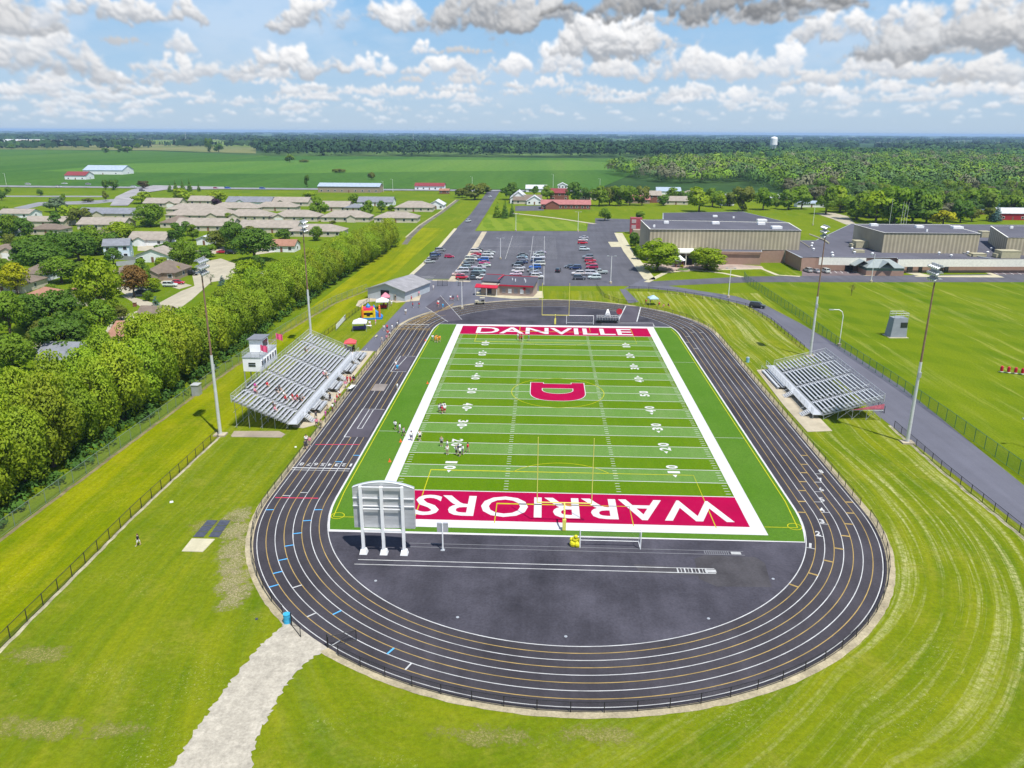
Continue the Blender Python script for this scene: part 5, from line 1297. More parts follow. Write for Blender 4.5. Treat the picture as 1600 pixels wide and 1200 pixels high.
fence('low black fence between the home stand and the track', [(-RF, 35.5), (-RF, 82)], 1.15, 2.6)
fence('low black fence between the track and the plaza path', [(-RF, 83.5), (-RF, 104), (-41.8, 112)], 1.15, 3.0)
fence('low black fence round the near bend of the track', arcp(RF, 236.5, 360), 1.15, 3.0)
fence('low black fence along the right straight of the track', [(RF, Y0+1.5), (RF, 62), (RF, Y1-1)], 1.15, 2.9)
fence('low black fence round the far right bend of the track', arcp(RF, 2, 52, True), 1.15, 3.0)
fence('low black fence across the grass behind the far bend', [(24.5, 139.8), (20, 141.5), (16, 150), (14.5, 168)], 1.15, 2.8)
fence('black fence on the near stretch of the access road', [(60.0, -40), (59.1, 0), (58.6, 20), (58.8, 41)], 1.4, 2.9, .05)
fence('black fence between the visitor stand and the access road', [(60.2, 46), (60.0, 84)], 1.4, 2.9, .05)
fence('black fence on the curving far stretch of the access road', [tuple(U(*p)[:2]) for p in ((1256, 548), (1203, 503), (1165, 481), (1115, 470), (1058, 460), (1013, 455), (978, 454))], 1.4, 3.2, .05)
fence('tall green chain-link fence along the practice field', [(68.8, -40), (69.5, 18)]+[tuple(U(*p)[:2]) for p in ((1480, 660), (1400, 604), (1320, 551), (1245, 494), (1200, 464), (1166, 441), (1162, 434))], 2.4, 3.3, .05, green_paint, mesh_green)
for i, (a, b_) in enumerate(((684, 706), (716, 730))):
    p, q = U(a, 447), U(b_, 447); fence('short black fence at the plaza entrance, %s one' % ('left', 'right')[i], [p[:2], q[:2]], 1.9, 1.6, .06, group='plaza entrance fences')
def gate(label, a, b_, h=1.3):
    L_ = (Vector(b_)-Vector(a)).length; rt = thing('gate', label, 'gate', (a[0], a[1], 0), math.atan2(b_[1]-a[1], b_[0]-a[0]))
    M().path([(0, 0, .08), (0, 0, h), (L_, 0, h), (L_, 0, .08), (0, 0, .08)], .04, 6).build('gate_frame', black_metal, rt)
    M().beam((0, 0, .1), (L_, 0, h), .03, .03).build('brace', black_metal, rt)
    M().add([(0, 0, .1), (L_, 0, .1), (L_, 0, h), (0, 0, h)], [(0, 1, 2, 3)]).build('chain_mesh', mesh_black, rt)
    M().tube((-.06, 0, 0), (-.06, 0, h+.25), .07).build('gate_post', black_metal, rt)
g0, g1_ = U(456, 978), U(470, 996); gate('open gate leaf swung over the gravel path beside the barrel', (g0.x, g0.y), (g1_.x, g1_.y))
g0, g1_ = U(513, 1012), U(557, 1001); gate('open gate leaf swung onto the outer track lanes', (g0.x, g0.y), (g1_.x, g1_.y))
# ------------------------------------------------------------------ floodlight masts
rust = flat('weathered_steel', (.26, .16, .11), .8, .2, var=.25); shaft_w = flat('shaft_galvanized', (.62, .63, .63), .5, .25)
lampm = flat('lamp_housing', (0.425, 0.442, 0.459), .35, .4); lens_m = flat('lamp_lens', (0.637, 0.663, 0.680), .1)
def mast(loc, face, label, h=30.):
    rt = thing('floodlight_mast', label, 'floodlight mast', loc, face, 'floodlight masts round the field')
    M().box((0, 0, .12), (2.0, 1.6, .3)).build('footing', concrete, rt)
    M().tube((0, 0, .1), (0, 0, h*.47), .30, .22, 12).build('lower_shaft', shaft_w, rt)
    M().tube((0, 0, h*.47-.4), (0, 0, h), .17, .10, 10).build('upper_shaft', rust, rt)
    M().box((0, .25, h*.40), (.5, .3, .9)).build('control_box', galv, rt)
    for k in range(3):
        z = h-.25-k*.95; mb = M(); mb.beam((.15, -1.6, z), (.15, 1.6, z), .11, .11); mb.box((-.15, 0, z), (.55, 2.9, .05)); ca = mb.build('crossarm', galv, rt)
        for j in range(5 if k < 2 else 4):
            y = -1.4+j*.70 if k < 2 else -1.05+j*.70
            lm = M(); lm.tube((.25, y, z-.10), (.70, y, z-.34), .14, .28, 10); lm.box((.05, y, z+.12), (.35, .3, .3)); l_ = lm.build('lamp', lampm, rt)
            M().tube((.705, y, z-.343), (.72, y, z-.351), .25, .25, 10).build('lens', lens_m, l_)
mast((58.1, 31.5, 0), math.pi, 'nearest tall floodlight mast on the right, beside the access road')
mast((58.9, 84.6, 0), math.pi, 'farther tall floodlight mast on the right, behind the visitor stand')
mast((-57.5, 28.7, 0), 0, 'nearest tall floodlight mast on the left, in front of the home stand')
mast((-58.0, 85.0, 0), 0, 'farther tall floodlight mast on the left, at the home stand far corner')
# ------------------------------------------------------------------ scoreboard, goals
def V(px, py, Y):
    d = pxdir(px, py); t_ = (Y-CAM[1])/d.y; return Vector((CAM[0]+d.x*t_, Y, CAM[2]+d.z*t_))
YB = -8.75
xs = [U(px, 866).x for px in (568, 600, 632)]
rt = thing('scoreboard', 'large scoreboard seen from behind, arched top, on three white posts', 'scoreboard', (xs[1], YB, 0))
cx0 = xs[1]; xa, xb = V(553, 800, YB+.5).x-cx0, V(648, 800, YB+.5).x-cx0
zb, zt, zm = V(600, 824, YB+.5).z, V(600, 762, YB+.5).z, V(600, 753, YB+.5).z
m, t, b, pos = newmat('scoreboard_back', .45, .45); tc = t.n('ShaderNodeTexCoord').outputs['Object']; sx = t.n('ShaderNodeSeparateXYZ'); t.put(sx.inputs[0], tc)
fr = t.math('FRACT', t.math('MULTIPLY', sx.outputs[2], .85)); seam = t.ramp(fr, .0, .05, .72, 1.)
k = t.vm('SCALE', (.58, .59, .61)); t.put(k.node.inputs[3], t.math('MULTIPLY', seam, t.ramp(t.noise(t.mapping(tc, 0, (.4, 1, 2)), .9, 4), .3, .7, .85, 1.1))); t.put(b.inputs['Base Color'], k); sbm = m
N_ = 16; top = [(xa+(xb-xa)*i/N_, zt+(zm-zt)*(1-(2*i/N_-1)**2)) for i in range(N_+1)]
v = [(xa, .35, zb), (xb, .35, zb)]+[(x, .35, z) for x, z in reversed(top)]; n = len(v)
v2 = v+[(x, .95, z) for x, _, z in v]
M().add(v2, [tuple(range(n)), tuple(range(2*n-1, n-1, -1))]+[(i, n+i, n+(i+1) % n, (i+1) % n) for i in range(n)]).build('cabinet', sbm, rt)
mb = M(); mb.path([(x, .36, z+.03) for x, z in top], .06, 6); mb.build('arch_trim', white_paint, rt)
for x in xs:
    x -= cx0; mb = M(); mb.box((x, 0, zt/2+.2), (.34, .4, zt+.3)); mb.build('post', white_paint, rt)
    M().box((x, 0, .3), (.95, .95, .6), taper=.7).build('post_base', white_paint, rt)
for py, r_ in ((779, .2), (791, .2)):
    z = V(600, py, YB+.2).z; mb = M(); mb.beam((xa, .22, z), (xb, .22, z), .10, .10); mb.build('rail', white_paint, rt)
z = V(600, 829, YB).z; mb = M(); mb.beam((xs[0]-cx0+.2, 0, z), (xs[2]-cx0-.2, 0, z), .3, .3); mb.build('cross_beam', white_paint, rt)
z = V(600, 762, YB).z; mb = M(); mb.beam((xs[0]-cx0+.2, .05, z), (xs[2]-cx0-.2, .05, z), .12, .12); mb.build('cross_beam', white_paint, rt)
z = V(600, 796, YB).z; mb = M(); mb.beam((xs[0]-cx0+.2, .05, z), (xs[2]-cx0-.2, .05, z), .12, .12); mb.build('cross_beam', white_paint, rt)
p = U(692, 860); rt = thing('play_clock', 'small play clock on a single white post behind the near end zone', 'play clock', p)
z0, z1 = V(692, 832, p.y).z, V(692, 818, p.y).z
M().tube((0, 0, 0), (0, 0, z1+.1), .09).build('post', white_paint, rt); M().box((0, .2, (z0+z1)/2), (1.35, .22, z1-z0)).build('cabinet', sbm, rt)
M().box((0, 0, .05), (.5, .5, .1)).build('post_base', galv, rt)
ylw = flat('goalpost_yellow', (0.680, 0.629, 0.136), .45, var=.04)
def goalpost(y, s, label, ztop, x0=0.):
    rt = thing('goalpost', label, 'goalpost', (x0, y-s*1.9, 0), 0 if s > 0 else math.pi, 'yellow football goalposts')
    M().path([(0, 0, 0), (0, 0, 1.9), (0, .35, 2.6), (0, 1.0, 2.98), (0, 1.9, 3.05)], .11, 10).build('gooseneck', ylw, rt)
    M().tube((-3.56, 1.9, 3.05), (3.56, 1.9, 3.05), .085, None, 8).build('crossbar', ylw, rt)
    for x in (-3.56, 3.56): M().tube((x, 1.9, 3.0), (x, 1.9, ztop), .06, .05, 8).build('upright', ylw, rt)
    M().box((0, 0, .9), (.45, .45, 1.5)).build('base_pad', ylw, rt)
goalpost(.1, 1, 'near yellow goalpost standing in front of the WARRIORS end zone', V(840, 683, .1).z)
goalpost(110.6, -1, 'far yellow goalpost behind the DANVILLE end zone', V(846, 442, 110.6).z, .15)
def soccer_goal(x0, x1, yf, dep, label):
    w_ = x1-x0; rt = thing('soccer_goal', label, 'soccer goal', ((x0+x1)/2, yf, 0), 0, 'white soccer goals')
    M().path([(-w_/2, 0, 0), (-w_/2, 0, 2.44), (w_/2, 0, 2.44), (w_/2, 0, 0)], .07, 8).build('goal_frame', white_paint, rt)
    M().path([(-w_/2, 0, .05), (-w_/2, dep, .05), (w_/2, dep, .05), (w_/2, 0, .05)], .05, 6).build('ground_bar', white_paint, rt)
    for s_ in (-1, 1): M().path([(s_*w_/2, 0, 2.44), (s_*w_/2, dep*.35, 2.35), (s_*w_/2, dep, .05)], .035, 5).build('stay', white_paint, rt)
    a = w_/2
    M().add([(-a, 0, 2.44), (a, 0, 2.44), (a, dep*.35, 2.35), (-a, dep*.35, 2.35), (a, dep, .05), (-a, dep, .05), (-a, 0, .05), (a, 0, .05)], [(0, 1, 2, 3), (3, 2, 4, 5), (0, 3, 5, 6), (1, 7, 4, 2)]).build('net', net_white, rt)
soccer_goal(U(906, 857).x, U(1000, 857).x, -6.15, 1.9, 'near white soccer goal behind the WARRIORS end zone')
soccer_goal(U(885, 507).x, U(927, 507).x, 113.2, 1.6, 'far white soccer goal beside the far goalpost')
# things behind the far end zone
p = U(949, 504); rt = thing('equipment_trailer', 'black flat equipment trailer behind the far end zone', 'trailer', p)
M().box((0, 0, .75), (6.0, 2.2, .25)).build('deck', black_metal, rt)
mb = M()
for x in np.linspace(-2.9, 2.9, 9): mb.tube((x, -1.0, .85), (x, -1.0, 1.75), .05); mb.tube((x, 1.0, .85), (x, 1.0, 1.75), .05)
mb.path([(-2.9, -1, 1.75), (2.9, -1, 1.75), (2.9, 1, 1.75), (-2.9, 1, 1.75), (-2.9, -1, 1.75)], .05); mb.build('rail', galv, rt)
for x in (-2.0, 2.0):
    for y in (-1.0, 1.0): M().tube((x, y-.12, .38), (x, y+.12, .38), .38, None, 14).build('wheel', flat('tyre', (0.013, 0.013, 0.014), .9), rt)
la = text_mesh('A', 'letter_sign', white_paint, 0, 0, 2.2, 2.5, 0, 0, .05, None, True); la.location = (p.x, p.y-.2, 2.45)
so = M(); so.box((0, 0, 0), (.01, .01, .01)); bpy.context.view_layer.update()
la.data.transform(Matrix.Identity(4)); md = la.modifiers.new('thickness', 'SOLIDIFY'); md.thickness = .25
tag(la, 'big white letter A standing on the black equipment trailer', 'letter sign')
p = U(967, 503); rt = thing('octagon_sign', 'red octagonal sign on a white post behind the far end zone', 'sign', p)
M().tube((0, 0, 0), (0, 0, 2.6), .08).build('post', white_paint, rt); M().tube((0, -.08, 2.9), (0, .02, 2.9), .85, None, 8).build('sign_face', flat('sign_red', (0.468, 0.025, 0.043), .5), rt)
# yellow pads at the goal
p = U(898, 854); mb = M()
for i, (dx, dy, z, r_) in enumerate(((-.25, 0, .45, .42), (.3, -.1, .4, .40), (0, .1, 1.0, .42), (.35, .2, .85, .3), (-.4, .2, .9, .28), (.1, -.1, 1.45, .25))):
    mb.revolve((p.x+dx, p.y+dy, z-r_), [(r_*.2, 0), (r_*.85, r_*.3), (r_, r_), (r_*.8, r_*1.6), (r_*.15, r_*2)], 9)
tag(mb.build('pad_heap', flat('pad_yellow', (0.637, 0.578, 0.017), .6)), 'heap of bright yellow pads leaning by the near soccer goal', 'sports pads')
# barrel and small things
blue = flat('barrel_blue', (0.043, 0.357, 0.578), .45)
p = U(449, 973); rt = thing('barrel', 'bright blue litter barrel beside the gravel path gate', 'litter barrel', p)
M().revolve((0, 0, 0), [(.36, 0), (.38, .03), (.36, .35), (.385, .38), (.36, .42), (.36, .75), (.385, .78), (.36, .82), (.38, 1.1), (.33, 1.1)], 20).build('drum', blue, rt)
M().revolve((0, 0, 1.06), [(.32, 0), (.32, .02)], 16).build('liner', flat('liner_dark', (0.043, 0.085, 0.128), .8), rt)
p = U(1168, 566); rt = thing('barrel', 'pale blue barrel at the path end left of the visitor stand', 'litter barrel', p)
M().revolve((0, 0, 0), [(.36, 0), (.38, .03), (.36, .35), (.385, .38), (.36, .42), (.36, .75), (.385, .78), (.38, 1.1), (.33, 1.1)], 16).build('drum', flat('barrel_pale', (0.212, 0.425, 0.527), .5), rt)
M().revolve((0, 0, 1.1), [(.36, 0), (.3, .12), (.05, .2)], 14).build('lid', galv, rt)
q = [U(284, 862), U(317, 863), U(336, 843), U(300, 842)]
tag(M().prism([(a.x, a.y) for a in q], 0, .09).build('throwing_circle', conc_pale), 'pale square concrete throwing pad on the left lawn', 'throwing pad')
matm = flat('rubber_mat_blue', (0.060, 0.068, 0.093), .85, var=.35)
for i, (a, b_) in enumerate((((308, 840), (331, 813)), ((332, 840), (351, 813)))):
    p, q_ = U(*a), U(*b_); rt = thing('rubber_mat', '%s dark rubber mat strip on the grass beyond the throwing pad' % ('left', 'right')[i], 'mat', p, group='rubber mats beyond the throwing pad')
    d = q_-p
    for j in range(3):
        k0, k1 = j/3+.015, (j+1)/3-.015; a0, a1 = d*k0, d*k1; w_ = .55
        M().prism([(a0.x-w_, a0.y), (a0.x+w_+.25, a0.y), (a1.x+w_+.25, a1.y), (a1.x-w_, a1.y)], .02, .07).build('mat_section', matm, rt)
p = U(416, 950)
for i, (px, py, s_) in enumerate(((401, 968, .3), (268, 785, .5), (462, 699, .35))):
    p = U(px, py); tag(M().box((p.x, p.y, .08), (s_, s_*.7, .16), .4, .8).build('ground_box', white_paint if i else matm), ('dark drain cover on the lawn above the gravel path', 'white utility box lid on the grass by the left fence', 'white ball-like marker on the lawn below the home stand')[i], 'ground box')
for i, (px, py) in enumerate(((626, 691), (609, 722), (668, 600), (665, 533))):
    p = U(px, py); rt = thing('field_cone', 'small orange cone on the left sideline, %s from the camera' % ordn((1, 0, 2, 3)[i]), 'cone', (p.x, p.y, .08), group='orange cones on the left sideline')
    oc = flat('cone_orange', (0.722, 0.119, 0.025), .5); M().box((0, 0, .015), (.45, .45, .03)).build('base', oc, rt); M().revolve((0, 0, .03), [(.18, 0), (.04, .5)], 10).build('cone_body', oc, rt)
for i, (px, py) in enumerate(((587, 908), (715, 965), (1208, 905), (1107, 967), (884, 995))):
    p = U(px, py); tag(M().revolve((p.x, p.y, .05), [(.18, 0), (.16, .03), (.02, .05)], 10).build('drain_cover', galv), 'small round metal cover in the dark near bend, %s from the left' % ('first', 'second', 'rightmost', 'fourth', 'middle')[i], 'drain cover', 'metal covers in the near bend')
# lamp posts
def lamp_post(px, yb, yt, label, arms=2, mat=white_paint, reach=1.0, cat='lamp post', curved=False, side=-1, h=None):
    p = U(px, yb); h = h or height_at(p, yt)
    rt = thing('lamp_post', label, cat, p); M().revolve((0, 0, 0), [(.45, 0), (.45, .7), (.3, .75)], 10).build('footing', concrete, rt)
    if curved:
        M().path([(0, 0, .7), (0, 0, h*.84), (side*reach*.15, 0, h*.95), (side*reach*.45, 0, h), (side*reach, 0, h)], .09, 8).build('pole', mat, rt)
        M().box((side*(reach+.4), 0, h-.03), (1.0, .4, .22)).build('lamp_head', lampm, rt)
    else:
        M().tube((0, 0, .7), (0, 0, h), .11, .08, 8).build('pole', mat, rt)
        for s_ in ((-1, 1) if arms == 2 else (side,)):
            mb = M(); mb.beam((0, 0, h-.1), (s_*reach, 0, h), .07, .07); mb.box((s_*(reach+.25), 0, h+.02), (.75, .45, .22)); mb.build('lamp_head', lampm, rt)
lamp_post(954, 443, 400, 'twin-headed white lamp post at the right of the parking lot')
lamp_post(1138, 465, 419, 'white lamp post on the grass beside the access road bend', 2)
lamp_post(1311, 541, 484, 'curved-arm lamp post beside the green fence', 1, curved=True, reach=2.6)
lamp_post(833, 432, 362, 'tall lamp post in the middle of the parking lot', h=9); lamp_post(782, 405, 385, 'lamp post among the left rows of parked cars', h=8.5)
lamp_post(722, 483, 440, 'slim white lamp post on the plaza', 1)
lamp_post(903, 362, 331, 'slim lamp post at the far edge of the parking lot, right'); lamp_post(806, 361, 334, 'slim lamp post at the far edge of the parking lot, left')
lamp_post(1361, 441, 397, 'slim lamp post in front of the glass entrance pavilion', 1); lamp_post(864, 300, 272, 'tall street lamp behind the red-roofed house', 1); lamp_post(937, 300, 279, 'tall street lamp left of the roadside tree line', 1)
lamp_post(738, 300, 276, 'street lamp left of the main road end', 1); lamp_post(614, 300, 280, 'street lamp beside the highway right of the metal roof', 1); lamp_post(599, 300, 283, 'shorter street lamp beside the highway right of the metal roof', 1)
lamp_post(10, 289, 271, 'street lamp on the highway at the far left', 1); lamp_post(1270, 352, 317, 'slim pole behind the first gym', 1)
p = U(1592, 657); lamp_post(1606, 700, 655, 'white street lamp head entering at the right edge', 1, side=-1, reach=1.2)
# observation tower on the practice field
p = U(1391, 528); rt = thing('coaching_tower', 'grey metal coaching tower with an open top on the practice field', 'tower', p, R(4))
tg = siding('tower_metal', (.27, .29, .33)); h_ = 5.0; w_ = 4.1
mb = M(); mb.add([(0, 0, .15), (w_, 0, .15), (w_, 3.2, .15), (0, 3.2, .15), (.45, .25, h_), (w_-.1, .25, h_), (w_-.1, 2.8, h_), (.45, 2.8, h_)], [(3, 2, 1, 0), (4, 5, 6, 7), (0, 1, 5, 4), (1, 2, 6, 5), (2, 3, 7, 6), (3, 0, 4, 7)]); mb.build('cladding', tg, rt)
M().box((w_/2, 1.5, .07), (w_+.8, 4.0, .14)).build('slab', conc_pale, rt)
M().box((w_*.76, .02+.1, 3.3), (1.7, .12, 1.3)).build('window', dark_glass, rt)
mb = M(); mb.path([(.45, .25, 6.3), (w_-.1, .25, 6.3), (w_-.1, 2.8, 6.3), (.45, 2.8, 6.3), (.45, .25, 6.3)], .06); mb.path([(.45, .25, 5.7), (w_-.1, .25, 5.7), (w_-.1, 2.8, 5.7), (.45, 2.8, 5.7), (.45, .25, 5.7)], .04)
for x in (.45, w_/2, w_-.1):
    for y in (.25, 2.8): mb.tube((x, y, h_), (x, y, 6.3), .05)
mb.build('guard_rail', galv, rt)
# blocking sled
p = U(1560, 582); rt = thing('blocking_sled', 'row of red football blocking sled dummies at the right edge', 'blocking sled', p, R(-22))
M().path([(0, .5, .1), (7.5, .5, .1)], .07).build('skid', galv, rt)
for i in range(6):
    M().revolve((.5+i*1.3, 0, .35), [(.2, 0), (.32, .15), (.32, 1.0), (.2, 1.2), (.05, 1.25)], 10).build('dummy', tr_, rt); M().beam((.5+i*1.3, .1, .6), (.5+i*1.3, .9, .15), .08, .08).build('strut', galv, rt)
# ------------------------------------------------------------------ grandstands
def stand(loc, rz, L_, n, pitch, z0, rise, aisles, label, stairs, annex=None):
    rt = thing('grandstand', label, 'grandstand', loc, rz)
    D = n*pitch; top = z0+n*rise
    def spans(gap=1.15):
        e = [0.]
        for a in aisles: e += [a-gap/2, a+gap/2]
        e.append(L_); return [(e[i], e[i+1]) for i in range(0, len(e), 2)]
    for i in range(n):
        z = z0+i*rise; x = i*pitch
        mb = M()
        for a, b_ in spans(): mb.box((x+pitch*.72, (a+b_)/2, z+.42), (.27, b_-a, .05))
        mb.build('seat_row', alu, rt)
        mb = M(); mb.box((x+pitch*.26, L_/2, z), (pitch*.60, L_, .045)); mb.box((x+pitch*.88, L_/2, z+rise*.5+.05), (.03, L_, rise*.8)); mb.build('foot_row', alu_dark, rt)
    mb = M()
    for a in aisles:
        for i in range(n): mb.box((i*pitch+pitch*.70, a, z0+i*rise+rise*.5), (.26, 1.0, .05))
    mb.build('aisle_steps', alu, rt)
    for a in aisles:
        mb = M()
        for i in range(1, n-1, 3):
            x = i*pitch; z = z0+i*rise; x2 = x+pitch*1.7; z2 = z+rise*1.7
            mb.path([(x, a, z), (x, a, z+.95), (x2, a, z2+.95), (x2, a, z2)], .03, 5)
        mb.build('handrail', alu, rt)
    # substructure
    for k in range(int(L_/3.05)+1):
        y = min(L_-.05, k*3.05+.05); mb = M()
        mb.beam((.1, y, z0-.12), (D, y, top-.12), .08, .12)
        for j in range(5):
            x = .3+(D-.4)*j/4; zz = z0-.15+(top-z0)*(x/D); mb.beam((x, y, 0), (x, y, zz), .07, .07)
            if j < 4 and k % 2 == 0: x2 = .3+(D-.4)*(j+1)/4; mb.beam((x, y, .15), (x2, y, z0-.2+(top-z0)*(x2/D)), .045, .045)
        mb.build('support_frame', galv, rt)
    mb = M()
    for j in (0, 2, 4):
        x = .3+(D-.4)*j/4; mb.path([(x, 0, .5), (x, L_, .5)], .035, 5); zz = (z0+(top-z0)*(x/D))*.6; mb.path([(x, 0, zz), (x, L_, zz)], .03, 5)
    mb.build('bracing', galv, rt)
    # back and side guards
    def guard(nm, pts, h, step=2.0):
        mb, v = M(), []
        P_ = [Vector(p) for p in pts]; mb.path([p+Vector((0, 0, h)) for p in P_], .03, 5); mb.path([p+Vector((0, 0, h*.5)) for p in P_], .02, 4)
        for a, b_ in zip(P_[:-1], P_[1:]):
            kk = max(1, int((b_-a).length/step))
            for i in range(kk+1): q = a.lerp(b_, i/kk); mb.tube(q-Vector((0, 0, .2)), q+Vector((0, 0, h)), .03, None, 5)
        g_ = mb.build(nm, alu, rt)
        for p in P_: v += [tuple(p), tuple(p+Vector((0, 0, h)))]
        M().add(v, [(2*i, 2*i+2, 2*i+3, 2*i+1) for i in range(len(P_)-1)]).build('guard_mesh', mesh_grey, g_)
    guard('back_guard', [(D+.1, 0, top-.1), (D+.1, L_, top-.1)], 1.25, 2.4)
    for y in (-.05, L_+.05): guard('side_guard', [(0, y, z0), (D, y, top-.1)], 1.1, 2.0)
    # front walkway with guard panels and stairs
    W_ = 1.7; mb = M(); mb.box((-W_/2, L_/2, z0-.06), (W_, L_, .08)); mb.build('walkway', alu, rt)
    e = [0.]
    for s_ in stairs: e += [s_-.9, s_+.9]
    e.append(L_)
    for i in range(0, len(e), 2):
        if e[i+1]-e[i] > .5: guard('front_guard', [(-W_, e[i], z0), (-W_, e[i+1], z0)], 1.05, 1.8)
    for k in range(int(L_/3)+1):
        M().beam((-W_+.1, min(L_-.05, k*3+.05), 0), (-W_+.1, min(L_-.05, k*3+.05), z0-.1), .07, .07).build('walkway_leg', galv, rt)
    for s_ in stairs:
        ns = 5; st = M()
        for i in range(ns): st.box((-W_-.15-i*.3, s_, z0-(i+1)*z0/(ns+1)), (.3, 1.5, .05))
        for y in (s_-.78, s_+.78):
            st.beam((-W_, y, z0), (-W_-ns*.3, y, .08), .05, .2); st.path([(-W_, y, z0+.9), (-W_-ns*.3, y, 1.0), (-W_-ns*.3, y, 0)], .03, 5)
        st.build('stair', alu, rt)
    if annex:
        for a, b_ in annex:
            an = M()
            for i in range(3): an.box((-W_-1.1-i*.6+.9, (a+b_)/2, z0-.15-i*.25), (.34, b_-a, .06))
            an.box((-W_-.7, (a+b_)/2, z0-.4), (1.6, b_-a, .06)); an.path([(-W_-1.6, a, 0), (-W_-1.6, a, z0+.6), (-W_-1.6, b_, z0+.6), (-W_-1.6, b_, 0)], .035, 5)
            an.build('wheelchair_deck', alu, rt)
    return rt, D, top
stand((-46.7, 78.0, 0), math.pi, 46.6, 14, .67, 1.25, .29, (6, 17.5, 29, 40.5), 'long aluminium home grandstand on the left beside the press box', (6, 18, 30, 42), ((-1, 4.5), (8.5, 14), (21, 26), (33, 38)))
stand((47.5, 42.1, 0), 0, 31.5, 15, .70, .95, .20, (6.5, 16, 25.5), 'aluminium visitor grandstand on the right of the track', (2, 12.5), ((17, 29),))
# red and white banner under the visitor stand
rt = thing('banner', 'red and white bunting hung at the near end of the visitor stand', 'banner', (52.5, 41.85, 0))
M().add([(0, 0, 2.05), (5.6, 0, 2.3), (5.6, 0, 3.3), (5.6, -.03, 3.3), (5.6, -.03, 2.3), (0, -.03, 2.05)], [(0, 1, 2), (3, 4, 5), (0, 5, 4, 1), (0, 2, 3, 5), (1, 4, 3, 2)]).build('cloth', flat('bunting_pink', (0.527, 0.136, 0.187), .8, var=.4, scale=2), rt)
M().tube((0, .05, 1.95), (5.6, .05, 2.05), .03).build('cord', white_paint, rt)
# ------------------------------------------------------------------ press box
ww = siding('press_white', (.85, .85, .86)); gr_ = flat('press_roof', (0.170, 0.178, 0.204), .8)
rt = thing('press_box', 'white two-level press box on stilts behind the home stand', 'press box', (-60.3, 48.4, 0))
zb_ = 5.3
M().box((1.7, 4.7, zb_+1.35), (3.4, 9.4, 2.7)).build('cabin', ww, rt)
M().box((1.7, 4.7, zb_+2.76), (3.6, 9.6, .1)).build('deck', galv, rt)
M().box((1.45, 5.3, zb_+4.1), (2.5, 3.6, 2.5)).build('upper_cabin', ww, rt)
M().box((1.45, 5.3, zb_+5.42), (3.1, 4.3, .16)).build('roof', gr_, rt)
for x in (.1, 3.3):
    for y in (.1, 3.2, 6.3, 9.3): M().beam((x, y, 0), (x, y, zb_), .16, .16).build('stilt', galv, rt)
mb = M(); mb.beam((.1, .1, .3), (3.3, .1, 4.8), .08, .08); mb.beam((3.3, .1, .3), (3.3, 9.3, 4.8), .08, .08); mb.build('brace', galv, rt)
for i in range(6): window_part(rt, 3.4, .9+i*1.5, zb_+1.5, .85, .9, 1)
for i, z in enumerate((1.15, 1.6)): 
    M().box((1.75, -.03, zb_+z), (1.35, .06, .3)).build('window', dark_glass, rt)
M().box((2.72, 5.3, zb_+4.3), (.06, 2.6, 1.3)).build('window', dark_glass, rt)
mb = M(); zz = zb_+2.8; mb.path([(0, 0, zz+1), (3.4, 0, zz+1), (3.4, 9.4, zz+1), (0, 9.4, zz+1), (0, 0, zz+1)], .035, 5); mb.path([(0, 0, zz+.5), (3.4, 0, zz+.5), (3.4, 9.4, zz+.5), (0, 9.4, zz+.5), (0, 0, zz+.5)], .025, 4)
for x, y in ((0, 0), (1.7, 0), (3.4, 0), (3.4, 2.3), (3.4, 4.7), (3.4, 7), (3.4, 9.4), (0, 9.4), (0, 4.7)): mb.tube((x, y, zz), (x, y, zz+1), .035, None, 5)
gd = mb.build('guard_rail', galv, rt); M().add([(0, 0, zz), (3.4, 0, zz), (3.4, 0, zz+1), (0, 0, zz+1), (0, 9.4, zz), (0, 9.4, zz+1)], [(0, 1, 2, 3), (0, 4, 5, 3)]).build('guard_mesh', mesh_grey, gd)
pink = flat('flag_pink', (0.637, 0.085, 0.187), .8)
for i, y in enumerate((0.6, 9.6)):
    r2 = thing('flag', ('nearer', 'farther')[i]+' pink-red flag flying from the press box rail', 'flag', (-56.85, 48.4+y, 8.1), group='pink flags on the press box')
    M().tube((0, 0, 0), (0, 0, 2.4), .03).build('flagstaff', galv, r2)
    n = 10; v = []
    for k in range(n+1):
        x = k*.14; yy = .12*math.sin(k*1.1); v += [(x, yy-.02*k, 1.2-.04*k), (x, yy, 2.35-.03*k)]
    fm = M().add(v, [(2*k, 2*k+2, 2*k+3, 2*k+1) for k in range(n)]).build('flag_cloth', pink, r2); md = fm.modifiers.new('thickness', 'SOLIDIFY'); md.thickness = .02
# shed by the belt
p = U(308, 617); rt = thing('utility_cabinet', 'grey utility cabinet at the foot of the tree belt fence', 'cabinet', (p.x, p.y, 0)); M().box((0, 0, 1.1), (1.4, 1.6, 2.1)).build('cabinet_body', galv, rt); M().box((0, 0, 2.2), (1.6, 1.8, .1)).build('lid', alu, rt)
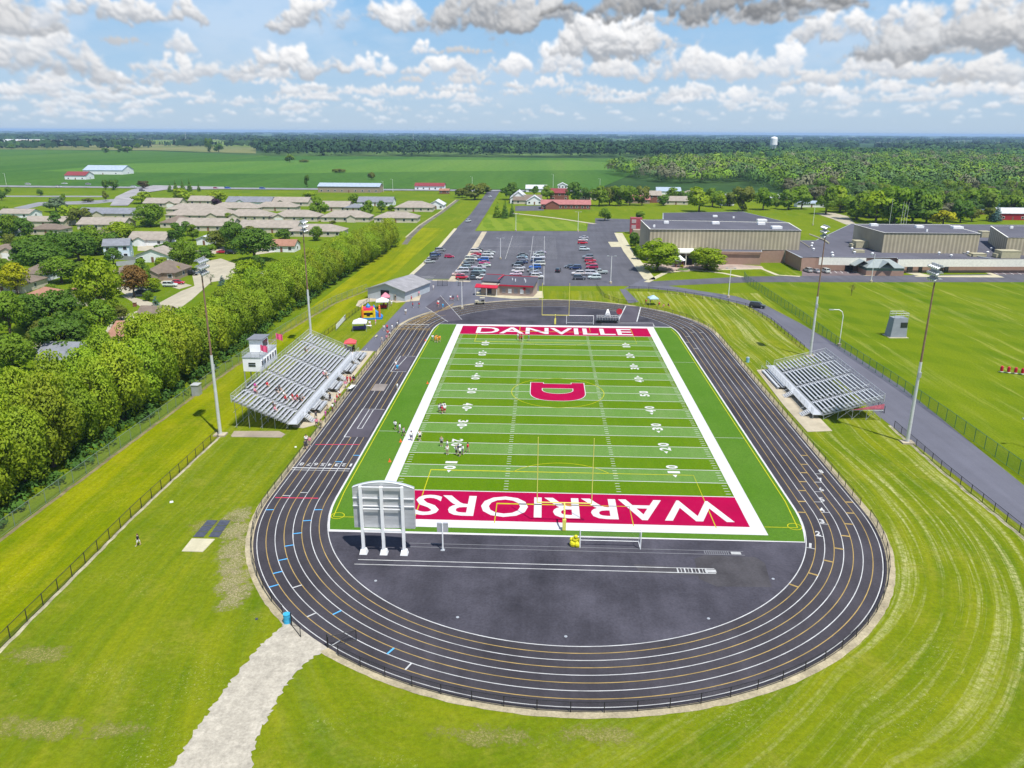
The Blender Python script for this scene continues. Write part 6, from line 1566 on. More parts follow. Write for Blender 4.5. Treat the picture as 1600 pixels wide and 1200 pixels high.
# ------------------------------------------------------------------ tents, bounce house, banners
def canopy_tent(px, py, w, h, col, label, name='canopy_tent', cat='canopy', valance=None):
    p = U(px, py); rt = thing(name, label, cat, p, R(8))
    for sx_ in (-1, 1):
        for sy_ in (-1, 1): M().tube((sx_*w/2*.96, sy_*w/2*.96, 0), (sx_*w/2*.96, sy_*w/2*.96, h*.72), .04).build('pole', galv, rt)
    a = w/2; z = h*.72
    mb = M(); v = [(-a, -a, z), (a, -a, z), (a, a, z), (-a, a, z), (-.15, -.15, h), (.15, -.15, h), (.15, .15, h), (-.15, .15, h), (-a, -a, z-.25), (a, -a, z-.25), (a, a, z-.25), (-a, a, z-.25)]
    mb.add(v, [(0, 1, 5, 4), (1, 2, 6, 5), (2, 3, 7, 6), (3, 0, 4, 7), (4, 5, 6, 7), (0, 8, 9, 1), (1, 9, 10, 2), (2, 10, 11, 3), (3, 11, 8, 0)])
    o = mb.build('tent_roof', col, rt); md = o.modifiers.new('thickness', 'SOLIDIFY'); md.thickness = .03
    return rt
tw, tred, tpink, tblue = flat('tent_white', (0.680, 0.680, 0.697), .7, var=.04), flat('tent_red', (0.578, 0.085, 0.085), .7), flat('tent_pink', (0.637, 0.212, 0.272), .7), flat('tent_blue', (0.357, 0.493, 0.595), .7)
canopy_tent(563, 516, 3.6, 3.2, tw, 'white pop-up canopy over purple-clothed tables beside the path')
canopy_tent(598, 482, 3.6, 3.3, tw, 'white canopy with a pink top panel in front of the barn door')
canopy_tent(603, 478, 2.6, 4.0, tpink, 'pink canopy top rising behind the white tent at the barn')
canopy_tent(548, 548, 2.8, 3.0, tred, 'red pop-up canopy at the far front corner of the home stand')
canopy_tent(1020, 476, 2.8, 2.9, tblue, 'pale blue canopy on the grass behind the far bend')
pur = flat('cloth_purple', (0.136, 0.111, 0.357), .8); 
def table(px, py, w, d, mat, label, rz=R(8), h=.76):
    p = U(px, py); rt = thing('table', label, 'table', p, rz); M().box((0, 0, h), (w, d, .05)).build('tabletop', mat, rt)
    if mat is not white_paint: M().box((0, 0, h/2+.02), (w*.99, d*.98, h-.08)).build('table_skirt', mat, rt)
    for x in (-1, 1):
        for y in (-1, 1): M().tube((x*w*.44, y*d*.38, 0), (x*w*.44, y*d*.38, h), .025).build('leg', galv, rt)
table(558, 514.5, 2.2, .8, pur, 'purple-clothed table at the left under the white canopy'); table(567, 514, 1.8, .8, pur, 'purple-clothed table at the right under the white canopy')
table(576, 513, 1.6, .8, white_paint, 'white folding table right of the white canopy'); table(598, 481, 2.4, .8, tr_, 'red-clothed table under the canopy at the barn')
table(549, 610, 2.4, .9, white_paint, 'white folding table at the track fence of the home stand', R(80))
table(548, 547, 1.8, .8, flat('cloth_dark', (0.034, 0.034, 0.043), .8), 'dark table under the red canopy')
# bounce house
p = U(578, 497); rt = thing('bounce_house', 'red, yellow and blue inflatable bounce house on the grass', 'bounce house', p, R(12))
cr, cy_, cb_, cor = flat('vinyl_red', (0.595, 0.017, 0.068), .4), flat('vinyl_yellow', (0.722, 0.510, 0.017), .4), flat('vinyl_blue', (0.034, 0.212, 0.552), .4), flat('vinyl_orange', (0.680, 0.187, 0.017), .4)
M().box((.5, 0, .25), (5.8, 4.2, .5)).build('base', cb_, rt)
for i, (x, y) in enumerate(((-1.9, -1.6), (1.2, -1.6), (-1.9, 1.6), (1.2, 1.6))): M().revolve((x, y, .5), [(.38, 0), (.40, 1.), (.36, 2.2), (.30, 2.4), (.05, 2.9)], 12).build('pillar', (cor, cy_, cy_, cb_)[i], rt)
mb = M(); mb.box((-.35, -1.7, .85), (2.6, .35, .7)); mb.box((-.35, 1.7, 1.5), (2.8, .3, 2)); mb.build('wall', cy_, rt)
M().box((-1.95, 0, 1.5), (.3, 2.8, 2.0)).build('wall', cr, rt)
M().box((-.35, -1.55, 2.2), (3.0, .5, .55)).build('arch', cy_, rt); M().box((-.35, -.1, 2.75), (3.3, 3.4, .65), taper=.86).build('roof', cr, rt)
M().revolve((-.35, -.2, 3.0), [(.65, 0), (.62, .5), (.1, 1.2)], 12).build('turret', cb_, rt)
mb = M(); mb.add([(1.5, -1.2, .5), (3.6, -1.2, .5), (1.5, 1.2, .5), (3.6, 1.2, .5), (1.5, -1.2, 2.2), (1.5, 1.2, 2.2)], [(4, 1, 3, 5), (0, 1, 4), (2, 5, 3), (0, 4, 5, 2)]); mb.build('slide', cb_, rt)
for y in (-1.4, 1.4): M().revolve((2.7, y, .45), [(.28, 0), (.3, 2.2), (.22, 2.7), (.05, 2.9)], 10).build('slide_pillar', cor, rt)
M().box((-.35, -1.90, 1.45), (.9, .08, .9)).build('entrance_opening', flat('dark_opening2', (0.025, 0.017, 0.025), .9), rt)
# white banner on the fence
a, b_ = U(525, 517), U(540, 500); rt = thing('banner', 'long white banner tied to the fence behind the home stand', 'banner', (a.x, a.y, 0), math.atan2(b_.y-a.y, b_.x-a.x)); L_ = (b_-a).length
M().box((L_/2, -.06, .95), (L_*.95, .03, 1.3)).build('cloth', white_paint, rt)
for x in (.2, L_-.2): M().tube((x, 0, 0), (x, 0, 1.7), .04).build('pole', galv, rt)
# utility cart and hurdle stack
p = U(750, 475); rt = thing('utility_cart', 'beige four-wheeled utility cart on the outer lanes at the far bend', 'utility cart', p, R(5))
bg_ = flat('cart_beige', (0.425, 0.391, 0.281), .5)
M().box((0, 0, .65), (3.0, 1.4, .4)).build('cart_body', bg_, rt); M().box((.85, 0, 1.0), (.9, 1.3, .35)).build('seat', black_metal, rt); M().box((-1.0, 0, .95), (1.0, 1.35, .35)).build('cargo_bed', bg_, rt)
mb = M(); 
for x in (.1, 1.35):
    for y in (-.6, .6): mb.tube((x, y, .8), (x, y, 1.9), .03)
mb.box((.72, 0, 1.92), (1.5, 1.4, .06)); mb.build('roof_frame', bg_, rt)
for x in (-1, 1):
    for y in (-.7, .7): M().tube((x, y-.1, .32), (x, y+.1, .32), .32, None, 12).build('wheel', MATS['tyre'], rt)
p = U(586, 512); p = U(588, 528); rt = thing('bench', 'pale narrow post-like bench end standing on the plaza path', 'bench', p); M().box((0, 0, .5), (.4, 1.8, .08)).build('seat', conc_pale, rt); 
for y in (-.8, .8): M().box((0, y, .24), (.35, .1, .46)).build('leg', galv, rt)
for i in range(7):
    x = -40.4+i*1.15; rt = thing('hurdle', 'white-barred track hurdle, %s from the left in the line across the far lanes' % ordn(i), 'hurdle', (x, 106.4, 0), group='hurdles across the far lanes')
    M().box((0, 0, 1.0), (1.0, .05, .09)).build('bar', white_paint, rt); M().path([(-.45, .5, .04), (-.45, 0, .04), (-.45, 0, 1.0)], .025, 5).build('leg', galv, rt); M().path([(.45, .5, .04), (.45, 0, .04), (.45, 0, 1.0)], .025, 5).build('leg', galv, rt)
# ------------------------------------------------------------------ vehicles
paint = objcol('car_paint', .28, .04, .8); glass = flat('car_glass', (.02, .025, .03), .08, spec=.7); tyre = MATS['tyre']; rimm = flat('rim', (.45, .46, .48), .35, .6)
hl, tl_ = flat('headlight', (.75, .76, .78), .15), flat('taillight', (.45, .02, .02), .3)
SPEC = {  # stations along the length: x, bottom, shoulder, half width ; cabin: x0,x1 at the shoulder, x0,x1 at the roof, roof height
 'sedan': ([(-2.25, .42, .72, .70), (-2.1, .28, .90, .84), (-1.2, .24, .95, .90), (0, .22, .94, .91), (1.1, .24, .90, .90), (1.95, .28, .76, .84), (2.25, .40, .62, .68)], (-1.55, 1.15, -.95, .35, 1.43)),
 'hatchback': ([(-2.0, .42, .85, .72), (-1.9, .28, 1.0, .86), (-1.1, .24, 1.0, .90), (0, .22, .98, .91), (1.0, .24, .93, .90), (1.75, .28, .80, .84), (2.05, .40, .64, .68)], (-1.9, 1.15, -1.5, .40, 1.52)),
 'suv': ([(-2.3, .50, .95, .78), (-2.2, .34, 1.10, .92), (-1.2, .30, 1.12, .96), (0, .28, 1.10, .97), (1.2, .30, 1.06, .96), (2.05, .34, .98, .92), (2.35, .48, .80, .76)], (-2.2, 1.2, -1.95, .55, 1.78)),
 'pickup': ([(-2.8, .55, 1.02, .86), (-2.7, .42, 1.06, .96), (-1.2, .36, 1.06, .98), (0, .34, 1.10, .98), (1.5, .36, 1.10, .98), (2.5, .42, 1.02, .94), (2.8, .52, .86, .80)], (-.55, 1.45, -.35, .85, 1.82)),
 'van': ([(-2.5, .50, 1.0, .82), (-2.4, .32, 1.12, .96), (-1.2, .28, 1.14, .99), (0, .26, 1.12, 1.0), (1.4, .28, 1.08, .98), (2.3, .32, .92, .92), (2.5, .44, .74, .76)], (-2.4, 1.85, -2.2, .95, 1.85))}
def car_proto(kind):
    st, (c0, c1, r0, r1, zr) = SPEC[kind]; body = M(); v = []
    for x, zb2, zs, hw in st: v += [(x, -hw*.88, zb2), (x, -hw, (zb2+zs)/2), (x, -hw*.93, zs), (x, 0, zs+.05), (x, hw*.93, zs), (x, hw, (zb2+zs)/2), (x, hw*.88, zb2)]
    k = 7; n = len(st)
    fs = [(i*k+j, i*k+(j+1) % k, (i+1)*k+(j+1) % k, (i+1)*k+j) for i in range(n-1) for j in range(k)]
    fs += [tuple(reversed(range(k))), tuple(range((n-1)*k, n*k))]; body.add(v, fs)
    zs = st[3][2]; w = st[3][3]*.86; wr = w*.80
    body.add([(r0, -wr, zr-.05), (r1, -wr, zr-.05), (r1, wr, zr-.05), (r0, wr, zr-.05), (r0+.12, -wr*.86, zr), (r1-.15, -wr*.86, zr), (r1-.15, wr*.86, zr), (r0+.12, wr*.86, zr)], [(4, 5, 6, 7), (0, 1, 5, 4), (1, 2, 6, 5), (2, 3, 7, 6), (3, 0, 4, 7), (3, 2, 1, 0)])
    for s_ in (-1, 1):
        body.beam((c0+.03, s_*w, zs), (r0+.03, s_*wr, zr-.04), .09, .07); body.beam((c1-.03, s_*w, zs), (r1-.03, s_*wr, zr-.04), .07, .06)
        m0 = (c0+c1)/2; mr = (r0+r1)/2; body.beam((m0, s_*w, zs), (mr, s_*wr, zr-.04), .08, .05)
    if kind == 'pickup': body.beam((-2.65, -.92, 1.08), (-.6, -.92, 1.08), .1, .14); body.beam((-2.65, .92, 1.08), (-.6, .92, 1.08), .1, .14)
    gm = M().add([(c0, -w, zs-.02), (c1, -w, zs-.02), (c1, w, zs-.02), (c0, w, zs-.02), (r0, -wr, zr-.055), (r1, -wr, zr-.055), (r1, wr, zr-.055), (r0, wr, zr-.055)], [(0, 1, 5, 4), (1, 2, 6, 5), (2, 3, 7, 6), (3, 0, 4, 7)])
    rt = bpy.data.objects.new('parked_car', None); COL.objects.link(rt)
    bo = body.build('body', paint, rt); md = bo.modifiers.new('b', 'BEVEL'); md.width = .05; md.segments = 2; md.limit_method = 'ANGLE'
    bpy.context.view_layer.update(); me = bpy.data.meshes.new_from_object(bo.evaluated_get(bpy.context.evaluated_depsgraph_get())); bo.modifiers.clear(); bo.data = me
    me.polygons.foreach_set('use_smooth', [False]*len(me.polygons))
    gm.build('windows', glass, rt)
    ax_ = st[0][0]*.62, st[-1][0]*.62; rr_ = .33 if kind in ('sedan', 'hatchback') else .38
    for x in ax_:
        for s_ in (-1, 1):
            y = s_*st[3][3]*.86; wt = M(); wt.tube((x, y-.1, rr_), (x, y+.12, rr_), rr_, None, 14); wo = wt.build('wheel', tyre, rt)
            M().tube((x, y+s_*.125, rr_), (x, y+s_*.135, rr_), rr_*.6, None, 10).build('rim', rimm, wo)
    for s_ in (-1, 1):
        M().box((st[-1][0]-.12, s_*.58, st[-1][2]-.06), (.22, .32, .14)).build('headlight', hl, rt); M().box((st[0][0]+.08, s_*.62, st[0][2]-.02), (.18, .22, .16)).build('taillight', tl_, rt)
    return rt
PROTO = {k: car_proto(k) for k in SPEC}; used = set()
CC = {'white': (.60, .60, .60), 'silver': (.38, .39, .41), 'grey': (.20, .21, .23), 'dark grey': (.07, .075, .085), 'black': (.018, .018, .02), 'navy': (.02, .035, .11), 'blue': (.03, .12, .45), 'red': (.50, .015, .04), 'crimson': (.38, .01, .06), 'magenta': (.45, .03, .16), 'teal grey': (.30, .38, .38), 'pale blue': (.30, .40, .50), 'pink-white': (.62, .45, .47)}
def car(px, py, kind, col, rz, label, group='cars in the parking lot', name='parked_car', cat='car'):
    p = U(px, py)
    if kind not in used: rt = PROTO[kind]; used.add(kind)
    else: rt = copy_tree(PROTO[kind])
    rt.name = name; rt.location = (p.x, p.y, .04); rt.rotation_euler = (0, 0, R(rz)); tag(rt, label, cat, group)
    for ch in rt.children:
        if ch.name.startswith('body'): ch.color = (*[c_*rnd.uniform(.92, 1.08) for c_ in CC[col]], 1)
    return rt
for k in list(PROTO): 
    for ch in PROTO[k].children: ch.color = (1, 1, 1, 1)
KN = {'sedan': 'sedan', 'hatchback': 'hatchback', 'suv': 'SUV', 'pickup': 'pickup truck', 'van': 'van'}
def row(desc, lst, rz, grp):
    for i, (px, py, kind, col) in enumerate(lst):
        car(px, py, kind, col, rz+rnd.uniform(-3, 3)+(180 if rnd.random() < .4 else 0), f'{col} {KN[kind]}, {ordn(i)} from the camera in {desc}', grp)
row('the short angled row by the left kerb', [(671, 411, 'sedan', 'silver'), (676, 406, 'suv', 'dark grey'), (680, 401, 'suv', 'navy'), (684, 396.5, 'sedan', 'grey'), (688, 393, 'suv', 'grey')], 32, 'cars by the left kerb')
row('the leftmost column of the parking lot', [(722, 436, 'suv', 'red'), (716, 431, 'sedan', 'pink-white'), (722, 426, 'van', 'white'), (727, 421, 'suv', 'teal grey'), (730, 416, 'sedan', 'dark grey'), (733, 411.5, 'suv', 'grey'), (736, 407, 'van', 'white'), (740, 403, 'sedan', 'silver'), (744, 399.5, 'sedan', 'red'), (744, 395, 'van', 'white'), (747, 392, 'sedan', 'dark grey')], 2, 'cars in the leftmost column')
row('the second column of the parking lot', [(740, 437, 'sedan', 'dark grey'), (753, 437, 'suv', 'white'), (745, 431, 'suv', 'dark grey'), (749, 426, 'suv', 'teal grey'), (748, 421, 'pickup', 'silver'), (758, 417, 'sedan', 'white'), (757, 413, 'sedan', 'magenta'), (755, 408.5, 'suv', 'blue'), (761, 404, 'van', 'white'), (763, 399.5, 'suv', 'white'), (766, 396, 'sedan', 'silver')], 2, 'cars in the second column')
row('the third column of the parking lot', [(806, 430.5, 'sedan', 'pink-white'), (809, 426, 'suv', 'white'), (811, 421, 'suv', 'silver'), (809, 416, 'suv', 'black'), (816, 412, 'sedan', 'navy'), (817, 408, 'suv', 'grey'), (816, 404, 'sedan', 'pale blue'), (817, 400, 'sedan', 'dark grey')], 3, 'cars in the third column')
row('the fourth column of the parking lot', [(839, 435, 'suv', 'white'), (837, 429, 'sedan', 'silver'), (833, 425, 'sedan', 'grey'), (836, 420, 'suv', 'blue'), (842, 415, 'van', 'white'), (838, 410, 'suv', 'navy'), (841, 405, 'pickup', 'white'), (842, 400, 'suv', 'silver'), (845, 396.5, 'sedan', 'silver')], 3, 'cars in the fourth column')
row('the right front block', [(905, 437, 'suv', 'dark grey'), (929, 436, 'suv', 'white'), (903, 430, 'suv', 'white'), (924, 430, 'van', 'white'), (938, 428, 'pickup', 'silver'), (899, 421, 'suv', 'navy'), (890.5, 419, 'sedan', 'dark grey')], 3, 'cars in the right front block')
row('the right column of the parking lot', [(925, 420, 'suv', 'crimson'), (924, 414.5, 'sedan', 'red'), (922, 409.5, 'suv', 'red'), (919, 404, 'suv', 'grey'), (913, 391.5, 'suv', 'white'), (910, 381.5, 'suv', 'red'), (911, 377, 'sedan', 'white'), (912, 373, 'sedan', 'silver')], 3, 'cars in the right column')
for a in ((872, 425, 'hatchback', 'black', 80, 'black hatchback driving alone down the parking lot', None), (702, 403, 'hatchback', 'crimson', 8, 'small dark red car alone beside the angled row', None),
 (649, 448, 'sedan', 'navy', 25, 'dark blue car beside the storage barn', None), (1183, 481, 'suv', 'black', -28, 'black SUV driving on the access road bend', None),
 (1262, 425, 'suv', 'silver', 100, 'silver SUV, left of three in front of the school', 'cars in front of the school'), (1275, 426, 'sedan', 'silver', 100, 'silver sedan, middle of three in front of the school', 'cars in front of the school'), (1289, 426, 'suv', 'white', 100, 'white SUV, right of three in front of the school', 'cars in front of the school'),
 (266, 448, 'suv', 'white', 5, 'white car in the village driveway by the hipped grey roof', None), (279, 444, 'hatchback', 'red', 5, 'red car behind the white one in the village driveway', None), (298, 430, 'pickup', 'black', 0, 'black truck parked under the large village tree', None),
 (347, 396, 'sedan', 'red', 5, 'red car at the head of the cul-de-sac', None), (361, 397, 'suv', 'black', 3, 'black car beside the red one at the cul-de-sac', None), (232, 456, 'van', 'silver', 15, 'silver van under the rust-coloured tree', None), (221, 459, 'sedan', 'dark grey', 15, 'dark car behind the silver van in the driveway', None),
 (129, 494, 'sedan', 'blue', -35, 'blue car with a white roof beside the dark garden tree', None), (264, 382, 'hatchback', 'magenta', 10, 'magenta car beside the brick-gabled house', None),
 (732, 347, 'suv', 'white', 72, 'white vehicle driving up the main road', None), (766, 309, 'suv', 'white', 80, 'white vehicle at the far end of the main road', None),
 (44, 289, 'van', 'white', -3, 'white van on the highway at the far left', None), (101, 288, 'pickup', 'white', -3, 'white truck before the red-roofed farmhouse', None), (138, 289, 'van', 'silver', -3, 'silver vehicle right of the red-roofed farmhouse', None), (92, 293, 'van', 'white', -3, 'white vehicle on the near highway lane at left', None),
 (209, 293, 'van', 'white', -3, 'white truck left of the side road junction', None), (222, 299, 'suv', 'black', 20, 'black vehicle on the curving side road', None), (337, 295, 'hatchback', 'crimson', -2, 'dark red car on the highway', None), (356, 295, 'van', 'blue', -2, 'blue truck on the highway left of the lone pole', None), (410, 295.5, 'van', 'blue', -2, 'second blue truck on the highway, farther right', None)):
    car(*a[:6], group=a[6], name='parked_car' if a[6] else 'car')
# ------------------------------------------------------------------ people
skinm = objcol('skin', .6, .05); clothm = objcol('cloth', .85, .12); hairm = objcol('hair', .8, .2)
def figure(pose):
    J = {}; E_ = []
    sit = pose == 'sit'; wk = pose == 'walk'
    hip = .50 if sit else .93; sh = hip+.47
    J['pelvis'] = ((0, 0, hip), .125); J['waist'] = ((0, 0, hip+.16), .115); J['chest'] = ((0, 0, hip+.36), .135); J['neck'] = ((0, -.01, sh+.06), .058); J['head'] = ((0, -.02, sh+.17), .088); J['crown'] = ((0, -.02, sh+.27), .080)
    J['nose'] = ((0, -.115, sh+.17), .018)
    E_ += [('pelvis', 'waist'), ('waist', 'chest'), ('chest', 'neck'), ('neck', 'head'), ('head', 'crown'), ('head', 'nose')]
    for s_, n_ in ((-1, 'l'), (1, 'r')):
        st = .32*s_ if wk else 0
        J['hip'+n_] = ((.10*s_, 0, hip-.04), .095)
        if sit: J['knee'+n_] = ((.13*s_, -.42, hip-.02), .062); J['ankle'+n_] = ((.13*s_, -.46, .09), .042); J['toe'+n_] = ((.14*s_, -.62, .04), .036)
        else: J['knee'+n_] = ((.11*s_, -.16*s_*(1 if wk else .1), .50), .062); J['ankle'+n_] = ((.11*s_, -st*.75, .09+(.06 if wk and s_ < 0 else 0)), .042); J['toe'+n_] = ((.13*s_, -st*.75-.17, .04), .036)
        J['sho'+n_] = ((.19*s_, 0, sh-.02), .066)
        if sit: J['elb'+n_] = ((.25*s_, -.05, sh-.28), .042); J['wri'+n_] = ((.16*s_, -.28, hip+.10), .030); fx = Vector((-.1*s_, -.9, -.1)).normalized()
        else: J['elb'+n_] = ((.26*s_, .05+.10*s_*(1 if wk else 0), sh-.29), .042); J['wri'+n_] = ((.26*s_, -.08+.16*s_*(1 if wk else 0), sh-.53), .030); fx = Vector((0, -.25, -1)).normalized()
        w_ = Vector(J['wri'+n_][0]); J['palm'+n_] = (tuple(w_+fx*.06), .032)
        pl = Vector(J['palm'+n_][0]); sd_ = Vector((0, 1, 0)) if not sit else Vector((1, 0, 0))
        for f in range(4):
            J[f'f{f}{n_}'] = (tuple(pl+fx*.035+sd_*(f-1.5)*.018), .010); J[f'g{f}{n_}'] = (tuple(pl+fx*(.095-.008*abs(f-1.4))+sd_*(f-1.5)*.021+Vector((-.012*s_, 0, 0))), .008); E_ += [('palm'+n_, f'f{f}{n_}'), (f'f{f}{n_}', f'g{f}{n_}')]
        J['th'+n_] = (tuple(pl+sd_*-.045+fx*.02), .011); E_ += [('palm'+n_, 'th'+n_)]
        E_ += [('pelvis', 'hip'+n_), ('hip'+n_, 'knee'+n_), ('knee'+n_, 'ankle'+n_), ('ankle'+n_, 'toe'+n_), ('chest', 'sho'+n_), ('sho'+n_, 'elb'+n_), ('elb'+n_, 'wri'+n_), ('wri'+n_, 'palm'+n_)]
    K = list(J); me = bpy.data.meshes.new('b'); me.from_pydata([J[k][0] for k in K], [(K.index(a), K.index(b_)) for a, b_ in E_], [])
    o = bpy.data.objects.new('b', me); COL.objects.link(o); sk = o.modifiers.new('s', 'SKIN'); sk.use_smooth_shade = True
    for i, k in enumerate(K): me.skin_vertices[0].data[i].radius = (J[k][1]*(1.22 if J[k][1] > .09 and k not in ('head', 'crown') else 1.08 if J[k][1] > .04 else 1),)*2; me.skin_vertices[0].data[i].use_root = (k == 'pelvis')
    sb = o.modifiers.new('d', 'SUBSURF'); sb.levels = 1; sb.render_levels = 1
    bpy.context.view_layer.update(); out = bpy.data.meshes.new_from_object(o.evaluated_get(bpy.context.evaluated_depsgraph_get())); bpy.data.objects.remove(o)
    out.name = 'body'; out.materials.clear(); out.materials.append(skinm)
    vs = [v.co.copy() for v in out.vertices]; ns = [v.normal.copy() for v in out.vertices]; fs = [tuple(p.vertices) for p in out.polygons]
    def clothing(name, test, off):
        f2 = [f for f in fs if all(test(vs[i]) for i in f)]; ids = sorted({i for f in f2 for i in f}); mp = {j: i for i, j in enumerate(ids)}
        mb = M(); mb.add([vs[i]+ns[i]*off for i in ids], [tuple(mp[i] for i in f) for f in f2]); return mb.mesh(name, clothm, True)
    shirt = clothing('shirt', lambda v: (v.z > hip-.02 and v.z < sh+.05 and abs(v.y) < .24 and (abs(v.x) < .20 or v.z > sh-.27)), .034)
    if sit: pants = clothing('shorts', lambda v: v.z < hip+.10 and v.z > .3 and v.y > -.36 and abs(v.x) < .24, .018)
    else: pants = clothing('shorts', lambda v: v.z < hip+.07 and v.z > .52 and abs(v.x) < .215, .018)
    hr = M(); z0 = sh+.17; hr.revolve((0, .012, z0-.03), [(.100, 0), (.108, .05), (.102, .12), (.06, .17), (.01, .185)], 12); hair = hr.mesh('hair', hairm, True)
    shoe = clothing('shoes', lambda v: v.z < .10, .014)
    return (('body', out), ('shirt', shirt), ('shorts', pants), ('hair', hair), ('shoes', shoe))
FIG = {p: figure(p) for p in ('stand', 'walk', 'sit')}
SH = {'white': (.8, .8, .8), 'red': (.6, .02, .04), 'black': (.02, .02, .034), 'pink': (.75, .25, .35), 'blue': (.03, .40, .75), 'grey': (.35, .35, .37), 'dark': (.05, .05, .06), 'orange': (.85, .35, .02), 'green': (.15, .5, .3), 'purple': (.15, .12, .4), 'magenta': (.6, .05, .35), 'khaki': (.45, .38, .26), 'navy': (.03, .04, .12)}
SK = [(.55, .36, .26), (.62, .42, .31), (.35, .20, .13), (.50, .32, .22)]; HR = [(.03, .02, .015), (.12, .07, .03), (.30, .20, .08), (.02, .015, .012)]
def person(loc, pose, top, bot, label, group=None, rz=None, name='person'):
    rt = thing(name, label, 'person', loc, rnd.uniform(0, 6.28) if rz is None else rz, group); s_ = rnd.uniform(.96, 1.08); rt.scale = (s_,)*3
    cols = {'body': SK[rnd.randrange(4)], 'shirt': SH[top], 'shorts': SH[bot], 'hair': HR[rnd.randrange(4)], 'shoes': (.6, .6, .6)}
    for nm, me in FIG[pose]:
        o = bpy.data.objects.new(nm, me); COL.objects.link(o); o.parent = rt; o.color = (*cols[nm], 1)
    return rt
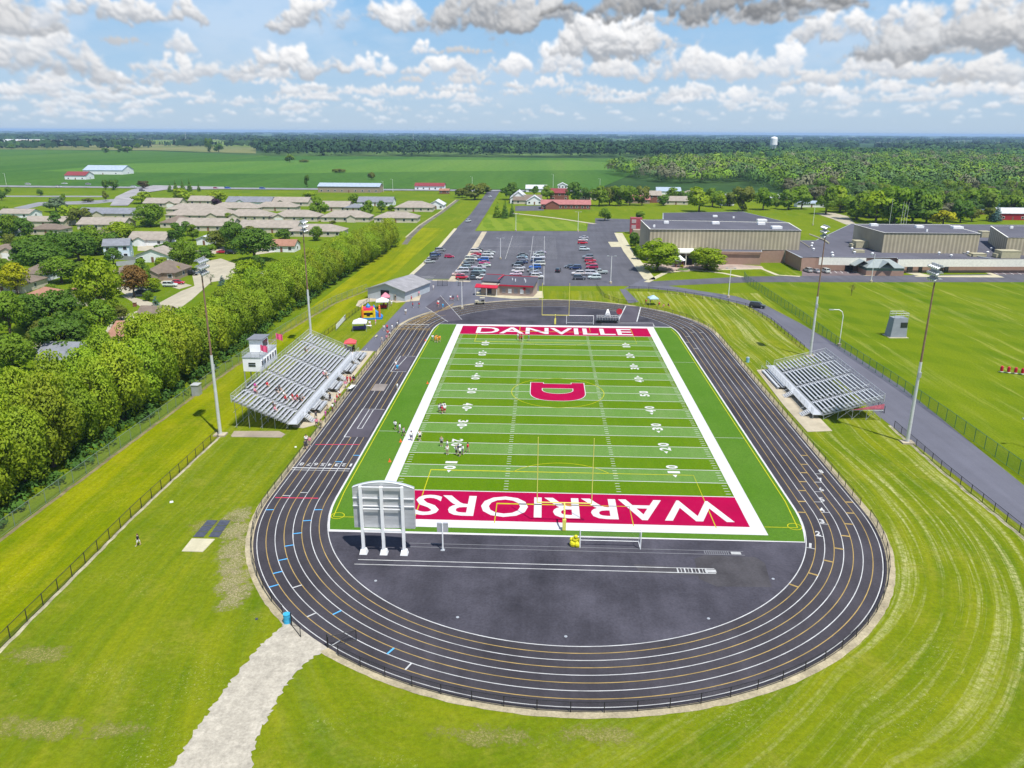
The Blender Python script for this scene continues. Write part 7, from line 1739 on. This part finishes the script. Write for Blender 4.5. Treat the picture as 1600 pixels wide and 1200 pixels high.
PL = [ # x, foot row, pose, shirt, shorts, where
 (618,672,'walk','white','black','walking outside the left sideline, farthest of three'),(625,677,'stand','white','grey','standing outside the left sideline, middle of three'),(631,682,'walk','grey','black','just outside the left sideline, nearest of three'),
 (643,689,'walk','white','navy','walking on the white left sideline band'),(656,689,'stand','white','black','at the left hash ticks near the thirty'),
 (690,698,'stand','grey','black','left of the twenty numeral'),(699,703,'walk','white','grey','left of the huddle by the twenty'),(699,711,'stand','white','khaki','below the twenty numeral, front left'),
 (713,712,'stand','grey','black','in the huddle at the twenty, left'),(719,714,'stand','white','black','in the huddle at the twenty, front'),(723,711,'stand','white','grey','in the huddle at the twenty, right'),(716,709,'stand','navy','grey','at the back of the huddle at the twenty'),(731,708,'walk','red','khaki','alone right of the huddle at the twenty'),
 (686,645,'stand','white','grey','left in the group by the left forty'),(691,647,'stand','red','red','front of the group by the left forty'),(695,646,'stand','white','red','right in the group by the left forty'),(689,643,'stand','grey','navy','back of the group by the left forty'),(694,643,'stand','white','dark','at the back right of the group by the left forty'),
 (809,531,'stand','white','grey','left in the group at the far hash marks'),(812,534,'stand','red','red','front of the group at the far hash marks'),(815,534,'stand','red','black','right in the group at the far hash marks'),(826,533,'walk','green','grey','alone right of the group at the far hash marks'),
 (676,533,'stand','white','green','left of the orange group at the far sideline'),(680,535,'stand','orange','orange','left in the orange group at the far sideline'),(684,536,'stand','orange','orange','middle of the orange group at the far sideline'),(687,535,'stand','orange','orange','right in the orange group at the far sideline'),(682,533,'stand','orange','white','at the back of the orange group at the far sideline'),
 (621,580,'stand','blue','blue','on the jump pad beside the left lanes'),(619,576,'walk','white','pink','behind the blue one on the jump pad'),(621,611,'stand','white','pale','at the turf edge near the worn patch'),
 (600,517,'stand','white','grey','left in the crowd at the plaza fence'),(605,517,'stand','red','black','in the crowd at the plaza fence, middle'),(613,517,'walk','white','white','right in the crowd at the plaza fence'),(621,512,'walk','white','grey','beyond the crowd at the plaza fence'),(606,526,'stand','red','grey','in front of the plaza fence crowd'),(604,533,'stand','pink','grey','nearest but one at the plaza fence'),(597,537,'stand','grey','grey','nearest at the plaza fence'),(609,528,'stand','white','red','beside the red one at the plaza fence'),(634,492,'stand','white','khaki','alone at the end of the hurdle lanes'),
 (643,471,'walk','red','red','in all red on the plaza by the barn'),(655,463,'walk','pink','khaki','on the plaza right of the barn'),(677,453,'walk','white','white','alone in the middle of the plaza'),(645,481,'stand','red','dark','at the path below the barn, left'),(655,481,'stand','red','green','at the path below the barn, right'),
 (685,478,'walk','white','red','walking on the far left bend'),(684,480,'walk','red','grey','beside the white one on the far left bend'),(692,483,'stand','blue','blue','on the light crossing mat at the far bend'),(704,470,'walk','white','red','left of two on the far bend path'),(708,470,'walk','navy','red','middle of those on the far bend path'),(715,470,'walk','pink','khaki','right of those on the far bend path'),
 (587,508,'stand','pink','white','at the white canopy table, right'),(570,512,'stand','purple','navy','behind the purple tables'),(578,511,'walk','white','pink','beside the white folding table'),
 (600,480,'stand','red','black','under the canopy at the barn, left'),(606,479,'stand','black','red','under the canopy at the barn, right'),(612,478,'stand','white','white','right of the canopy at the barn'),(618,470,'stand','dark','khaki','at the barn door, right'),
 (543,600,'stand','red','red','on the concourse, left of three by the fence'),(548,600,'stand','red','red','on the concourse, middle of three by the fence'),(553,599,'stand','black','red','on the concourse, right of three by the fence'),(541,547,'stand','magenta','magenta','beside the red canopy'),(553,549,'stand','black','black','at the red canopy counter'),(551,561,'walk','white','dark','below the red canopy'),
 (509,655,'stand','magenta','magenta','in a long magenta dress by the track fence'),(494,656,'walk','dark','dark','in dark clothes at the near stair of the home stand'),(495,667,'walk','pink','dark','in pink at the near end of the concourse'),(502,670,'stand','khaki','khaki','beside the pink one at the near end of the concourse'),
 (512,646,'walk','khaki','dark','behind the magenta dress on the concourse'),(520,643,'stand','white','red','at the track fence on the concourse, second group left'),(524,636,'stand','pink','white','at the track fence on the concourse, second group right'),(516,628,'walk','dark','dark','at the second stair of the home stand'),(531,622,'stand','white','red','at the track fence, third group on the concourse'),(527,629,'stand','red','khaki','at the track fence, beside the third group'),(540,607,'walk','pink','white','beside the white folding table on the concourse'),
 (479,695,'stand','white','dark','at the near corner of the concourse, left'),(484,697,'stand','pink','khaki','at the near corner of the concourse, right'),(478,703,'walk','dark','dark','below the near corner of the concourse'),
 (1009,476,'stand','red','dark','left of the pale blue canopy'),(1016,475,'stand','white','dark','under the pale blue canopy'),(1030,478,'sit','red','dark','seated right of the pale blue canopy'),(1037,481,'sit','pink','khaki','seated second right of the pale blue canopy'),(1044,480,'sit','dark','red','seated farthest right of the pale blue canopy'),
 (217,853,'walk','black','white','walking alone across the left lawn'),
]
for px, py, pose, a, b_, where in PL:
    b_ = 'grey' if b_ == 'pale' else b_
    p = U(px, py); z = .09 if abs(p.x) < 32 and 0 < p.y < 110 else (.11 if (-46 < p.x < -42.6 and 34 < p.y < 82) else .05)
    person((p.x, p.y, z), pose, a, b_, f'person in a {a} top {where}' if len(where.split()) < 11 else f'person in {a} {where}')
def on_stand(row_, y): return (-46.7-(row_*.67+.67*.72), y, 1.25+row_*.29)
SP = [(11, 38, 'pink', 'seated high near the back rail of the home stand, camera end'), (10, 42.5, 'red', 'seated high in the home stand under the press box'), (12, 40, 'magenta', 'seated in the top rows of the home stand'),
 (4, 40, 'red', 'seated left in the cluster low in the home stand'), (3, 40.8, 'white', 'seated second in the cluster low in the home stand'), (3, 42, 'red', 'seated third in the cluster low in the home stand'), (2, 41.2, 'pink', 'seated fourth in the cluster low in the home stand'), (2, 42.6, 'red', 'seated fifth in the cluster low in the home stand'), (1, 42.0, 'dark', 'seated front right in the cluster low in the home stand'), (5, 41.3, 'white', 'seated at the top of the cluster in the home stand'), (1, 43.5, 'grey', 'seated right of the cluster low in the home stand'),
 (5, 35.5, 'dark', 'seated alone near the camera end aisle of the home stand'), (4, 34.2, 'pink', 'seated low near the camera end of the home stand'), (7, 41.5, 'black', 'seated mid-height above the cluster, left'), (7, 43, 'dark', 'seated mid-height above the cluster, right'), (10, 66.5, 'dark', 'seated high at the far half of the home stand'),
 (1, 58, 'pink', 'seated left in the far pair low in the home stand'), (1, 59.2, 'white', 'seated right in the far pair low in the home stand'), (0, 57.4, 'dark', 'seated in the front row below the far pair')]
for r_, y, c_, lab in SP:
    x, yy, z = on_stand(r_, y); person((x+.08, yy, z-.06), 'sit', c_, rnd.choice(('dark', 'khaki', 'white', 'navy')), f'person in {c_} {lab}', rz=math.pi/2+rnd.uniform(-.3, .3))
HAZE_D = 6.5e-5
SKY_LO, SKY_HI = (.38, .50, .64), (.20, .43, .71)
# ------------------------------------------------------------------ air
m = bpy.data.materials.new('haze'); m.use_nodes = True; nt = m.node_tree; nt.nodes.remove(nt.nodes['Principled BSDF'])
pv_ = nt.nodes.new('ShaderNodeVolumePrincipled'); pv_.inputs['Density'].default_value = HAZE_D; pv_.inputs['Color'].default_value = (.46, .68, 1, 1)
nt.links.new(pv_.outputs[0], nt.nodes['Material Output'].inputs['Volume'])
hz = M().box((0, 0, 29.5), (62000, 62000, 61)).build('haze', m); tag(hz, 'pale blue air thickening towards the horizon', 'haze', kind='stuff')
# ------------------------------------------------------------------ light and sky
SUN_EL, SHX, SHY = 65.0, -.62, .78          # shadows fall towards (SHX, SHY)
az = math.atan2(-SHY, -SHX)
sd = Vector((math.cos(az)*math.cos(R(SUN_EL)), math.sin(az)*math.cos(R(SUN_EL)), math.sin(R(SUN_EL))))
L = bpy.data.lights.new('sun', 'SUN'); L.energy = 4.8; L.angle = R(.55); L.color = (1, .965, .9)
lo = bpy.data.objects.new('sun', L); COL.objects.link(lo); lo.rotation_euler = sd.to_track_quat('Z', 'Y').to_euler()
W = bpy.data.worlds.new('World'); scene.world = W; W.use_nodes = True
W.cycles.sampling_method = 'MANUAL'; W.cycles.sample_map_resolution = 256
t = NT(W.node_tree); bg = W.node_tree.nodes['Background']
sky = t.n('ShaderNodeTexSky', sky_type='NISHITA'); sky.sun_disc = False
sky.sun_elevation = R(SUN_EL); sky.sun_rotation = math.atan2(sd.x, sd.y); sky.air_density = 1.0; sky.dust_density = .6; sky.altitude = 100; sky.ozone_density=1.5
# clouds: cumulus banks heaped from many puffs, placed by bearing and elevation, kept in one sky map
KA = 1222.8; AZ0, EL0 = -1.06, -.03; NW, NH = 2592, 720
rs = np.random.RandomState(5)
def vnoise(w, h, cell, asp=1.):
    gw, gh = int(w/cell)+3, int(h/(cell/asp))+3
    g_ = rs.rand(gh, gw); x = np.arange(w)/cell; y = np.arange(h)/(cell/asp)
    xi, yi = x.astype(int), y.astype(int); fx, fy = x-xi, y-yi
    fx = fx*fx*(3-2*fx); fy = (fy*fy*(3-2*fy))[:, None]
    a = g_[np.ix_(yi, xi)]*(1-fx)+g_[np.ix_(yi, xi+1)]*fx; b = g_[np.ix_(yi+1, xi)]*(1-fx)+g_[np.ix_(yi+1, xi+1)]*fx
    return a*(1-fy)+b*fy-.5
def fbm(w, h, cell, octs=6, gain=.55, asp=1.):
    o = 0; a = 1
    for k in range(octs): o = o+a*vnoise(w, h, max(cell/2**k, 1.01), asp); a *= gain
    return o
LX, LY, LZ = .30, .72, .55
WX, WY = fbm(NW, NH, 60, 6, .62), fbm(NW, NH, 60, 6, .62)      # edge warp
DET = fbm(NW, NH, 26, 6, .66); SOFT = fbm(NW, NH, 22, 3, .5)
el = (np.arange(NH)/KA+EL0)[:, None]*np.ones((1, NW))
RGB = np.zeros((NH, NW, 3)); AL = np.zeros((NH, NW))
def over(x0, x1, y0, y1, a, c):
    RGB[y0:y1, x0:x1] = RGB[y0:y1, x0:x1]*(1-a[..., None])+c*a[..., None]; AL[y0:y1, x0:x1] = AL[y0:y1, x0:x1]*(1-a)+a
def cumulus(cu, cv, hw, hh, lo_, hi_, op=.97, haze=0.):
    """heap puffs into a bank with a level base and a lumpy top; shade its relief by the sun"""
    mx = int(hw*1.25+26); my = int(hh*1.3+24)
    x0, x1, y0, y1 = max(0, int(cu-mx)), min(NW, int(cu+mx)), max(0, int(cv-my)), min(NH, int(cv+my))
    if x1-x0 < 4 or y1-y0 < 4: return
    yy, xx = np.mgrid[y0:y1, x0:x1].astype(float)
    k = min(1., hh/24.)
    xx = xx+WX[y0:y1, x0:x1]*26*k; yy = yy+WY[y0:y1, x0:x1]*20*k
    H = np.full(xx.shape, -9.)
    for i in range(int(26+hw*.9)):
        t_ = rs.uniform(-1, 1); env = (1-abs(t_)**2.2)
        r = hh*rs.uniform(.22, .55)*(.45+.55*env)
        px_ = cu+t_*hw*.95; py_ = cv-hh*.62+rs.rand()**.8*max(0, (2*hh*.82*env*rs.uniform(.55, 1)-r))+r*.35
        d2 = (xx-px_)**2+((yy-py_)*np.where(yy < py_, 1.35, 1))**2
        H = np.maximum(H, (r*r-d2)/(r+1e-3)+.15*r)
    det = DET[y0:y1, x0:x1]
    hgt = np.sqrt(np.maximum(H, 0)*hh*.9)+SOFT[y0:y1, x0:x1]*5.5*k+det*.7*k
    gy, gx = np.gradient(hgt); nrm = np.sqrt(gx*gx+gy*gy+1)
    lam = np.clip((-gx*LX-gy*LY*-1*-1+LZ)/nrm, 0, 1)
    vert = np.clip((yy-(cv-hh*.75))/(hh*1.5), 0, 1)
    s_ = np.clip(.50*lam/LZ*.62+.66*vert+det*.20-.06, 0, 1)**1.15
    base = np.array([lo_*.96, lo_*1.02, lo_*1.12]); top = np.array([hi_, hi_*.99, hi_*.985])
    c = base+(top-base)*s_[..., None]
    c = c*(1-haze)+np.array([.60, .72, .86])*haze
    a = np.clip(H/(hh*.42)+det*1.25+.12, 0, 1); a = a*a*(3-2*a)*op
    over(x0, x1, y0, y1, a, c)
def at_px(px, py):
    d = pxdir(px, py); return (math.atan2(d.x, d.y)-AZ0)*KA, (math.atan2(d.z, math.hypot(d.x, d.y))-EL0)*KA
# thin sheets, then rows of far small cumulus, row by row nearer
sheet_ = np.clip((fbm(NW, NH, 240, 6, .6, 2.6)+.02)*2.2, 0, 1)*np.clip((el-.03)/.08, 0, 1)*.38
over(0, NW, 0, NH, sheet_, np.array([.74, .79, .87]))
for row, (py, s0, n_) in enumerate(((186, 2.6, 70), (179, 3.4, 80), (171, 4.4, 84), (161, 5.6, 76), (150, 7.2, 66), (137, 9, 40), (116, 11, 22))):
    for i in range(n_):
        cu, cv = at_px(-560+2700*rs.rand(), py+rs.uniform(-6, 6)); s_ = s0*rs.uniform(.6, 1.35)
        cumulus(cu, cv, s_*rs.uniform(1.6, 4.2), s_, .50, .92, op=.72+.04*row, haze=.42-.06*row)
CL = [  # photo position, half width, half height, brightness of the base, of the top
 (110,130,45,8,.60,.85),(275,148,30,6,.6,.85),(560,146,60,7,.6,.85),(425,128,36,6,.6,.86),(620,140,40,9,.56,.85),(700,150,50,7,.58,.88),(460,152,50,6,.6,.85),
 (865,128,40,9,.6,.86),(1150,142,45,11,.60,.92),(1090,152,40,7,.62,.88),(1230,142,16,10,.62,.92),(1310,148,14,10,.64,.95),(1380,136,30,13,.58,.9),(1480,142,40,9,.6,.88),(1560,140,36,9,.6,.9),(960,146,44,7,.6,.9),
 (175,118,25,9,.60,.95),(288,104,74,19,.45,.90),(455,96,70,22,.42,.94),(587,102,30,14,.58,.97),(640,124,20,6,.52,.66),(690,106,44,17,.50,.93),(790,103,36,17,.52,.95),(740,128,50,8,.52,.75),
 (50,86,84,36,.40,.90),(92,60,24,22,.5,.97),(277,64,20,16,.48,.95),(662,73,24,13,.55,.97),(725,80,42,6,.45,.62),(190,60,28,7,.42,.55),
 (1000,108,90,19,.48,.90),(1090,96,80,24,.50,.93),(1190,98,60,20,.50,.92),(1238,84,18,20,.58,.97),(1300,120,66,15,.50,.80),(1375,94,36,18,.52,.92),(1440,108,60,16,.45,.85),(1545,112,50,20,.42,.85),
 (880,96,38,24,.50,.98),(905,64,22,20,.5,.98),(965,58,72,42,.34,.97),(1045,66,30,16,.42,.8),
 (25,24,50,26,.34,.75),(85,14,17,24,.5,.97),(165,10,58,20,.38,.92),(292,16,28,18,.38,.90),(482,24,48,27,.36,.92),(620,20,56,26,.38,.95),(745,14,82,30,.24,.72),(840,16,44,28,.28,.72),
 (1090,4,180,22,.17,.52),(1120,28,110,12,.38,.72),(1230,12,90,18,.26,.66),(1302,46,48,21,.40,.95),(1405,24,20,18,.45,.95),(1490,44,100,40,.28,.86),(1570,26,60,38,.30,.85),(1470,80,50,10,.42,.72)]
for px, py, hw, hh, lo_, hi_ in sorted(CL, key=lambda q: -q[1]):
    cu, cv = at_px(px, py); cumulus(cu, cv, hw*1.22, hh*1.10, lo_*1.08, hi_)
for i in range(75):                          # the rest of the sky, outside the frame
    cu, cv = rs.uniform(0, NW), at_px(800, -90)[1]+rs.rand()*430; s_ = rs.uniform(24, 60); cumulus(cu, cv, s_*rs.uniform(1.4, 3), s_, .36, .92)
for i in range(46):
    px = rs.choice([rs.uniform(-560, -60), rs.uniform(1680, 2150)]); cu, cv = at_px(px, rs.uniform(0, 130)); s_ = rs.uniform(10, 30); cumulus(cu, cv, s_*rs.uniform(1.4, 3), s_, .42, .92)
def blur(a, n=1):
    for _ in range(n):
        a = (np.roll(a, 1, 1)+2*a+np.roll(a, -1, 1))/4; a = (np.roll(a, 1, 0)+2*a+np.roll(a, -1, 0))/4
    return a
RGB, AL = blur(RGB, 3), blur(AL, 3)
veil = np.clip((fbm(NW, NH, 120, 6, .62, 3.2)+.12)*1.6, 0, 1)*np.clip((el-.012)/.03, 0, 1)*np.clip((.13-el)/.06, 0, 1)*.26
over(0, NW, 0, NH, veil, np.array([.58, .65, .73])); RGB *= .90
img = bpy.data.images.new('cloud_map', NW, NH, alpha=True, float_buffer=True)
img.colorspace_settings.name = 'Non-Color'; img.alpha_mode = 'CHANNEL_PACKED'
buf = np.ones((NH, NW, 4), np.float32); buf[..., :3] = RGB/np.maximum(AL, .02)[..., None]; buf[..., 3] = AL
img.pixels.foreach_set(buf.ravel()); img.update(); img.pack()
gen = t.n('ShaderNodeTexCoord').outputs['Generated']
sx = t.n('ShaderNodeSeparateXYZ'); t.put(sx.inputs[0], gen)
hyp = t.math('SQRT', t.math('ADD', t.math('MULTIPLY', sx.outputs[0], sx.outputs[0]), t.math('MULTIPLY', sx.outputs[1], sx.outputs[1])))
ub = t.math('ARCTAN2', sx.outputs[0], sx.outputs[1]); vb = t.math('ARCTAN2', sx.outputs[2], hyp)
haze_c = t.mix(t.ramp(vb, .22, .8), t.mix(t.ramp(vb, 0, .17), SKY_LO, SKY_HI), (.07, .20, .50))
sk = t.vm('SCALE', sky.outputs[0]); sk.node.inputs[3].default_value = .10
col = t.mix(.85, sk, haze_c)
cx = t.n('ShaderNodeCombineXYZ')
t.put(cx.inputs[0], t.math('MULTIPLY', t.math('SUBTRACT', ub, AZ0), KA/NW)); t.put(cx.inputs[1], t.math('MULTIPLY', t.math('SUBTRACT', vb, EL0), KA/NH))
ti = t.n('ShaderNodeTexImage'); ti.image = img; ti.extension = 'MIRROR'; ti.interpolation = 'Linear'; t.put(ti.inputs[0], cx.outputs[0])
col = t.mix(t.math('MULTIPLY', ti.outputs['Alpha'], t.math('MULTIPLY', t.ramp(vb, .001, .01), t.ramp(vb, .45, .6, 1., .45))), col, ti.outputs['Color'])
t.put(bg.inputs['Color'], col); bg.inputs['Strength'].default_value = 1.0
